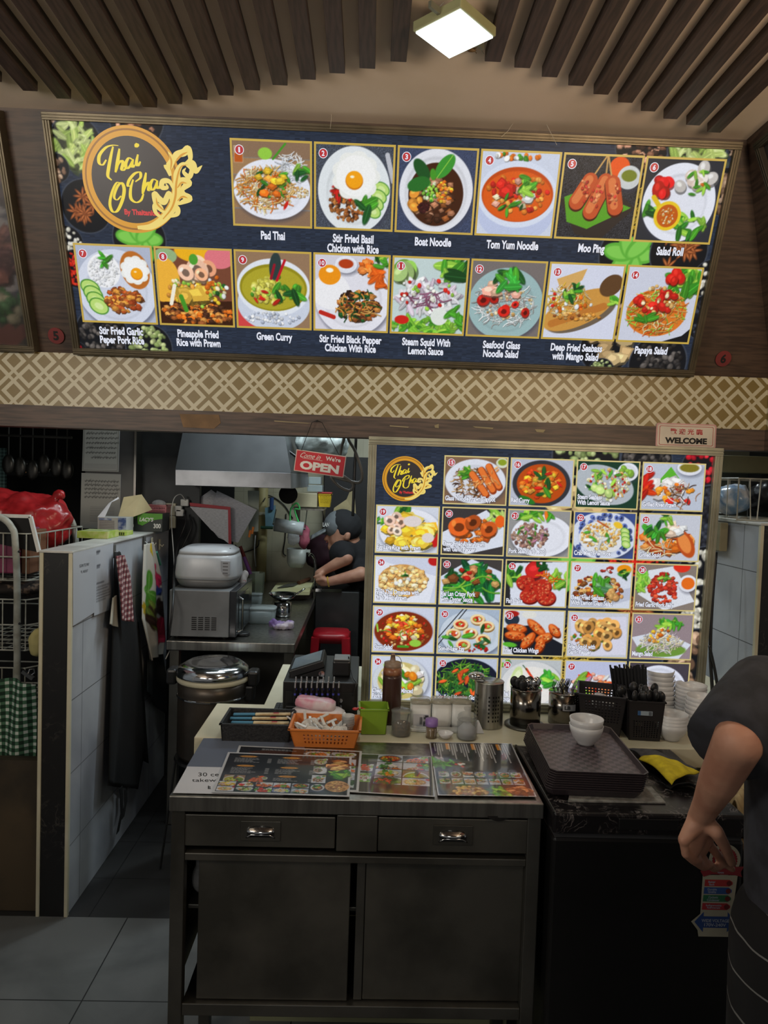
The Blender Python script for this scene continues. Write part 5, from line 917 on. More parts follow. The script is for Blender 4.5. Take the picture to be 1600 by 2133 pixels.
M().lathe([(r*1.32, 0), (r*1.34, .004), (r*1.05, .006)], n=40).obj('base_ring', STEELD, t, smooth=True)
def spoon_bunch(c, r, h, n, cat, names, grp, dark, forks=False):
    for i in range(n):
        a = i*2.4; x, y = r*.6*math.cos(a)*(i/n)**.5, r*.5*math.sin(a)*(i/n)**.5; nm, lab = names(i)
        t = thing(nm, lab, cat, c+Vector((x, y, .004)), group=grp); mm = BLACK if dark(i) else CHROME
        M().tube([(0, 0, .002), (x*.35, y*.4, h*.98)], .0024, 6).obj('handle', mm, t); hx, hy, hz = x*.45, y*.45-.002, h+.006
        if forks:
            mb = M()
            for kx in (-1, 0, 1): mb.tube([(x*.35, y*.4, h*.96), (hx+kx*.004, hy, hz+.006), (hx+kx*.0045+.006, hy-.002, hz+.022)], .0012, 5)
            mb.obj('tines', mm, t)
        else: M().ball((hx, hy-.002, hz+.006), (.0125, .006, .016), 14, 8).obj('bowl', mm, t, smooth=True)
spoon_bunch(c, r, h, 10, 'spoon', lambda i: ('soup_spoon', ['black soup spoon in the steel pot on the base ring', 'steel soup spoon in the pot on the base ring'][i % 3 == 2]), 'spoons in the steel pot', lambda i: i % 3 != 2)
t, c, r, h = pot(1150, 1215, 1516, 1441, 'cutlery_pot', 'steel pot of forks with a small LB sticker', False, True)
lp_ = at(1178, 1463, Y=c.y-r); M().sheet(lambda u, v: (r*1.012*math.sin(-.35+.85*u), -r*1.012*math.cos(-.35+.85*u), h*(.52+.2*v)), 10, 1).obj('sticker', mat('grey sticker', (150, 152, 158), .5), t)
mb = M(); cv = lambda x, y, z: (r*1.03*math.sin(x), -r*1.03*math.cos(x), h*y); put_text(mb, 'LB', cv, -.06, .62, .36, .12, .03); mb.obj('sticker_lettering', BLACKM, t)
spoon_bunch(c, r, h, 12, 'fork', lambda i: ('fork', 'steel fork fanned out in the pot with the LB sticker'), 'forks in the LB pot', lambda i: i % 4 == 3, True)
# black baskets
c = stand(1262, 1530, .05); k = c.y/FPX; bk1 = quad_box('perforated_basket', 'black perforated basket between the fork pot and the black spoon basket', 'basket', c, (.052, .058), (.066, .07), .115, .002, mat('black basket plastic', (34, 31, 34), .5), -.3, (8, 11, (-.8, .8, .3, .86), .45, .45))
for i in range(4): tag(M().lathe([(.03, 0), (.032, .003), (.001, .005)], n=24).obj('cup_lid', GREYPL, loc=(c.x+.004, c.y-.004*i, ZT+.07+.006*i), rot=(.25, .1*i, 0)), f'clear round cup lid, {ORD[i]} from the bottom in the perforated basket', 'lid', 'lids in the perforated basket')
c = stand(1346, 1543, .05); bk2 = quad_box('cutlery_basket', 'tall black basket with a blue sticker, full of black spoons', 'basket', c, (.042, .05), (.05, .058), .112, .002, mat('black basket plastic', (34, 31, 34), .5), -.1, (9, 10, (-.8, .8, .06, .5), .5, .6))
s_ = at(1344, 1486, Y=c.y-.056); t = thing('price_sticker', 'small blue and white sticker on the front of the black spoon basket', 'sticker', s_, rot=(PI/2-.06, 0, -.1)); M().box(-.02, .02, -.006, .006, 0, .0006).obj('paper', mat('pale sticker', (150, 164, 176), .5), t); M().box(-.02, -.012, -.006, .006, .0006, .001).obj('blue_mark', mat('blue sticker', (50, 90, 140), .5), t); M().box(.01, .018, -.005, .005, .0006, .001).obj('code_mark', mat('grey sticker print', (90, 96, 104), .6), t)
for i in range(14):
    x, y = -.034+.0053*i, random.uniform(-.035, .035); t = thing('table_spoon', 'black plastic spoon heaped head up in the tall black basket', 'spoon', (c.x+x, c.y+y, ZT+.03), group='black spoons in the basket'); a = x*8
    M().tube([(0, 0, -.02), (a*.03, 0, .07)], .0026, 6).obj('handle', BLACK, t); M().ball((a*.04, -.002, .09+.004*(i % 3)), (.014, .008, .017), 14, 8).obj('bowl', BLACK, t, smooth=True, rot=(0, a*.3, i))
# bundle of black chopsticks standing behind the spoons
for i in range(32):
    u = i/31; top = at(1271+74*u, 1388+random.uniform(-5, 5), Y=2.115+.02*(i % 3)); bot = at(1288+62*u, 1500, Y=2.1+.012*(i % 3)); bot.z = ZT+.003
    o = M().tube([bot-top*0-bot, top-bot], .0026, 5, [.8, 1.15]).obj('chopstick', BLACK, loc=bot); tag(o, 'black chopstick in the bundle standing behind the black spoons', 'chopstick', 'bundle of black chopsticks')
# stacks of white bowls
def bowl_stack(x, yb, rim, n, step, rt, hb, where, grp, lean=0, first=None, ped=.5, z=ZT, dy=None):
    c = at(x, yb, Z=z); c.y += rt*ped if dy is None else dy; out = None
    for i in range(n):
        lab = f'white bowl, {ORD[i]} from the bottom of {where}' if n > 2 else ['lower of the two white bowls on the trays', 'upper of the two white bowls on the trays'][i]
        if n > 2 and i == n-1: lab = f'topmost white bowl of {where}'
        loc = Vector((c.x+lean*i, c.y, z+.0006+step*i))
        if out is None:
            out = M().cup([(rt*.5, 0), (rt*.52, .004), (rt*.78, hb*.35), (rt*.94, hb*.7), (rt, hb)], .0025, n=36).obj('bowl', BOWLW, loc=loc, smooth=True); tag(out, lab, 'bowl', grp)
        else: o = out.copy(); COL.objects.link(o); o.location = loc; o['label'] = lab
bowl_stack(1390, 1500, 1405, 8, .0145, .045, .042, 'the tall stack behind the spoon basket', 'bowls in the tall stack', -.0018, dy=.045)
bowl_stack(1455, 1516, 1452, 8, .011, .046, .036, 'the stack against the menu board', 'bowls in the stack by the board', 0, dy=.06)
bowl_stack(1407, 1548, 1494, 4, .0095, .044, .046, 'the low stack in front', 'bowls in the low front stack', 0, dy=.03)
bowl_stack(1468, 1534, 1469, 6, .0125, .044, .044, 'the stack nearest the person', 'bowls in the stack nearest the person', .0006, dy=.035)
# trays on the freezer, two bowls on them, cloths, newspaper, egg trays
np_ = [at(*q, Z=.8) for q in ((1183, 1671), (1387, 1674), (1357, 1641), (1190, 1640))]
tag(M().prism([(p.x, p.y, .8) for p in np_], (0, 0, .003)).obj('newspaper', mat('newsprint', (150, 148, 142), .8, 0, (118, 116, 112), 60)), 'folded newspaper under the stack of brown trays', 'newspaper')
TRAY = mat('brown black tray', (62, 54, 58), .38); 
def chk():
    m = D.materials.new('tray basket weave print'); t, b = nodes(m); v = coords(t, (70, 70, 70)); k = t.nodes.new('ShaderNodeTexChecker'); k.inputs['Scale'].default_value = 1; link(t, v, k.inputs[0]); k.inputs[1].default_value = (*lin((92, 80, 86)), 1); k.inputs[2].default_value = (*lin((60, 52, 56)), 1); link(t, k.outputs[0], b.inputs['Base Color']); b.inputs['Roughness'].default_value = .35; return m
TRW = chk(); tr0 = None
fl, fr, bl, br_ = [at(*q, Z=.848) for q in ((1149, 1622), (1353, 1626), (1104, 1518), (1262, 1524))]
tc = (fl+fr+bl+br_)/4; hx, hy = (fr-fl).length/2, ((bl+br_)/2-(fl+fr)/2).length/2; tdir = ((bl+br_)/2-(fl+fr)/2); trz = math.atan2(-tdir.x, tdir.y)
def tray_bm():
    def ring(s, z, ch): return [(x, y, z) for x, y in ((hx*s-ch, -hy*s), (hx*s, -hy*s+ch), (hx*s, hy*s-ch), (hx*s-ch, hy*s), (-hx*s+ch, hy*s), (-hx*s, hy*s-ch), (-hx*s, -hy*s+ch), (-hx*s+ch, -hy*s))]
    mb = M(); R = [ring(.92, .0, .012), ring(.94, .004, .012), ring(.985, .016, .013), ring(1.0, .017, .013), ring(1.0, .019, .013), ring(.975, .0185, .012), ring(.94, .0065, .012)]; vs = [p for r in R for p in r]; fs = []
    for j in range(len(R)-1):
        for i in range(8): fs.append((j*8+i, j*8+(i+1) % 8, (j+1)*8+(i+1) % 8, (j+1)*8+i))
    fs.append(tuple(range(8))[::-1]); mb._add(vs, fs); return mb, R[-1]
for i in range(9):
    lab = 'topmost dark brown tray of the stack on the freezer, two bowls on it' if i == 8 else f'dark brown tray, {ORD[i]} from the bottom of the stack on the freezer'; loc = (tc.x-.0012*(8-i), tc.y, .8035+.0052*i)
    if tr0 is None:
        tr0 = thing('serving_tray', lab, 'tray', loc, trz, 'stack of serving trays'); mb, inn = tray_bm(); mb.obj('rim', TRAY, tr0); M().quad(*inn).obj('base', TRW, tr0)
    else: dup(tr0, loc, lab)
ztray = .8035+.0052*8+.0066
bowl_stack(1226, 1556, 1500, 2, .017, .0425, .048, 'trays', 'two bowls on the trays', 0, dy=.024, z=ztray)
def cloth(name, pts, z, col, label, hgt, m, seed=0):
    P4 = [at(*q, Z=z) for q in pts]; c = sum(P4, Vector())/4; Q = [p-c for p in P4]
    def f(u, v):
        x, y = [(1-u)*(1-v)*Q[0][i]+u*(1-v)*Q[1][i]+u*v*Q[2][i]+(1-u)*v*Q[3][i] for i in (0, 1)]
        return (x+.006*math.sin(5*v+seed), y+.006*math.sin(6*u+seed), hgt*(.35+.65*math.sin(PI*min(1, u*.9+.1))**.6*math.sin(PI*(v*.84+.08))**.5)+.003*math.sin(14*u+seed)*math.sin(9*v))
    return tag(M().sheet(f, 24, 16).obj(name, m, loc=(c.x, c.y, .8), solid=.003, smooth=True), label, 'cloth')
cloth('grey_cloth', [(1306, 1572), (1352, 1570), (1456, 1612), (1380, 1612)], .8, 0, 'dark grey cloth lying behind the yellow cloth on the freezer', .022, mat('grey felt', (78, 78, 82), .95, 0, (66, 66, 70), 60), 1)
YC = mat('yellow felt', (214, 194, 40), .95, 0, (190, 170, 34), 50, bump=.2, )
cloth('yellow_cloth', [(1330, 1597), (1368, 1590), (1462, 1620), (1404, 1650)], .8, 0, 'bright yellow cloth crumpled on the freezer beside the trays', .034, YC, 0)
tag(M().sheet(lambda u, v: ((u-.5)*.075+.004*math.sin(9*v), (v-.5)*.03+.003*math.sin(11*u), .003+.02*math.sin(PI*u)*(1-v)), 14, 6).obj('black_cloth', mat('black felt', (22, 22, 24), .95), loc=at(1424, 1644, Z=.8), solid=.002, smooth=True, rot=(0, 0, -.1)), 'dark cloth end peeping out of the yellow cloth', 'cloth')
bxs = tag(M().box(.87, 1.18, 1.55, 1.86, 0, .70).obj('carton', mat('brown carton', (120, 96, 66), .8), bevel=.004), 'brown carton under the egg trays beside the freezer', 'carton')
EGG = mat('grey brown moulded pulp', (176, 158, 122), .95, 0, (156, 138, 104), 40, bump=.3); eg0 = None
def egg_mesh():
    n = 30; return M().sheet(lambda u, v: ((u-.5)*.28, (v-.5)*.28, .012+.016*math.cos(u*5*2*PI)*math.cos(v*5*2*PI)+.012*max(0, math.cos(u*10*PI)*math.cos(v*10*PI))), 60, 60)
for i in range(3):
    o = egg_mesh().obj('egg_tray', EGG, loc=(1.02, 1.7, .703+.016*i), smooth=True, solid=.003, rot=(0, 0, .12)) if i == 0 else eg0.copy()
    if i == 0: eg0 = o
    else: COL.objects.link(o); o.location = (1.02+.004*i, 1.7, .703+.016*i)
    tag(o, ['lowest of the moulded egg trays right of the freezer', 'middle one of the moulded egg trays right of the freezer', 'topmost moulded egg tray right of the freezer, empty'][i], 'egg tray', 'egg trays')
# ================================================================ left partition: papers, aprons, boxes on top
XF = -.9655
def tile_sheet(name, corners, arr, label, cat, m=None, off=.0008, group=None):
    """paper on the tiled face; corners TL TR BR BL in the photograph"""
    P4 = [at(*q, X=XF+off) for q in corners]; c = sum(P4, Vector())/4; Q = [p-c for p in P4]
    def f(u, v):
        k = lambda i: (1-u)*(1-v)*Q[0][i]+u*(1-v)*Q[1][i]+u*v*Q[2][i]+(1-u)*v*Q[3][i]
        return 0*u+.0004, k(1), k(2)
    t = thing(name, label, cat, c, group=group); inkgrid('print', arr, f, m or INKD, t); M().prism([Vector((-.0004, q.y, q.z)) for q in Q], (.0006, 0, 0)).obj('paper', PAPER, t); return t
def letter(w_, h_, rows, hd=True):
    p = Pic(w_, h_, (186, 190, 198)); A = h_/w_
    for y, x0, x1, wd in rows:
        x = x0
        while x < x1: s = RNG.uniform(.03, .1); p.seg(x, y, min(x1, x+s), y, wd, (60, 62, 70), .8); x += s+.03
    return np.clip(p.a, 0, 255)
qt = tile_sheet('payment_notice', [(152, 1152), (198, 1140), (196, 1276), (152, 1304)], Pic(20, 30, (184, 188, 196)).a, 'white notice reading SCAN TO PAY at the front end of the tiled partition', 'notice')
mb = M(); b0 = Vector(qt.location); tf = lambda x, y, z: tuple(at(x, -y+(x-176)*-.2, X=XF+.0022)-b0); put_text(mb, 'SCAN TO PAY', tf, 176, -1177, 20, 6, .0); put_text(mb, 'TL RESIST', tf, 176, -1190, 15, 5, .0); mb.obj('lettering', mat('black ink', (14, 12, 12), .7), qt)
tile_sheet('letter', [(198, 1139), (236, 1130), (233, 1268), (196, 1283)], letter(40, 70, [(.15, .1, .25, .06), (.2, .1, .2, .03), (.5, .12, .3, .04), (.55, .12, .25, .03), (.95, .12, .5, .03), (1.05, .12, .8, .02), (1.12, .12, .7, .02), (1.2, .12, .8, .02), (1.27, .12, .85, .02), (1.34, .12, .85, .02), (1.4, .12, .6, .02)]), 'white printed letter taped beside the payment notice on the partition', 'letter')
HOOKM = mat('grey hook', (120, 120, 116), .4, .6)
for i, (x, y) in enumerate(((238, 1146), (301, 1126), (316, 1129), (332, 1132))):
    c = at(x, y, X=XF); t = thing('wall_hook', ['grey hook holding the checked apron on the partition', 'grey hook strip above the leaf print towel', 'empty cream hook right of the towel strip', 'rearmost cream hook on the tiled partition'][i], 'hook', c, group='hooks on the partition')
    M().box(0, .003, -.012, .012, -.03, .02).obj('back_plate', HOOKM if i < 2 else CREAM, t, bevel=.001); M().tube([(.002, 0, -.005), (.014, 0, -.014), (.02, 0, -.004)], .003, 6).obj('peg', HOOKM if i < 2 else CREAM, t)
def hang(name, fnYZ, m, label, cat, off=.02, amp=.012, waves=3, nu=26, nv=36, ph=0, arr=None, group=None):
    """cloth hanging on the tiled face: fnYZ(u, v) -> pixel; folds stand out from the wall"""
    def f(u, v):
        q = at(*fnYZ(u, v), X=XF+off); return Vector((XF+off+amp*(math.sin(waves*PI*u+ph+v)*.6+.6)*(.4+.6*v), q.y, q.z))
    if arr is None: o = M().sheet(f, nu, nv).obj(name, m, solid=.003, smooth=True)
    else:
        def g(uu, vv):
            r = np.array([[f(float(u), float(v)) for u, v in zip(a, b)] for a, b in zip(uu, vv)]); return r[..., 0], r[..., 1], r[..., 2]
        o = inkgrid(name, arr, g, m); o.modifiers.new('thick', 'SOLIDIFY').thickness = .003; o.data.polygons.foreach_set('use_smooth', [True]*len(o.data.polygons))
    return tag(o, label, cat, group)
L_ = lambda a, b, t: a+(b-a)*t
def pxquad(pts_l, pts_r):
    """left and right outline as lists of (v, x, y)"""
    def ev(P, v):
        for (v0, x0, y0), (v1, x1, y1) in zip(P, P[1:]):
            if v <= v1+1e-9: t = (v-v0)/(v1-v0); return L_(x0, x1, t), L_(y0, y1, t)
        return P[-1][1:]
    return lambda u, v: (L_(ev(pts_l, v)[0], ev(pts_r, v)[0], u), L_(ev(pts_l, v)[1], ev(pts_r, v)[1], u))
GINR = gingham('red checked cotton', (196, 180, 176), (140, 84, 88), (84, 40, 46), .022, (1, 2))
hang('black_apron', pxquad([(0, 236, 1150), (.3, 230, 1290), (1, 213, 1636)], [(0, 247, 1150), (.3, 283, 1290), (.7, 300, 1560), (1, 286, 1644)]), DARKF, 'long black apron hanging from the first hook on the white partition', 'apron', .012, .02, 3)
hang('apron_flap', pxquad([(0, 278, 1292), (1, 276, 1570)], [(0, 288, 1296), (.4, 294, 1380), (1, 306, 1590)]), DARKF, 'side flap of black cloth behind the long apron, pointed at the lower right', 'apron', .008, .006, 2)
hang('checked_cloth', pxquad([(0, 240, 1158), (.4, 246, 1225), (1, 247, 1292)], [(0, 257, 1156), (.3, 270, 1200), (1, 278, 1296)]), GINR, 'red and white checked cloth hanging over the long black apron', 'cloth', .05, .012, 3)
hang('white_cloth', pxquad([(0, 234, 1245), (1, 225, 1300)], [(0, 242, 1240), (1, 242, 1306)]), mat('cream cotton', (190, 184, 168), .9), 'cream cloth tail hanging left of the checked cloth', 'cloth', .03, .006, 2)
for k, pts in enumerate(([(252, 1640), (254, 1690), (245, 1735)], [(262, 1642), (262, 1672), (256, 1704)])): tag(M().sheet(lambda u, v: at(*[L_(pts[int(v*1.99)][i], pts[int(v*1.99)+1][i], v*1.99-int(v*1.99)) for i in (0, 1)], X=-.94)+Vector((0, (u-.5)*.03, 0)), 1, 12).obj('apron_string', DARKF, solid=.002), ['longer black apron string trailing below the long apron', 'shorter black apron string below the long apron'][k], 'string', 'apron strings')
p = Pic(56, 120, (196, 192, 182)); A = 120/56
for x, y, r in ((.4, .95, .3),):
    for k in range(7): t = .3+k*.75; p.ell(x+r*.55*math.cos(t), y+r*.8*math.sin(t), r*.62, r*.34, (84, 146, 50), t); p.seg(x, y, x+r*1.1*math.cos(t), y+r*1.2*math.sin(t), .012, (150, 196, 110))
for x, y, r, c_ in ((.82, .62, .16, (196, 40, 84)), (.84, 1.6, .24, (200, 44, 80)), (.6, .12, .1, (214, 180, 40)), (.12, 1.25, .1, (206, 170, 40)), (.9, .9, .08, (40, 60, 130))): p.pile(x, y, r*.7, r*.9, 8, 'l', [c_], r*.6)
p.pile(.58, 1.34, .2, .16, 9, 'l', [(60, 40, 34), (120, 140, 60)], .12); p.pile(.9, 1.2, .1, .12, 5, 'l', [(60, 40, 34)], .1)
hang('leaf_towel', pxquad([(0, 298, 1134), (.3, 293, 1200), (.7, 288, 1290), (1, 306, 1376)], [(0, 318, 1130), (.3, 332, 1200), (.8, 337, 1330), (1, 330, 1362)]), INKD, 'white towel printed with a green leaf and red flowers on the partition', 'towel', .03, .02, 4, arr=np.clip(p.a, 0, 255))
hang('dark_apron', pxquad([(0, 306, 1350), (1, 296, 1440)], [(0, 336, 1350), (.5, 342, 1420), (1, 340, 1490)]), mat('dark blue grey cloth', (34, 40, 44), .9), 'dark apron hanging below and behind the leaf print towel', 'apron', .012, .02, 2)
q = at(326, 1150, X=-.93); tag(M().tube([q, at(334, 1176, X=-.93)], .006, 8).obj('peeler', mat('teal plastic', (70, 140, 120), .4)), 'small teal handle hanging beside the leaf print towel', 'tool')
ZP = 1.2385
def pbox(x0, x1, ytop, ybase, Y, dep, nm, lab, cat, m, **k):
    a, b = at(x0, ytop, Y=Y), at(x1, ybase, Y=Y); t = thing(nm, lab, cat, ((a.x+b.x)/2, Y, b.z if not k.get('z') else k['z'])); w_ = (b.x-a.x)/2; h_ = a.z-t.location.z
    M().box(-w_, w_, 0, dep, 0, h_).obj(k.get('part', 'body'), m, t, bevel=k.get('bv', .0015)); return t, w_, h_
LIMEP = mat('lime paper pack', (150, 176, 56), .5, 0, (186, 190, 120), 30)
t, w_, h_ = pbox(160, 224, 1106, 1126, 2.86, .13, 'cling_film_box', 'flat lime green pack lying at the front of the partition top', 'pack', LIMEP, z=ZP); M().box(-w_*.9, w_*.9, .01, .12, h_, h_+.0006).obj('top_print', mat('pale print', (176, 180, 140), .5, 0, (120, 150, 60), 40), t)
t, w_, h_ = pbox(237, 261, 1107, 1118, 3.02, .1, 'sachet_pack', 'small lime green striped pack behind the flat lime pack', 'pack', LIMEP, z=ZP)
for k in range(5): M().box(-w_*.8+k*w_*.36, -w_*.66+k*w_*.36, -.001, 0, h_*.2, h_*.8).obj('stripe', BLACKM, t)
t, w_, h_ = pbox(203, 262, 1077, 1108, 3.14, .1, 'open_carton', 'open white and blue carton with raised cream flaps on the partition', 'carton', mat('white and blue carton', (176, 176, 172), .6), z=ZP+.0005, part='carton')
M().box(w_*.45, w_+.001, -.0012, 0, 0, h_).obj('blue_panel', mat('blue carton print', (50, 74, 130), .5, 0, (170, 180, 196), 30), t)
for k in range(6): M().box(-w_*.85, w_*.2, -.0012, 0, h_*(.25+.1*k), h_*(.28+.1*k)).obj('print_line', mat('grey print', (110, 108, 110), .6), t)
M().box(-w_*.9, w_*.0, -.0012, 0, h_*.82, h_*.95).obj('blue_strip', mat('blue carton print', (50, 74, 130), .5), t)
CRM = mat('cream board', (206, 192, 150), .6)
M().prism([(-w_*.1, .1, h_), (w_*1.0, .1, h_), (w_*2.0, .17, h_+.03), (w_*1.35, .14, h_+.1), (w_*.05, .14, h_+.085)], (0, .002, 0)).obj('back_flap', CRM, t); M().prism([(-w_, 0, h_), (-w_*.5, .0, h_), (-w_*.2, .03, h_+.065), (w_*.2, .05, h_+.08), (w_*.15, .05, h_+.088), (-w_*.4, .03, h_+.06)], (0, .002, 0)).obj('side_flap', PAPER, t)
t, w_, h_ = pbox(263, 338, 1068, 1106, 3.28, .12, 'glove_box', "green and black box lettered LACY'S 300 at the back of the partition", 'box', mat('dark box print', (40, 46, 44), .4), z=ZP+.0005, part='box')
M().prism([(-w_*.35, -.0012, h_*.4), (-w_*.1, -.0012, h_*.32), (w_*.4, -.0012, h_*.62), (w_, -.0012, h_*.72), (w_, -.0012, h_), (-w_*.4, -.0012, h_)], (0, .001, 0)).obj('green_print', mat('green box print', (84, 150, 40), .4), t); M().prism([(-w_, -.0012, h_*.7), (-w_*.45, -.0012, h_*.7), (-w_*.45, -.0012, h_), (-w_, -.0012, h_)], (0, .001, 0)).obj('green_end', mat('dark green print', (50, 92, 40), .4), t)
mb = M(); fx = lambda x, y, z: (x, -.0018, y); put_text(mb, "LACY'S", lambda x, y, z: (x+(y-h_*.62)*.2, -.0018, y), w_*.12, h_*.66, w_*.75, h_*.22, .03); put_text(mb, '300', fx, w_*.72, h_*.32, w_*.4, h_*.26, .03); put_text(mb, '00', fx, -w_*.72, h_*.3, w_*.3, h_*.28, .03); mb.obj('lettering', WHT, t)
PKP = mat('pink plastic', (206, 130, 136), .4); a = at(327, 1060, Y=3.44)
o = quad_box('pink_basket', 'pink plastic basket at the back end of the partition top', 'basket', (a.x, 3.47, ZP+.0005), (.04, .03), (.048, .036), at(327, 1052, Y=3.44).z-ZP, .002, PKP, 0, (4, 10, (-.8, .8, .4, .9), .5, .5))
t, w_, h_ = pbox(300, 359, 1026, 1066, 3.62, .05, 'acrylic_box', 'clear fronted white box behind the pink basket', 'box', mat('white frame plastic', (190, 190, 186), .4), z=1.26); M().box(-w_*.85, w_*.4, -.001, 0, h_*.1, h_*.9).obj('clear_front', mat('greyish clear front', (150, 146, 136), .2), t); t.location.z = at(330, 1066, Y=3.62).z; 
tag(M().ball((0, 0, 0), (.035, .02, .02), 14, 8).obj('plastic_bag', bagm, loc=(a.x, 3.47, at(327, 1050, Y=3.44).z+.0), smooth=True), 'crumpled clear bag lying in the pink basket', 'bag')
# sockets and plugs on the far end of the partition
sk = thing('socket_box', 'cream double socket box full of white plugs at the end of the partition', 'socket', at(356, 1075, Y=3.575)); a, b = at(348, 1048, Y=3.575)-Vector(sk.location), at(366, 1100, Y=3.575)-Vector(sk.location)
M().box(a.x-.05, b.x, -.012, .03, b.z, (a.z+b.z)/2-.001).obj('lower_box', CREAM, sk, bevel=.003); M().box(a.x-.05, b.x, -.012, .03, (a.z+b.z)/2+.001, a.z).obj('upper_box', CREAM, sk, bevel=.003)
for i, (x, y, s) in enumerate(((385, 1047, .017), (372, 1060, .015), (375, 1068, .017))): c = at(x, y, Y=3.55); t = thing('plug', ['white charger plug standing out furthest right of the socket box', 'upper small white plug on the socket box', 'lower white plug with a blue mark on the socket box'][i], 'plug', c, group='plugs'); M().box(-s*1.1, s*1.1, -.012, .012, -s, s).obj('body', WHITEP, t, bevel=.004)
CAB = mat('white cable', (200, 200, 196), .4)
def cable(pts, r, m, label, name='cable', k=6): return tag(M().tube(spline([at(x, y, Y=Y) for x, y, Y in pts], k), r, 6).obj(name, m, smooth=True), label, 'cable')
cable([(386, 1042, 3.53), (376, 1030, 3.5), (362, 1040, 3.45), (357, 1080, 3.4), (362, 1160, 3.35), (364, 1240, 3.3), (358, 1310, 3.2), (362, 1335, 3.1), (345, 1373, 3.05)], .0022, CAB, 'thin white charging cable hanging down beside the microwave')
cable([(384, 1068, 3.52), (386, 1090, 3.5), (372, 1130, 3.45), (364, 1180, 3.2), (360, 1260, 2.99), (352, 1330, 2.97)], .005, BLACK, 'thick black cable running down the end of the partition')
cable([(395, 1075, 3.54), (398, 1100, 3.52), (380, 1140, 3.5), (370, 1170, 3.48), (366, 1240, 3.46)], .004, BLACK, 'second black cable from the sockets toward the microwave')
# ================================================================ trolley and things at the far left
TW = mat('chipped white enamel', (170, 172, 164), .45, 0, (140, 140, 128), 20)
tl = thing('wire_trolley', 'white tube trolley with wire baskets beside the black ended partition', 'trolley', (-1.3, 2.75, 0))
T0 = Vector((-1.3, 2.75, 0)); P_ = lambda x, y, Y: at(x, y, Y=Y)-T0
a = P_(36, 1400, 2.6)
M().tube(spline([P_(-30, 1072, 2.6), P_(2, 1078, 2.6), P_(24, 1098, 2.6), P_(32, 1135, 2.6), P_(36, 1300, 2.6), Vector((a.x, a.y, .02))], 8), .012, 10).obj('post', TW, tl, smooth=True)
M().tube(spline([P_(60, 1062, 3.1), P_(122, 1062, 3.1), P_(145, 1078, 3.1), P_(156, 1110, 3.1), P_(158, 1200, 3.1), Vector((P_(158, 1200, 3.1).x, P_(158, 1200, 3.1).y, .02))], 8), .012, 10).obj('post', TW, tl, smooth=True)
for z0, z1 in ((1.10, 1.27), (.845, 1.03), (.6, .78)):
    mb = M(); x0, x1, y0, y1 = -1.72+1.3, -1.195+1.3, -.13, .3
    for z in (z0, z1, (z0+z1)/2): mb.tube([(x0, y0, z), (x1-.03, y0, z), (x1, y0+.04, z), (x1, y1, z), (x0, y1, z)], .003, 5)
    for i in range(13): x = x0+(x1-.03-x0)*i/12; mb.tube([(x, y0, z1), (x, y0, z0), (x, y1, z0)], .0022, 5)
    for i in range(7): y = y0+.04+(y1-y0-.04)*i/6; mb.tube([(x1, y, z1), (x1, y, z0), (x0, y, z0)], .0022, 5)
    mb.obj('wire_basket', TW, tl)
for q in ((40, 1149), (41, 1299)): c = P_(*q, 2.588); M().lathe([(.005, 0), (.004, .003)], n=10).obj('bolt', BLACK, tl, loc=c, rot=(PI/2, 0, 0))
def loose(x, y, Y, r, nm, lab, cat, m, rem=.01, extra=(), disp=(.02, .05)):
    c = at(x, y, Y=Y); mb = M().ball((0, 0, 0), r)
    for dx, dy, dz, rr in extra: mb.ball((dx, dy, dz), rr)
    return tag(mb.obj(nm, m, loc=c, remesh=rem, disp=disp), lab, cat)
BAGR = mat('red plastic bag', (168, 36, 40), .28, 0, (140, 26, 30), 9, bump=.5, dist=1.5)
loose(52, 1083, 2.92, (.19, .15, .105), 'red_bag', 'bulging knotted red plastic bag on the trolley at the left edge', 'bag', BAGR, .012, [(-.1, 0, .02, (.12, .12, .1)), (.09, .0, -.03, (.1, .1, .085)), (.1, -.02, .085, (.03, .02, .02)), (.14, -.02, .11, (.026, .012, .022)), (.06, -.02, .07, (.04, .04, .03))], (.07, .09))
c = at(24, 1148, Y=2.68); tag(M().box(-.12, .05, -.04, .12, -.078, .085).obj('pink_package', mat('magenta wrapped package', (130, 52, 84), .5, 0, (110, 40, 70), 12), loc=c, bevel=.006), 'magenta package in the top basket of the trolley', 'package')
tag(M().box(.055, .085, -.04, .1, -.078, .08).obj('brown_package', mat('brown card', (116, 74, 48), .7), loc=c, bevel=.004), 'narrow brown package beside the magenta one in the trolley', 'package')
f0, f1 = at(-10, 1074, Y=2.63), at(62, 1076, Y=2.63); f2 = at(80, 1150, Y=2.63); t = thing('picture_frame', 'white picture frame leaning behind the trolley post under the red bag', 'frame', f1); mb = M()
for p, q in ((f0-f1, Vector()), (Vector(), f2-f1)): d = (q-p).normalized(); n_ = Vector((-d.z, 0, d.x))*.006; mb.prism([p-n_, q-n_, q+n_, p+n_], (0, .012, 0))
mb.obj('frame', WHITEP, t); M().prism([f0-f1+Vector((0, .004, -.1)), f2-f1+Vector((-.01, .004, 0)), Vector((-.004, .004, -.006)), f0-f1+Vector((0, .004, -.006))], (0, .004, 0)).obj('picture', BLACKM, t)
loose(35, 1222, 2.75, (.14, .1, .03), 'dark_cloth', 'dark patterned cloth heap between the two trolley baskets', 'cloth', mat('dark floral cloth', (40, 34, 32), .9, 0, (120, 100, 84), 30, band=(.56, .64)), .012)
GING = gingham('green gingham cotton', (196, 206, 200), (70, 110, 86), (20, 50, 34), .024, (0, 2))
a, b = at(-60, 1404, Y=2.5), at(74, 1412, Y=2.5); zb = at(40, 1584, Y=2.5).z
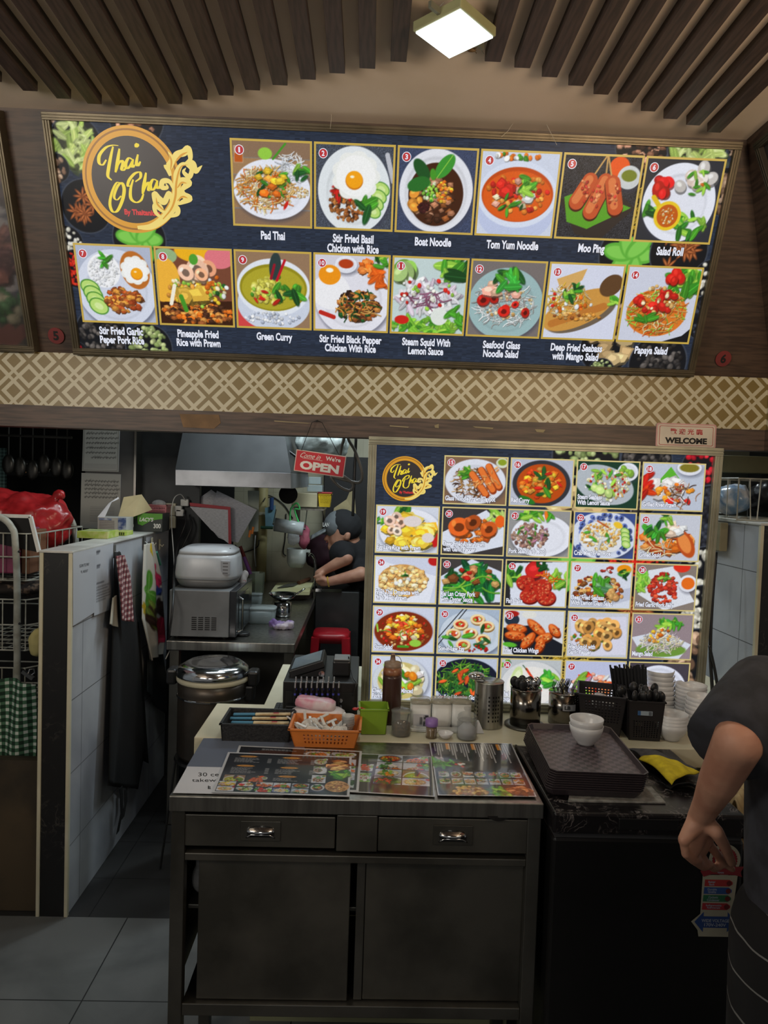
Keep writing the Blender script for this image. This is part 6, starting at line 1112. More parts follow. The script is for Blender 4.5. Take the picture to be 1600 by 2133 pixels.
tag(M().sheet(lambda u, v: (L_(a.x, b.x, u), 2.5+.016*math.sin(13*u+2*v), L_(L_(a.z, b.z, u)-.01*math.sin(PI*u)-(.025*max(0, u-.7)/.3), zb, v)), 40, 20).obj('gingham_apron', GING, solid=.003, smooth=True), 'green and white gingham apron clipped to the trolley above the brown board', 'apron')
c = at(58, 1406, Y=2.48); t = thing('bulldog_clip', 'metal bulldog clip holding the green gingham apron', 'clip', c); M().box(-.022, .022, -.006, .006, -.006, .006).obj('jaw', CHROME, t, rot=(0, .6, 0)); M().tube([(0, 0, 0), (.006, 0, .02), (.02, 0, .022), (.022, 0, .008), (.012, 0, 0)], .002, 6).obj('handle', CHROME, t)
loose(80, 1338, 2.5, (.03, .04, .05), 'sun_hat', 'pale yellow hat half hidden behind the black end of the partition', 'cap', mat('pale yellow cotton', (190, 180, 120), .9), .008)
# dark stall behind
for i, x in enumerate((18, 42, 68, 92, 118, 140)):
    c = at(x, 940+6*(i % 3), Y=3.9); t = thing('hanging_utensil', f'dark utensil hanging in the unlit stall, {ORD[i]} from the left edge', 'utensil', c, group='utensils in the dark stall'); M().tube([(0, 0, .35), (0, 0, -.02)], .004, 6).obj('handle', STEELD, t); M().ball((0, 0, -.07), (.035, .012, .055), 14, 8).obj('blade', mat('dark steel', (90, 88, 84), .3, .8), t, smooth=True)
tag(M().tube([at(-40, 905, Y=3.9), at(150, 912, Y=3.9)], .008, 8).obj('hanging_rail', STEELD), 'dark rail carrying utensils in the unlit stall', 'rail')
p = Pic(60, 30, (8, 8, 8)); p.pile(.5, .25, .45, .14, 34, 'd', [(150, 90, 50), (110, 110, 100), (190, 130, 80), (90, 40, 30)], .012); q = [at(x, y, Y=4.89) for x, y in ((12, 958), (112, 960))]; z2 = at(12, 990, Y=4.89).z
tag(inkgrid('distant_stall', np.clip(p.a, 0, 255), lambda u, v: (q[0].x+u*(q[1].x-q[0].x), 4.89, q[0].z+v*(z2-q[0].z)), lit('distant lights', .5)), 'small blurred lights of a far stall behind the dark utensils', 'lights')
a, b = at(-40, 932, Y=4.2), at(10, 1022, Y=4.2); tag(M().box(a.x, b.x, 4.2, 4.22, b.z, a.z).obj('teal_lattice', gingham('teal lattice', (120, 150, 146), (90, 120, 116), (60, 80, 78), .02, (0, 2))), 'pale teal lattice panel at the very left edge', 'panel')
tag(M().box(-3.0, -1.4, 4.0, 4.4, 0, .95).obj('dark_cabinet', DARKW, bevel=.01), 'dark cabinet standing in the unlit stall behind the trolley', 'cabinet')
# posters on the steel wall
def poster(px, arr, lab):
    Y = 3.497; q = [at(*c, Y=Y) for c in px]; c = sum(q, Vector())/4; Q = [p-c for p in q]
    def f(u, v):
        k = lambda i: (1-u)*(1-v)*Q[0][i]+u*(1-v)*Q[1][i]+u*v*Q[2][i]+(1-u)*v*Q[3][i]
        return k(0), 0*u-.001, k(2)
    t = thing('poster', lab, 'poster', c, group='posters on the steel wall'); inkgrid('print', arr, f, INKD, t); M().prism([x for x in Q][::-1], (0, .0012, 0)).obj('paper', PAPER, t)
def script_page(w_, h_, top):
    p = Pic(w_, h_, (150, 148, 140)); A = h_/w_
    if top: p.rect(.03, .03, .97, A-.03, (120, 118, 110)); p.rect(.05, .05, .95, A-.05, (158, 156, 148)); p.ell(.5, .06, .25, .12, (90, 88, 84)); p.ell(.5, .06, .21, .09, (160, 158, 150)); p.rect(.4, .03, .54, .14, (50, 48, 46))
    for r in range(6 if top else 5):
        y = (.3+.13*r) if top else (.2+.1*r); x = .1 if r < 5 else .25
        while x < .9:
            s = RNG.uniform(.04, .09); p.path([(x, y), (x+s*.3, y+.02), (x+s*.6, y-.015), (x+s, y)], .014, (54, 52, 50)); x += s+.015
            if RNG.random() < .4: p.seg(x, y-.04, x+.005, y+.01, .01, (54, 52, 50))
    for r in range(4 if top else 9): p.seg(.08 if top else .25, A-.2+.035*r if top else .85+.045*r, .92 if top else .85, A-.2+.035*r if top else .85+.045*r, .008, (110, 108, 104))
    return np.clip(p.a, 0, 255)
poster([(174, 880), (250, 880), (247, 983), (171, 981)], script_page(60, 80, True), 'upper framed poster of religious script on the steel wall'); poster([(170, 985), (252, 988), (249, 1102), (167, 1100)], script_page(60, 84, False), 'lower printed sheet of script below the framed poster')
tag(M().tube(spline([at(291, 965, Y=3.575), at(284, 970, Y=3.57), at(281, 979, Y=3.57)]), .004, 6).obj('white_hook', WHITEP), 'small curved white hook on the dark steel panel', 'hook'); 
# ================================================================ kitchen
kt = thing('kitchen_table', 'long stainless kitchen table carrying the microwave, running to the back', 'table', (-.61, 3.64, 0))
for nm, b_ in (('top', (-.22, .322, -.61, 1.24, .76, .80)), ('under_shelf', (-.21, .316, -.5, 1.2, .22, .24))): M().box(*b_).obj(nm, STEEL if nm == 'top' else STEELD, kt, bevel=.003)
for x in (-.21, .275):
    for y in (-.59, 1.18): M().box(x, x+.04, y, y+.04, 0, .76).obj('leg', STEELD, kt, bevel=.002)
M().box(.0, .3, -.4, -.38, .24, .76).obj('front_panel', mat('dark steel', (90, 88, 84), .3, .8), kt)  # dark panel placed to keep the space under the table dark
for i, (x, z) in enumerate(((-.08, .24), (.18, .24))): tag(M().lathe([(.12, 0), (.13, .02), (.13, .26), (.001, .28)], n=28).obj('storage_tub', mat('dark tub', (52, 50, 50), .5), loc=(-.61+x, 3.5, z+.001), smooth=True), ['dark tub under the kitchen table behind the big rice cooker', 'dark tub under the right half of the kitchen table'][i], 'tub')
# big rice cooker on its stand
Yr = 2.78; cx = at(445, 1405, Y=Yr).x; k = Yr/FPX; r = 75*k; zr_ = at(445, 1408, Y=Yr).z; zbot = .42
rc = thing('rice_cooker', 'big round steel rice cooker with a domed lid in front of the kitchen table', 'rice cooker', (cx, Yr, 0)); M().lathe([(r*.9, zbot), (r*.96, zbot+.02), (r*.96, zr_-.05), (r*.97, zr_-.012)], n=48).obj('body', mat('brownish steel body', (92, 84, 76), .38, .7, (74, 68, 62), 8), rc, smooth=True)
M().lathe([(r*.975, zr_-.012), (r*1.0, zr_-.008), (r*1.0, zr_+.006), (r*.97, zr_+.008)], n=48).obj('cream_rim', CREAM, rc, smooth=True); M().lathe([(r*1.0, zr_+.009), (r*1.02, zr_+.018), (r*.95, zr_+.04), (r*.7, zr_+.06), (r*.6, zr_+.056), (r*.3, zr_+.07), (.001, zr_+.073)], n=48).obj('lid', CHROME, rc, smooth=True)
M().lathe([(r*.975, zr_-.07), (r*.99, zr_-.068), (r*.99, zr_-.064), (r*.975, zr_-.062)], n=48).obj('trim_ring', CHROME, rc)
for s in (-1, 1): M().box(s*r*1.12-.02, s*r*1.12+.02, -.035, .035, zr_-.03, zr_+.03).obj('handle', BLACK, rc, bevel=.01)
M().box(r*.95-.02, r*1.16, -.03, .03, zr_-.09, zr_-.028).obj('latch', BLACK, rc, bevel=.008)
sd = thing('cooker_stand', 'thin legged black wire stand under the big rice cooker', 'stand', (cx, Yr, 0)); M().lathe([(r*1.0, .405), (r*1.03, .41), (r*1.0, .418)], n=36).obj('ring', BLACK, sd)
for a_ in (3.6, 5.8, 1.0, 2.2): M().tube([(r*math.cos(a_), r*math.sin(a_), .412), (r*1.35*math.cos(a_), r*1.35*math.sin(a_), .003)], .005, 6).obj('leg', BLACK, sd)
# microwave with the white rice cooker on top
mw_ = at(353, 1228, Y=3.06), at(476, 1330, Y=3.06); x0, x1 = mw_[0].x, mw_[1].x; zt_ = mw_[0].z; mv = thing('microwave', 'silver microwave standing sideways on the kitchen table, door facing right', 'microwave', ((x0+x1)/2, 3.27, .801)); hx = (x1-x0)/2; hz = zt_-.801
M().box(-hx, hx, -.21, .21, .012, hz).obj('case', mat('silver grey paint', (124, 126, 128), .45, .3), mv, bevel=.004); M().box(hx, hx+.03, -.205, .205, .012, hz).obj('door', mat('dark door', (60, 62, 66), .2, .3), mv, bevel=.004); M().box(hx+.03, hx+.032, -.15, .1, .04, hz-.03).obj('window', mat('dark glass', (40, 46, 48), .08), mv); M().tube([(hx+.033, -.17, .03), (hx+.05, -.17, .04), (hx+.05, -.17, hz-.04), (hx+.033, -.17, hz-.03)], .005, 8).obj('handle', CHROME, mv)
for i in range(4):
    for j in range(7): M().box(hx*(-.1+.22*i)-.018, hx*(-.1+.22*i)+.003, -.2112, -.2095, hz*.2+.0085*j, hz*.2+.0085*j+.004).obj('vent_slot', BLACKM, mv)
for sx_ in (-1, 1):
    for sy_ in (-1, 1): M().lathe([(.01, 0), (.012, .013)], n=12).obj('foot', BLACK, mv, loc=(sx_*hx*.8, sy_*.17, 0))
a, b = at(369, 1135, Y=3.2), at(497, 1222, Y=3.2); wr = thing('rice_cooker', 'white rounded rice cooker standing on the microwave', 'rice cooker', ((a.x+b.x)/2, 3.24, .802+hz)); w_ = (b.x-a.x)/2; h_ = a.z-wr.location.z
M().lathe([(w_*.8, 0), (w_*.88, .012), (w_*.97, h_*.22)], n=44, sq=4, sy=1.05).obj('base', mat('grey plastic', (120, 122, 124), .4), wr, smooth=True); M().lathe([(w_*.99, h_*.22), (w_*1.0, h_*.3), (w_*.95, h_*.72), (w_*.9, h_*.82)], n=44, sq=4, sy=1.05).obj('body', mat('white enamel', (186, 188, 192), .3), wr, smooth=True); M().lathe([(w_*.91, h_*.825), (w_*.88, h_*.9), (w_*.7, h_*.985), (.001, h_)], n=44, sq=4, sy=1.05).obj('lid', mat('white enamel', (186, 188, 192), .3), wr, smooth=True)
M().box(w_*.55, w_*.85, -w_*1.0, -w_*.93, h_*.35, h_*.7).obj('control_panel', mat('pale panel', (170, 172, 178), .4), wr, bevel=.003); M().box(w_*.5, w_*.75, -w_*.5, -w_*.35, h_*.9, h_*.97).obj('release_button', mat('grey plastic', (120, 122, 124), .4), wr, bevel=.003)
for j in range(4): M().box(w_*.62, w_*.78, -w_*1.004, -w_*.999, h_*(.38+.08*j), h_*(.41+.08*j)).obj('button_mark', mat('grey print', (110, 108, 110), .6), wr)
a = at(505, 1212, Y=3.35); tag(M().ball((0, 0, 0), (.02, .03, .04)).ball((.01, .01, .035), (.018, .018, .02)).ball((0, 0, -.05), (.012, .016, .03)).obj('rag', mat('white rag', (186, 180, 178), .9, 0, (160, 60, 60), 40, band=(.6, .66)), loc=a, remesh=.006), 'white rag hanging at the front corner of the microwave top', 'rag')
# range hood
hd = thing('range_hood', 'wide steel range hood with a bright lip over the kitchen table', 'hood', (-.6, 3.25, 1.45)); H0_ = Vector((-.6, 3.25, 1.45)); la, lb, lc, ld_ = [at(x, y, Y=3.25)-H0_ for x, y in ((365, 1011), (607, 1018), (606, 985), (365, 978))]
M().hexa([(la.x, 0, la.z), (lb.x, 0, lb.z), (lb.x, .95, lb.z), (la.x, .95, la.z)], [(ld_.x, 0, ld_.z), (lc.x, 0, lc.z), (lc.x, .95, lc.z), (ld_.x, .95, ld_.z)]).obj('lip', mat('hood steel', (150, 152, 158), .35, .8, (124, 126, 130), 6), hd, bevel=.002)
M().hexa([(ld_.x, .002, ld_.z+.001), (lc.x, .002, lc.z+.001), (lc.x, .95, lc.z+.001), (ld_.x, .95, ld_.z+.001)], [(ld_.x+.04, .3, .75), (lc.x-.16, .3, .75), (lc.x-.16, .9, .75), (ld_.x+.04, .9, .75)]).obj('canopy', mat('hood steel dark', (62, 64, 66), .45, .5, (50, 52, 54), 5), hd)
# papers clipped under the hood
def hung(pts, Y, nm, lab, cat, m, th=.002, grp=None):
    q = [at(*c, Y=Y+.003*i) for i, c in enumerate(pts)]; c = sum(q, Vector())/len(q); return tag(M().prism([p-c for p in q][::-1], (0, th, 0)).obj(nm, m, loc=c), lab, cat, grp)
SHEETM = mat('printed sheet', (206, 208, 216), .7, 0, (182, 184, 192), 70, (1, 1, 6))
hung([(397, 1050), (440, 1020), (486, 1052), (480, 1130), (455, 1120)], 3.62, 'paper_sheet', 'pale paper sheet behind the red edged folder, leftmost of the hanging papers', 'paper', SHEETM, grp='hanging papers')
hung([(452, 1022), (535, 1062), (496, 1130), (470, 1126), (440, 1060)], 3.6, 'paper_sheet', 'grey paper sheet fanned out to the right under the hood', 'paper', mat('greyish sheet', (186, 188, 198), .7, 0, (164, 166, 176), 70, (1, 1, 6)), grp='hanging papers')
hung([(516, 1022), (540, 1022), (538, 1107), (518, 1108)], 3.68, 'paper_sheet', 'narrow greenish sheet at the right end of the hanging papers', 'paper', mat('greenish sheet', (160, 170, 160), .7), grp='hanging papers')
fo = thing('folder', 'white sheet in a red edged folder hanging under the hood', 'folder', at(450, 1085, Y=3.56)); F_ = lambda x, y, d=0: at(x, y, Y=3.56+d)-Vector(fo.location)
M().prism([F_(395, 1055), F_(475, 1062), F_(476, 1132), F_(440, 1104)][::-1], (0, .002, 0)).obj('sheet', SHEETM, fo); M().prism([F_(395, 1047, -.002), F_(480, 1056, -.002), F_(482, 1133, -.002), F_(476, 1133, -.002), F_(475, 1062, -.002), F_(396, 1054, -.002)][::-1], (0, .002, 0)).obj('red_edge', mat('red folder', (176, 40, 56), .5), fo)
for i, (x, y) in enumerate(((519, 1119), (525, 1112))): c = at(x, y, Y=3.596); tag(M().tube([c, c+Vector((.006, 0, .035))], .006, 8).obj('peg', mat('orange plastic', (214, 124, 52), .4)), ['left orange clip hanging from the papers', 'right orange clip hanging from the papers'][i], 'clip', 'orange clips')
a = at(400, 1067, Y=3.65); tag(M().ball((0, 0, 0), (.03, .02, .03)).ball((.03, 0, -.01), (.03, .02, .02)).obj('green_net', mat('bright green net', (90, 220, 120), .5), loc=a, remesh=.008), 'bright green net bag hanging beside the sockets', 'bag')
c = at(388, 1112, Y=3.72); quad_box('wicker_basket', 'pale woven basket on the wall above the white rice cooker', 'basket', (c.x, c.y, c.z-.03), (.02, .025), (.028, .03), .085, .002, mat('cream woven plastic', (176, 168, 130), .6), 0, (6, 6, (-.8, .8, .2, .9), .4, .4))
# things on the table
def tb(x, y): p = at(x, y, Z=.8005); return p
c = tb(535, 1236); k = c.y/FPX; t = thing('pitcher', 'translucent pitcher with bright green liquid on the kitchen table', 'pitcher', c); M().cup([(15*k, 0), (16.5*k, 44*k)], .002, n=6, rz=.4).obj('pitcher', mat('cloudy plastic', (196, 206, 190), .3, alpha=.5), t); M().lathe([(14*k, .004), (15*k, 26*k)], n=6, rz=.4).obj('liquid', mat('green liquid', (160, 196, 40), .3), t)
for i, (p, q, col) in enumerate((((521, 1190), (500, 1138), (150, 44, 44)), ((522, 1196), (508, 1160), (140, 84, 160)))): a, b = at(*p, Y=c.y-.03-.03*i), at(*q, Y=c.y-.03-.03*i); tag(M().tube([a, b], .011, 8).obj('ladle', mat(f'handle {col[0]}', col, .4)), ['long dark red ladle leaning by the green pitcher', 'purple ladle leaning by the green pitcher'][i], 'ladle')
for i, (x0_, x1_, y0_, y1_, n_, lab) in enumerate(((511, 571, 1266, 1300, 1, 'clear lidded food container at the front of the kitchen table'), (513, 543, 1238, 1262, 1, 'smaller clear container behind the microwave door'))):
    c = tb((x0_+x1_)/2, y1_); k = c.y/FPX; t = thing('food_container', lab, 'container', c+Vector((0, .05, 0)), group='clear food containers'); w_ = (x1_-x0_)/2*k; M().lathe([(w_*.85, 0), (w_*.95, .01), (w_, (y1_-y0_)*k*.85)], n=36, sq=5, sy=.75).obj('box', mat('clear container', (176, 190, 192), .2, alpha=.55), t, smooth=True); h_ = (y1_-y0_)*k; M().lathe([(w_*1.05, h_*.85), (w_*1.06, h_*.93), (w_*.95, h_), (.001, h_)], n=36, sq=5, sy=.75).obj('lid', mat('clear container lid', (190, 200, 200), .2, alpha=.6), t, smooth=True)
c = tb(586, 1288); k = c.y/FPX; t = thing('burner_pot', 'small steel pot on the table holding up the wok', 'pot', c+Vector((0, .05, 0))); M().lathe([(16*k, 0), (18*k, 6*k), (18*k, 30*k), (15*k, 31*k)], n=32).obj('body', CHROME, t, smooth=True); zz = 32*k
wk = thing('wok', 'shiny steel wok with a loop handle on the kitchen table', 'wok', c+Vector((0, .05, zz))); M().cup([(8*k, 0), (22*k, 8*k), (31*k, 17*k)], .0015, n=36).obj('pan', CHROME, wk, smooth=True); M().tube(spline([(28*k, -.01, 16*k), (42*k, 0, 26*k), (44*k, .02, 27*k), (30*k, .03, 17*k)]), .004, 6).obj('handle', CHROME, wk, smooth=True)
loose(587, 1304, tb(587, 1312).y+.03, (.05, .035, .016), 'purple_cloth', 'crumpled purple and white cloth near the front of the kitchen table', 'cloth', mat('purple cloth', (110, 84, 140), .9, 0, (180, 168, 176), 14, bump=.4), .005, [(-.03, .01, .008, (.03, .025, .02)), (.03, -.005, .01, (.03, .02, .02))], (.03, .022))
c = tb(504, 1323); tag(M().lathe([(.03, 0), (.035, .004), (.035, .012), (.03, .014)], n=30).obj('black_ring', BLACK, loc=c, smooth=True), 'black ring lying by the microwave door on the kitchen table', 'ring')
c = tb(611, 1250); k = c.y/FPX; t = thing('chopping_block', 'dark wooden block under the cream cutting board', 'block', (c.x, c.y+.12, .801)); w_ = 38*k; M().lathe([(w_, 0), (w_, 12*k)], n=36).obj('block', mat('dark block wood', (70, 54, 44), .7, 0, (52, 40, 34), 8), t, smooth=False)
zcb = .802+12*k; q4 = [at(x, y, Z=zcb+.025) for x, y in ((564, 1231), (645, 1231), (652, 1213), (577, 1213))]; cc = sum(q4, Vector())/4; tag(M().prism([Vector((p.x-cc.x, p.y-cc.y, 0)) for p in q4], (0, 0, .024)).obj('cutting_board', mat('cream cutting board', (206, 204, 160), .5, 0, (196, 190, 140), 6), loc=(cc.x, cc.y, zcb), bevel=.003), 'cream cutting board with a cleaver on it', 'cutting board')
cl = thing('cleaver', 'cleaver with a brown handle lying on the cream cutting board', 'knife', at(600, 1222, Z=zcb+.026)); K_ = lambda x, y, z=.002: Vector((*(at(x, y, Z=zcb+.026)-Vector(cl.location)).xy, z)); M().prism([K_(577, 1226), K_(612, 1222), K_(625, 1215), K_(600, 1217)], (0, 0, .003)).obj('blade', mat('dull blade', (110, 112, 112), .35, .8), cl); M().tube([K_(622, 1217, .008), K_(644, 1210, .012)], .013, 8).obj('handle', mat('handle wood', (104, 66, 44), .6), cl)
# pipe, shelf and hanging things on the back wall
a = at(545, 1100, Y=4.82); pp = thing('wall_pipe', 'thick cream pipe running up the kitchen back wall', 'pipe', (a.x, 4.85, 0)); M().lathe([(.034, 0), (.034, 2.38)], n=24).obj('pipe', mat('yellowed pipe', (190, 176, 124), .5), pp, smooth=True); M().lathe([(.037, 1.25), (.037, 1.27)], n=24).obj('collar', CREAM, pp)
def bx3(x0, x1, y0, y1, Y, d, nm, lab, cat, m, grp=None, bv=.004): a, b = at(x0, y0, Y=Y), at(x1, y1, Y=Y); c = Vector(((a.x+b.x)/2, Y, b.z)); return tag(M().box(a.x-c.x, b.x-c.x, 0, d, 0, a.z-b.z).obj(nm, m, loc=c, bevel=bv), lab, cat, grp)
wsf = thing('wall_shelf', 'steel wall shelf carrying the storage box and yellow basket', 'shelf', at(644, 1058, Y=4.25)); a, b = at(604, 1058, Y=4.25)-Vector(wsf.location), at(674, 1064, Y=4.25)-Vector(wsf.location); M().box(a.x, b.x, 0, .3, b.z, a.z).obj('board', STEEL, wsf); M().prism([(b.x-.01, .0, b.z), (b.x-.01, .3, b.z), (b.x-.01, .3, b.z-.09)], (.004, 0, 0)).obj('bracket', STEELD, wsf); M().prism([(a.x+.03, .0, b.z), (a.x+.03, .3, b.z), (a.x+.03, .3, b.z-.09)], (.004, 0, 0)).obj('bracket', STEELD, wsf)
bx3(608, 660, 1026, 1057, 4.28, .2, 'storage_box', 'cream translucent storage box on the wall shelf', 'box', mat('cream box plastic', (180, 170, 140), .4)); bx3(640, 671, 1010, 1025, 4.3, .15, 'lidded_box', 'clear lidded box on top of the storage box', 'box', mat('clear container', (176, 190, 192), .2)); bx3(643, 668, 993, 1009, 4.31, .12, 'lidded_box', 'smaller clear box topmost above the wall shelf', 'box', mat('clear container', (176, 190, 192), .2))
a = at(675, 1057, Y=4.28); quad_box('yellow_basket', 'yellow plastic basket with a red rim on the wall shelf', 'basket', (a.x, 4.36, a.z+.001), (.032, .04), (.04, .05), at(675, 1030, Y=4.28).z-a.z, .002, mat('yellow plastic', (214, 180, 40), .4), 0, (5, 7, (-.8, .8, .25, .85), .45, .45)); tag(M().box(-.042, .042, -.05, .05, 0, .008).obj('basket_lid', mat('red plastic', (190, 52, 52), .4), loc=(a.x, 4.36, at(675, 1029, Y=4.28).z+.002), bevel=.002), 'red flat lid lying on the yellow basket', 'lid')
rl = thing('film_roll', 'roll of clear plastic bags on a rod under the wall shelf', 'roll', at(602, 1097, Y=4.15)); k = 4.15/FPX; M().lathe([(14*k, -30*k), (14*k, 30*k)], n=28).obj('roll', mat('white film', (196, 204, 206), .25, 0, (170, 180, 184), 20), rl, smooth=True, rot=(0, PI/2+.12, 0)); M().tube([(-34*k, 0, 5*k), (34*k, 0, -4*k)], .006, 8).obj('rod', CHROME, rl)
for s_ in (-1, 1): M().tube([(s_*33*k, 0, -s_*4*k), (s_*33*k, .115, .091)], .003, 5).obj('hanger', CHROME, rl)
tag(M().tube(spline([at(x, y, Y=4.14) for x, y in ((604, 1086), (606, 1060), (618, 1048), (624, 1060), (614, 1062), (622, 1088))]), .005, 6).obj('green_string', mat('bright green net', (90, 220, 120), .5)), 'bright green string tying up the roll of plastic bags', 'string')
hung([(552, 1058), (574, 1052), (573, 1096), (553, 1100)], 4.75, 'face_mask', 'pale blue face mask hanging by the kitchen pipe', 'mask', mat('pale blue cloth', (120, 160, 176), .8), .006); a = at(566, 1046, Y=4.74); tag(M().tube([a+Vector((0, 0, .03)), a-Vector((0, 0, .05))], .014, 8).obj('brush_handle', mat('blue brush', (50, 80, 130), .4)), 'blue brush handle hanging above the pale blue face mask', 'brush')
a = at(556, 1099, Y=4.73); tag(M().tube([a-Vector((.04, 0, 0)), a+Vector((.04, 0, 0))], .01, 8).obj('green_bar', mat('dark green plastic', (30, 70, 50), .5)), 'dark green bar below the pale blue face mask', 'bar')
a = at(601, 1030, Y=4.0); t = thing('small_pan', 'small black pan with a red tab hanging under the hood corner', 'pan', a); M().lathe([(.05, 0), (.052, .012), (.001, .016)], n=24).obj('pan', BLACKM, t, rot=(PI/2, 0, 0)); M().box(-.02, .02, -.012, .0, .045, .07).obj('tab', mat('red plastic', (190, 52, 52), .4), t)
a = at(618, 1160, Y=4.3); t = thing('scoop_tub', 'cloudy white tub fixed to the wall above the cutting board', 'tub', a-Vector((0, 0, .06))); M().cup([(.04, 0), (.055, .03), (.058, .11)], .003, n=28, sq=4).obj('tub', mat('cloudy tub', (176, 182, 176), .35, alpha=.85), t, smooth=True); M().box(.05, .08, -.012, .012, .09, .105).obj('lip', mat('cloudy tub', (176, 182, 176), .35, alpha=.85), t)
loose(634, 1118, 4.3, (.035, .03, .08), 'pink_rag', 'pink rag hanging left of the cook', 'rag', mat('pink rag', (150, 70, 90), .9, 0, (180, 100, 116), 20, bump=.4), .01); loose(668, 1150, 4.72, (.12, .05, .12), 'maroon_bag', 'maroon bag hanging on the wall behind the cook', 'bag', mat('maroon cloth', (62, 26, 40), .8, 0, (50, 20, 32), 8), .014)
loose(612, 1120, 4.25, (.04, .02, .05), 'plastic_bag', 'clear plastic bag drooping from the bag roll', 'bag', bagm, .01)
hung([(737, 1003), (742, 1075), (712, 1072), (693, 1074), (696, 1058), (722, 1040)], 4.765, 'hanging_cloth', 'pale beige cloth hanging above the cook\'s cap', 'cloth', mat('beige cloth', (186, 170, 130), .9), .01)
cable([(713, 1113, 4.6), (714, 1150, 4.6), (708, 1190, 4.6)], .004, CAB, 'hanging pale cord on the back wall beside the cook')
for i, pts in enumerate(([(574, 905, 3.4), (590, 930, 3.4), (622, 955, 3.4), (650, 975, 3.4)], [(720, 512, 2.75), (719, 800, 2.75), (718, 900, 2.75), (712, 930, 2.75), (706, 962, 2.75)], [(716, 512, 2.75), (718, 800, 2.75), (722, 900, 2.75), (740, 940, 2.75), (754, 985, 2.75), (748, 1005, 2.75), (720, 1000, 2.75), (690, 992, 2.75)], [(722, 1001, 2.75), (690, 992, 2.75), (705, 1012, 2.75), (728, 1022, 2.75), (735, 1008, 2.75), (712, 990, 2.75), (696, 985, 2.75)], [(742, 905, 2.9), (738, 1000, 2.9), (735, 1075, 2.9)], [(548, 1045, 4.77), (560, 1032, 4.88), (590, 1050, 4.89), (610, 1080, 4.89)], [(596, 1070, 4.89), (594, 1120, 4.89), (590, 1150, 4.89), (596, 1158, 4.89)], [(532, 1115, 4.77), (530, 1150, 4.77), (533, 1180, 4.77)], [(490, 1135, 4.89), (505, 1150, 4.89), (535, 1140, 4.77), (540, 1125, 4.77)])):
    cable(pts, .006 if i < 5 else .004, mat('grey cable', (92, 88, 84), .5) if i in (1, 2, 3) else (CAB if i == 7 else BLACK), ['black cable sloping down beside the hood', 'grey cable dropping behind the OPEN board', 'long grey cable loop right of the OPEN board', 'coiled grey cable bundle below the OPEN board', 'straight black cable hanging by the menu board frame', 'black cable over the face mask on the kitchen wall', 'black cable dangling under the wall shelf', 'white twisted cord on the kitchen pipe', 'black cable behind the long red handle'][i])
a = at(668, 925, Y=3.6); tag(M().ball((0, 0, .02), (.12, .1, .06)).ball((.06, 0, .0), (.08, .08, .07)).ball((-.06, 0, -.01), (.07, .07, .05)).obj('plastic_bag', mat('white crumpled plastic', (190, 200, 198), .25, alpha=.9, bump=.6, scale=40), loc=a, remesh=.012, disp=(.05, .06)), 'big crumpled white plastic bag bundled behind the OPEN board', 'bag')
tag(M().tube([a+Vector((0, 0, .05)), Vector((a.x, a.y, 2.399))], .004, 6).obj('bag_string', BLACK), 'dark string holding the white plastic bag to the kitchen ceiling', 'string')
# tall dark backing on the back wall, added to darken the area behind the cook
a, b = at(676, 950, Y=4.8), at(800, 950, Y=4.8); db = thing('dark_backing', 'tall dark backing added against the back wall behind the cook', 'backing', ((a.x+b.x)/2, 4.8, 0)); w_ = (b.x-a.x)/2; DC = mat('dark backing', (34, 31, 30), .6, 0, (24, 22, 22), 4)
M().box(-w_, w_, 0, .098, 0, a.z).obj('body', DC, db, bevel=.004)
for s_ in (-1, 1): M().box(s_*w_/2-w_*.48, s_*w_/2+w_*.48, -.012, -.001, .05, a.z-.03).obj('door', DC, db, bevel=.003)
# sink and tap
skk = thing('sink', 'dark steel sink in front of the cook with a shiny rim', 'sink', (-.18, 4.34, 0)); a, b = at(656, 1226, Y=4.16), at(712, 1233, Y=4.16); M().box(a.x+.18+.004, .15, -.165, .25, .2, b.z-.002).obj('basin', mat('dark basin', (70, 72, 72), .4, .6), skk, bevel=.004); M().box(a.x+.184, b.x+.18, -.18, -.165, b.z-.003, a.z).obj('rim', CHROME, skk)
for x in (-.09, .11): M().box(x, x+.03, -.15, -.12, 0, .2).obj('leg', STEELD, skk)
tp = thing('tap', 'curved chrome tap above the sink left of the cook', 'tap', at(655, 1190, Y=4.45)); M().tube(spline([(0, 0, -.1), (.005, 0, .03), (-.01, 0, .09), (-.03, -.02, .11), (-.035, -.04, .1)]), .009, 8).obj('spout', CHROME, tp, smooth=True); M().lathe([(.02, -.11), (.018, -.09)], n=16).obj('base', CHROME, tp)
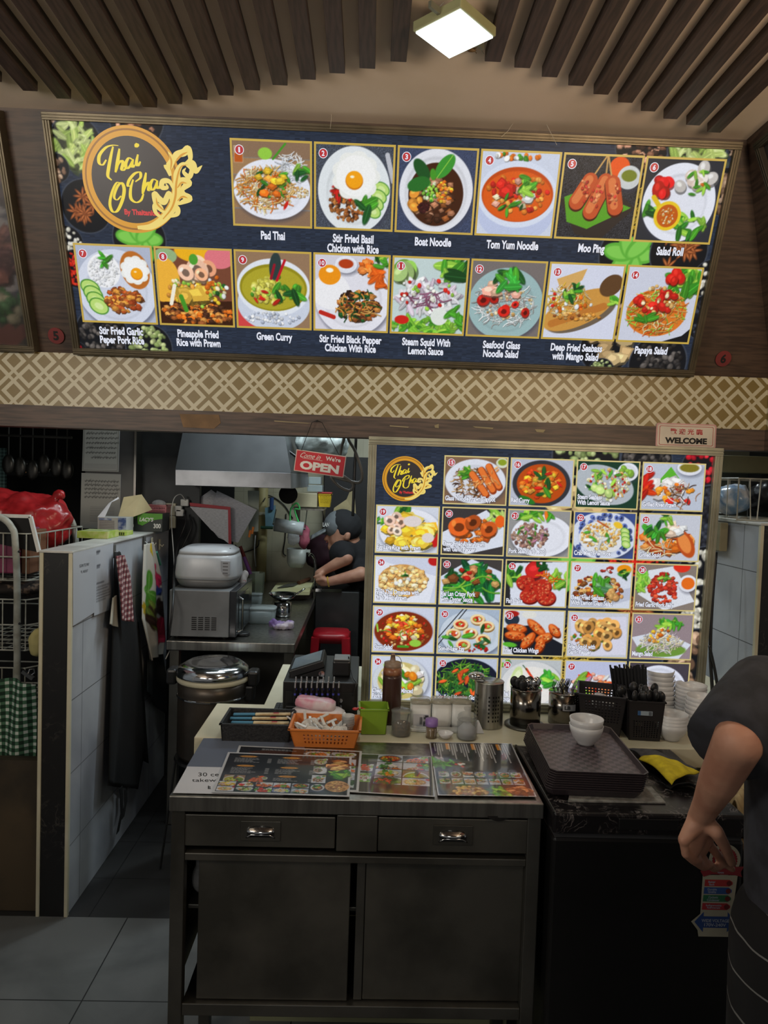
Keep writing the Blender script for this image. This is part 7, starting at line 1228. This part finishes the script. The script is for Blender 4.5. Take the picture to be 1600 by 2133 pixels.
# red stools
RST = mat('red stool plastic', (176, 26, 40), .35); a, b = at(650, 1330, Y=3.9), at(727, 1330, Y=3.9); zs_ = at(688, 1322, Y=3.9).z
s0 = thing('red_stool', 'red plastic stool in front of the cook, seen between till and menu board', 'stool', ((a.x+b.x)/2, 4.0, 0), group='red stools'); w_ = (b.x-a.x)/2
M().lathe([(w_, zs_-.05), (w_*1.02, zs_-.015), (w_*.95, zs_), (.001, zs_+.001)], n=32, sq=5).obj('seat', RST, s0, smooth=True)
for sx_ in (-1, 1):
    for sy_ in (-1, 1): M().hexa([(sx_*w_*1.12-.02, sy_*w_*1.12-.02, 0), (sx_*w_*1.12+.02, sy_*w_*1.12-.02, 0), (sx_*w_*1.12+.02, sy_*w_*1.12+.02, 0), (sx_*w_*1.12-.02, sy_*w_*1.12+.02, 0)], [(sx_*w_*.82-.022, sy_*w_*.82-.022, zs_-.02), (sx_*w_*.82+.022, sy_*w_*.82-.022, zs_-.02), (sx_*w_*.82+.022, sy_*w_*.82+.022, zs_-.02), (sx_*w_*.82-.022, sy_*w_*.82+.022, zs_-.02)]).obj('leg', RST, s0)
# ================================================================ right edge: switch, wire rack, bags, cables
a = at(1500, 1115, X=1.322); t = thing('wall_switch', 'white wall switch on a cream conduit box right of the menu board', 'switch', a); M().box(-.03, .0, -.06, .09, -.055, .05).obj('conduit_box', mat('grimy cream plastic', (140, 132, 104), .5), t, bevel=.003); M().box(-.038, -.03, -.02, .055, -.04, .04).obj('plate', mat('yellowed white', (176, 172, 160), .4), t, bevel=.003); M().box(-.042, -.038, .0, .03, -.015, .02).obj('rocker', WHITEP, t)
wr_ = thing('wire_rack', 'white wire basket rack on the right partition, stuffed with bags', 'rack', (1.5, 2.7, 1.4)); mb = M(); x0, x1, y0, y1, z0, z1 = -.21, .3, -.22, .15, .005, .15
for z in (z0, z1): mb.tube([(x0, y0, z), (x1, y0, z), (x1, y1, z), (x0, y1, z), (x0, y0, z)], .003, 5)
for i in range(14): x = x0+(x1-x0)*i/13; mb.tube([(x, y0, z1), (x+.01*math.sin(i*2), y0, z0), (x, y1, z0), (x, y1, z1)], .0025, 5)
for i in range(6): y = y0+(y1-y0)*i/5; mb.tube([(x0, y, z1), (x0, y, z0), (x1, y, z0)], .0025, 5)
mb.obj('wire_basket', TW, wr_); M().tube([(-.02, y0-.004, .18), (-.02, y0-.006, .1), (.2, y0-.006, .1)], .0035, 6).obj('hook_rail', TW, wr_)
def bag3(x, y, z, r, nm, lab, m): return tag(M().ball((0, 0, 0), r).ball((r[0]*.5, 0, r[2]*.4), tuple(v*.6 for v in r)).ball((-r[0]*.5, .01, -r[2]*.2), tuple(v*.65 for v in r)).obj(nm, m, loc=(x, y, z), remesh=.01, disp=(.03, .05)), lab, 'bag', 'bags in the wire rack')
bag3(1.36, 2.66, 1.475, (.06, .08, .055), 'plastic_bag', 'blue and white plastic bag at the left of the wire rack', mat('blue white bag', (110, 140, 170), .25, 0, (196, 200, 206), 18, bump=.5)); bag3(1.52, 2.7, 1.49, (.07, .09, .06), 'plastic_bag', 'black plastic bag in the middle of the wire rack', mat('black bag', (30, 30, 34), .3, bump=.5, scale=30)); bag3(1.64, 2.66, 1.47, (.06, .08, .05), 'plastic_bag', 'red and yellow bag at the right of the wire rack', mat('red yellow bag', (140, 50, 44), .35, 0, (170, 150, 60), 10, bump=.5))
bx3(1506, 1640, 948, 988, 2.78, .12, 'green_carton', 'flat olive carton lying across above the wire rack', 'carton', mat('olive carton', (104, 104, 78), .7))
struct(M().box(1.33, 1.9, 3.0, 3.02, 1.4, 2.4).obj('wall_right_stall', mat('grey green panel', (92, 98, 90), .6)))
cable([(1492, 1150, 2.5), (1484, 1250, 2.48), (1480, 1350, 2.46), (1484, 1440, 2.44)], .006, BLACK, 'thick black cable running down along the right side of the menu board'); cable([(1478, 1345, 2.45), (1490, 1400, 2.44), (1497, 1448, 2.43)], .005, BLACK, 'short second black cable curving at the lower right of the menu board')
# ================================================================ people
def blob(parts, name, m, parent, vox):
    mb = M()
    for q in parts: mb.limb(*q)
    return mb.obj(name, m, parent, remesh=vox)
V = Vector
# customer at the right edge, facing the counter, left arm hanging over the freezer front
cu_ = thing('person', 'person at the right edge in a dark T-shirt, left hand hanging before the freezer', 'person', (.8, 1.05, 0)); C0 = V((.8, 1.05, 0)); pc = lambda x, y, Y: at(x, y, Y=Y)-C0
sh = pc(1592, 1440, 1.1); el = pc(1538, 1545, 1.0); mid = pc(1498, 1625, 1.06); wr1 = pc(1459, 1702, 1.15)
body = [(V((0, 0, .9)), .15, V((0, .02, 1.12)), .13), (V((-.07, .01, 1.08)), .085, V((.07, .01, 1.08)), .085), (V((0, .03, 1.18)), .055, V((0, .07, 1.3)), .05), (V((0, .09, 1.36)), .085, V((0, .11, 1.46)), .095), (V((0, .17, 1.37)), .04, V((0, .18, 1.36)), .035), (V((0, .195, 1.40)), .012, V((0, .207, 1.385)), .014), (V((-.09, .09, 1.4)), .02, V((-.093, .08, 1.42)), .018), (V((.09, .09, 1.4)), .02, V((.093, .08, 1.42)), .018),
        (sh, .045, V((-.03, .03, 1.1)), .085), (sh, .045, el, .034), (el, .034, mid, .029), (mid, .029, mid*.4+wr1*.6, .022), (mid*.4+wr1*.6, .022, wr1, .0195)]
rs, re_, rw = V((.2, .03, 1.14)), V((.3, .05, .92)), V((.24, .2, .78)); body += [(V((.03, .03, 1.1)), .085, rs, .045), (rs, .05, re_, .042), (re_, .042, rw, .026), (rw, .03, rw+V((-.02, .08, -.04)), .026)]
for s in (-1, 1): body += [(V((s*.09, 0, .86)), .1, V((s*.1, .02, .48)), .062), (V((s*.1, .02, .48)), .062, V((s*.1, -.01, .08)), .04), (V((s*.1, -.02, .04)), .038, V((s*.11, .14, .03)), .03)]
# left hand: palm, knuckles, four curled fingers and a thumb reaching forward
k = lambda x, y, Y: pc(x, y, Y)
kn = [k(1424, 1750, 1.135), k(1433, 1764, 1.156), k(1450, 1767, 1.178), k(1475, 1756, 1.2)]
for j, q in enumerate(kn): body += [(wr1, .0185, q, .0098)]
body += [(wr1, .02, kn[1]*.6+kn[2]*.4, .0165), (wr1, .019, kn[2]*.6+kn[3]*.4, .0145)]
F_pts = [[(1428, 1779, 1.14), (1444, 1794, 1.155), (1458, 1791, 1.166)], [(1447, 1793, 1.165), (1465, 1806, 1.186), (1480, 1801, 1.196)], [(1470, 1797, 1.196), (1488, 1809, 1.218), (1502, 1803, 1.226)], [(1496, 1782, 1.218), (1512, 1799, 1.228), (1525, 1810, 1.228)]]
for q, pts, rr in zip(kn, F_pts, (.0072, .008, .0083, .0082)):
    p = q
    for i, c in enumerate(pts): c = k(*c); body.append((p, rr*(1.08-.08*i), c, rr*(.98-.08*i))); p = c
body += [(wr1, .016, k(1492, 1732, 1.13), .012), (k(1492, 1732, 1.13), .012, k(1511, 1765, 1.15), .0095), (k(1511, 1765, 1.15), .0095, k(1524, 1797, 1.18), .008)]
blob(body, 'body', SKIN, cu_, .0034)
TEE = mat('dark heather T-shirt', (50, 51, 58), .95, 0, (38, 39, 44), 30, bump=.15)
tee = [(V((0, 0, .84)), .178, V((0, .02, 1.1)), .15), (V((-.1, 0, .86)), .1, V((-.1, .02, 1.08)), .1), (V((.1, 0, .86)), .1, V((.1, .02, 1.08)), .1), (V((-.06, .02, 1.13)), .1, V((.06, .02, 1.13)), .1), (sh, .058, V((-.04, .03, 1.11)), .1), (rs, .075, V((.04, .03, 1.13)), .11), (rs, .07, rs*.35+re_*.65, .066), (V((-.1, -.04, .8)), .085, V((-.08, -.02, .95)), .09), (V((.1, -.04, .8)), .085, V((.08, -.02, .95)), .09)]
blob(tee, 'tshirt', TEE, cu_, .008)
hm = pc(1514, 1553, 1.02); M().tube([sh+(sh-hm)*.25, sh, sh*.6+hm*.4, sh*.25+hm*.75, hm], .06, 20, [.5, .95, 1.0, 1.0, .98]).obj('sleeve', TEE, cu_, smooth=True)
def windowpane():
    m = D.materials.new('black windowpane check'); t, b = nodes(m); s = t.nodes.new('ShaderNodeSeparateXYZ'); v = coords(t); link(t, v, s.inputs[0]); w_ = math_n(t, 'MULTIPLY', math_n(t, 'SUBTRACT', noise(t, v, 7, 2), .5), .04); f = []
    for ax, sz in ((0, .062), (2, .062)): f.append(math_n(t, 'LESS_THAN', math_n(t, 'FRACT', math_n(t, 'DIVIDE', math_n(t, 'ADD', math_n(t, 'ADD', s.outputs[ax], w_), 5), sz)), .05))
    link(t, mixc(t, math_n(t, 'MAXIMUM', *f), lin((20, 20, 22)), lin((120, 120, 118))), b.inputs['Base Color']); b.inputs['Roughness'].default_value = .95; return m
tr = [(V((0, 0, .8)), .165, V((0, 0, .88)), .16)]
for s in (-1, 1): tr += [(V((s*.1, 0, .82)), .12, V((s*.115, .01, .46)), .095), (V((s*.115, .01, .46)), .095, V((s*.115, -.01, .12)), .08)]
blob(tr, 'trousers', windowpane(), cu_, .012)
HAIR = mat('black hair', (18, 16, 15), .6, 0, (30, 26, 24), 80, (1, 1, .2))
blob([(V((0, .07, 1.44)), .1, V((0, .085, 1.48)), .098), (V((0, .03, 1.36)), .07, V((0, .05, 1.44)), .09)], 'hair', HAIR, cu_, .008)
for s in (-1, 1): M().ball((s*.033, .186, 1.425), (.011, .006, .008), 12, 8).obj('eye', mat('eye white', (220, 216, 210), .3), cu_, smooth=True)
M().ball((0, .204, 1.358), (.022, .006, .006), 12, 8).obj('mouth', mat('lip', (150, 84, 76), .5), cu_, smooth=True)
for s in (-1, 1): blob([(V((s*.1, -.06, .045)), .042, V((s*.11, .14, .04)), .04)], 'shoe', mat('dark shoe', (36, 34, 34), .6), cu_, .008)
# cook bent over the sink, facing left, grey and black cap
ck = thing('person', 'cook in dark clothes and a grey cap, bent over the sink, hands at work', 'person', (.12, 4.45, 0)); K0 = V((.12, 4.45, 0)); kp_ = lambda x, y, Y: at(x, y, Y=Y)-K0
hd_ = kp_(714, 1108, 4.35); hp_ = V((.14, .05, .86)); s1, s2 = kp_(714, 1150, 4.28), kp_(748, 1160, 4.52); ch = (s1+s2)/2
e1, w1 = kp_(722, 1163, 4.2), kp_(672, 1190, 4.22); e2, w2 = kp_(752, 1196, 4.2), kp_(684, 1212, 4.2)
bd = [(hp_, .15, ch+V((.03, 0, -.04)), .13), (ch, .09, hd_+V((.04, 0, -.02)), .055), (hd_+V((.0, 0, .01)), .088, hd_+V((-.01, 0, -.04)), .075), (hd_+V((-.085, 0, -.025)), .014, hd_+V((-.1, 0, -.045)), .015), (hd_+V((-.05, 0, -.07)), .04, hd_+V((-.06, 0, -.09)), .03), (hd_+V((.03, -.08, -.03)), .018, hd_+V((.035, -.085, -.01)), .018), (s1, .05, e1, .04), (e1, .04, w1, .026), (s2, .05, e2, .042), (e2, .042, w2, .027)]
for w0, ds in ((w1, [(660, 1196), (657, 1203), (660, 1210), (668, 1210)]), (w2, [(662, 1206), (660, 1212), (664, 1216), (672, 1218)])):
    pm = w0+(kp_(*ds[1], 4.22)-w0)*.45; bd.append((w0, .026, pm, .03))
    for d in ds: q = kp_(*d, 4.2); md = pm+(q-pm)*.5+V((0, -.01, .008)); bd += [(pm, .014, md, .011), (md, .011, q, .009)]
    q = kp_(ds[3][0]-2, ds[3][1]-12, 4.17); bd += [(w0, .016, q, .012), (q, .012, q+V((-.03, 0, -.01)), .009)]
for s in (-1, 1): bd += [(hp_+V((0, s*.09, 0)), .1, V((.12, s*.1, .48)), .065), (V((.12, s*.1, .48)), .065, V((.14, s*.1, .08)), .045), (V((.12, s*.1, .04)), .04, V((0, s*.1, .03)), .032)]
blob(bd, 'body', SKIN, ck, .007)
DK = mat('black cook shirt', (24, 24, 28), .9, 0, (18, 18, 22), 20)
blob([(hp_+V((0, 0, -.02)), .17, ch+V((.03, 0, -.04)), .15), (s1+V((0, 0, -.01)), .085, s2+V((0, 0, -.01)), .085), (s1, .07, s1*.35+e1*.65, .062), (s2, .075, s2*.2+e2*.8, .066)], 'shirt', DK, ck, .01)
blob([(hp_, .165, hp_+V((0, 0, -.05)), .16)]+[(hp_+V((0, s*.09, -.05)), .115, V((.12, s*.1, .48)), .085) for s in (-1, 1)]+[(V((.12, s*.1, .48)), .085, V((.14, s*.1, .1)), .07) for s in (-1, 1)], 'trousers', DK, ck, .012)
blob([(hd_+V((.02, 0, .035)), .1, hd_+V((.0, 0, .05)), .092)], 'cap_crown', mat('black cap', (30, 31, 34), .9), ck, .008)
blob([(hd_+V((-.035, 0, .04)), .085, hd_+V((-.03, 0, .05)), .082)], 'cap_front', mat('grey cap front', (104, 110, 114), .9), ck, .008)
bp = hd_+V((-.1, 0, .015)); M().sheet(lambda u, v: bp+V((-.09*v-.0, (u-.5)*.15*(1-.35*v*v), -.055*v+.02*math.sin(PI*u)-.01)), 10, 6).obj('cap_brim', mat('worn grey brim', (120, 126, 128), .9, 0, (90, 96, 98), 30), ck, solid=.006, smooth=True)
mb = M(); put_text(mb, 'LAND', lambda x, y, z: tuple(hd_+V((-.09+x*.8, -.068+abs(x)*.1, .045+y))), 0, 0, .07, .025, .04); mb.obj('cap_lettering', mat('pale thread', (190, 192, 190), .8), ck)
M().ball(tuple(hd_+V((-.085, -.035, .0))), (.006, .008, .007), 10, 6).obj('eye', mat('eye white', (220, 216, 210), .3), ck); M().ball(tuple(hd_+V((-.094, 0, -.065))), (.006, .02, .005), 10, 6).obj('mouth', mat('lip', (150, 84, 76), .5), ck)
M().lathe([(.031, -.004), (.032, .004)], n=20).obj('wristband', mat('yellow wristband', (196, 160, 60), .5), ck, loc=w2, rot=(0, PI/2-.2, 0))
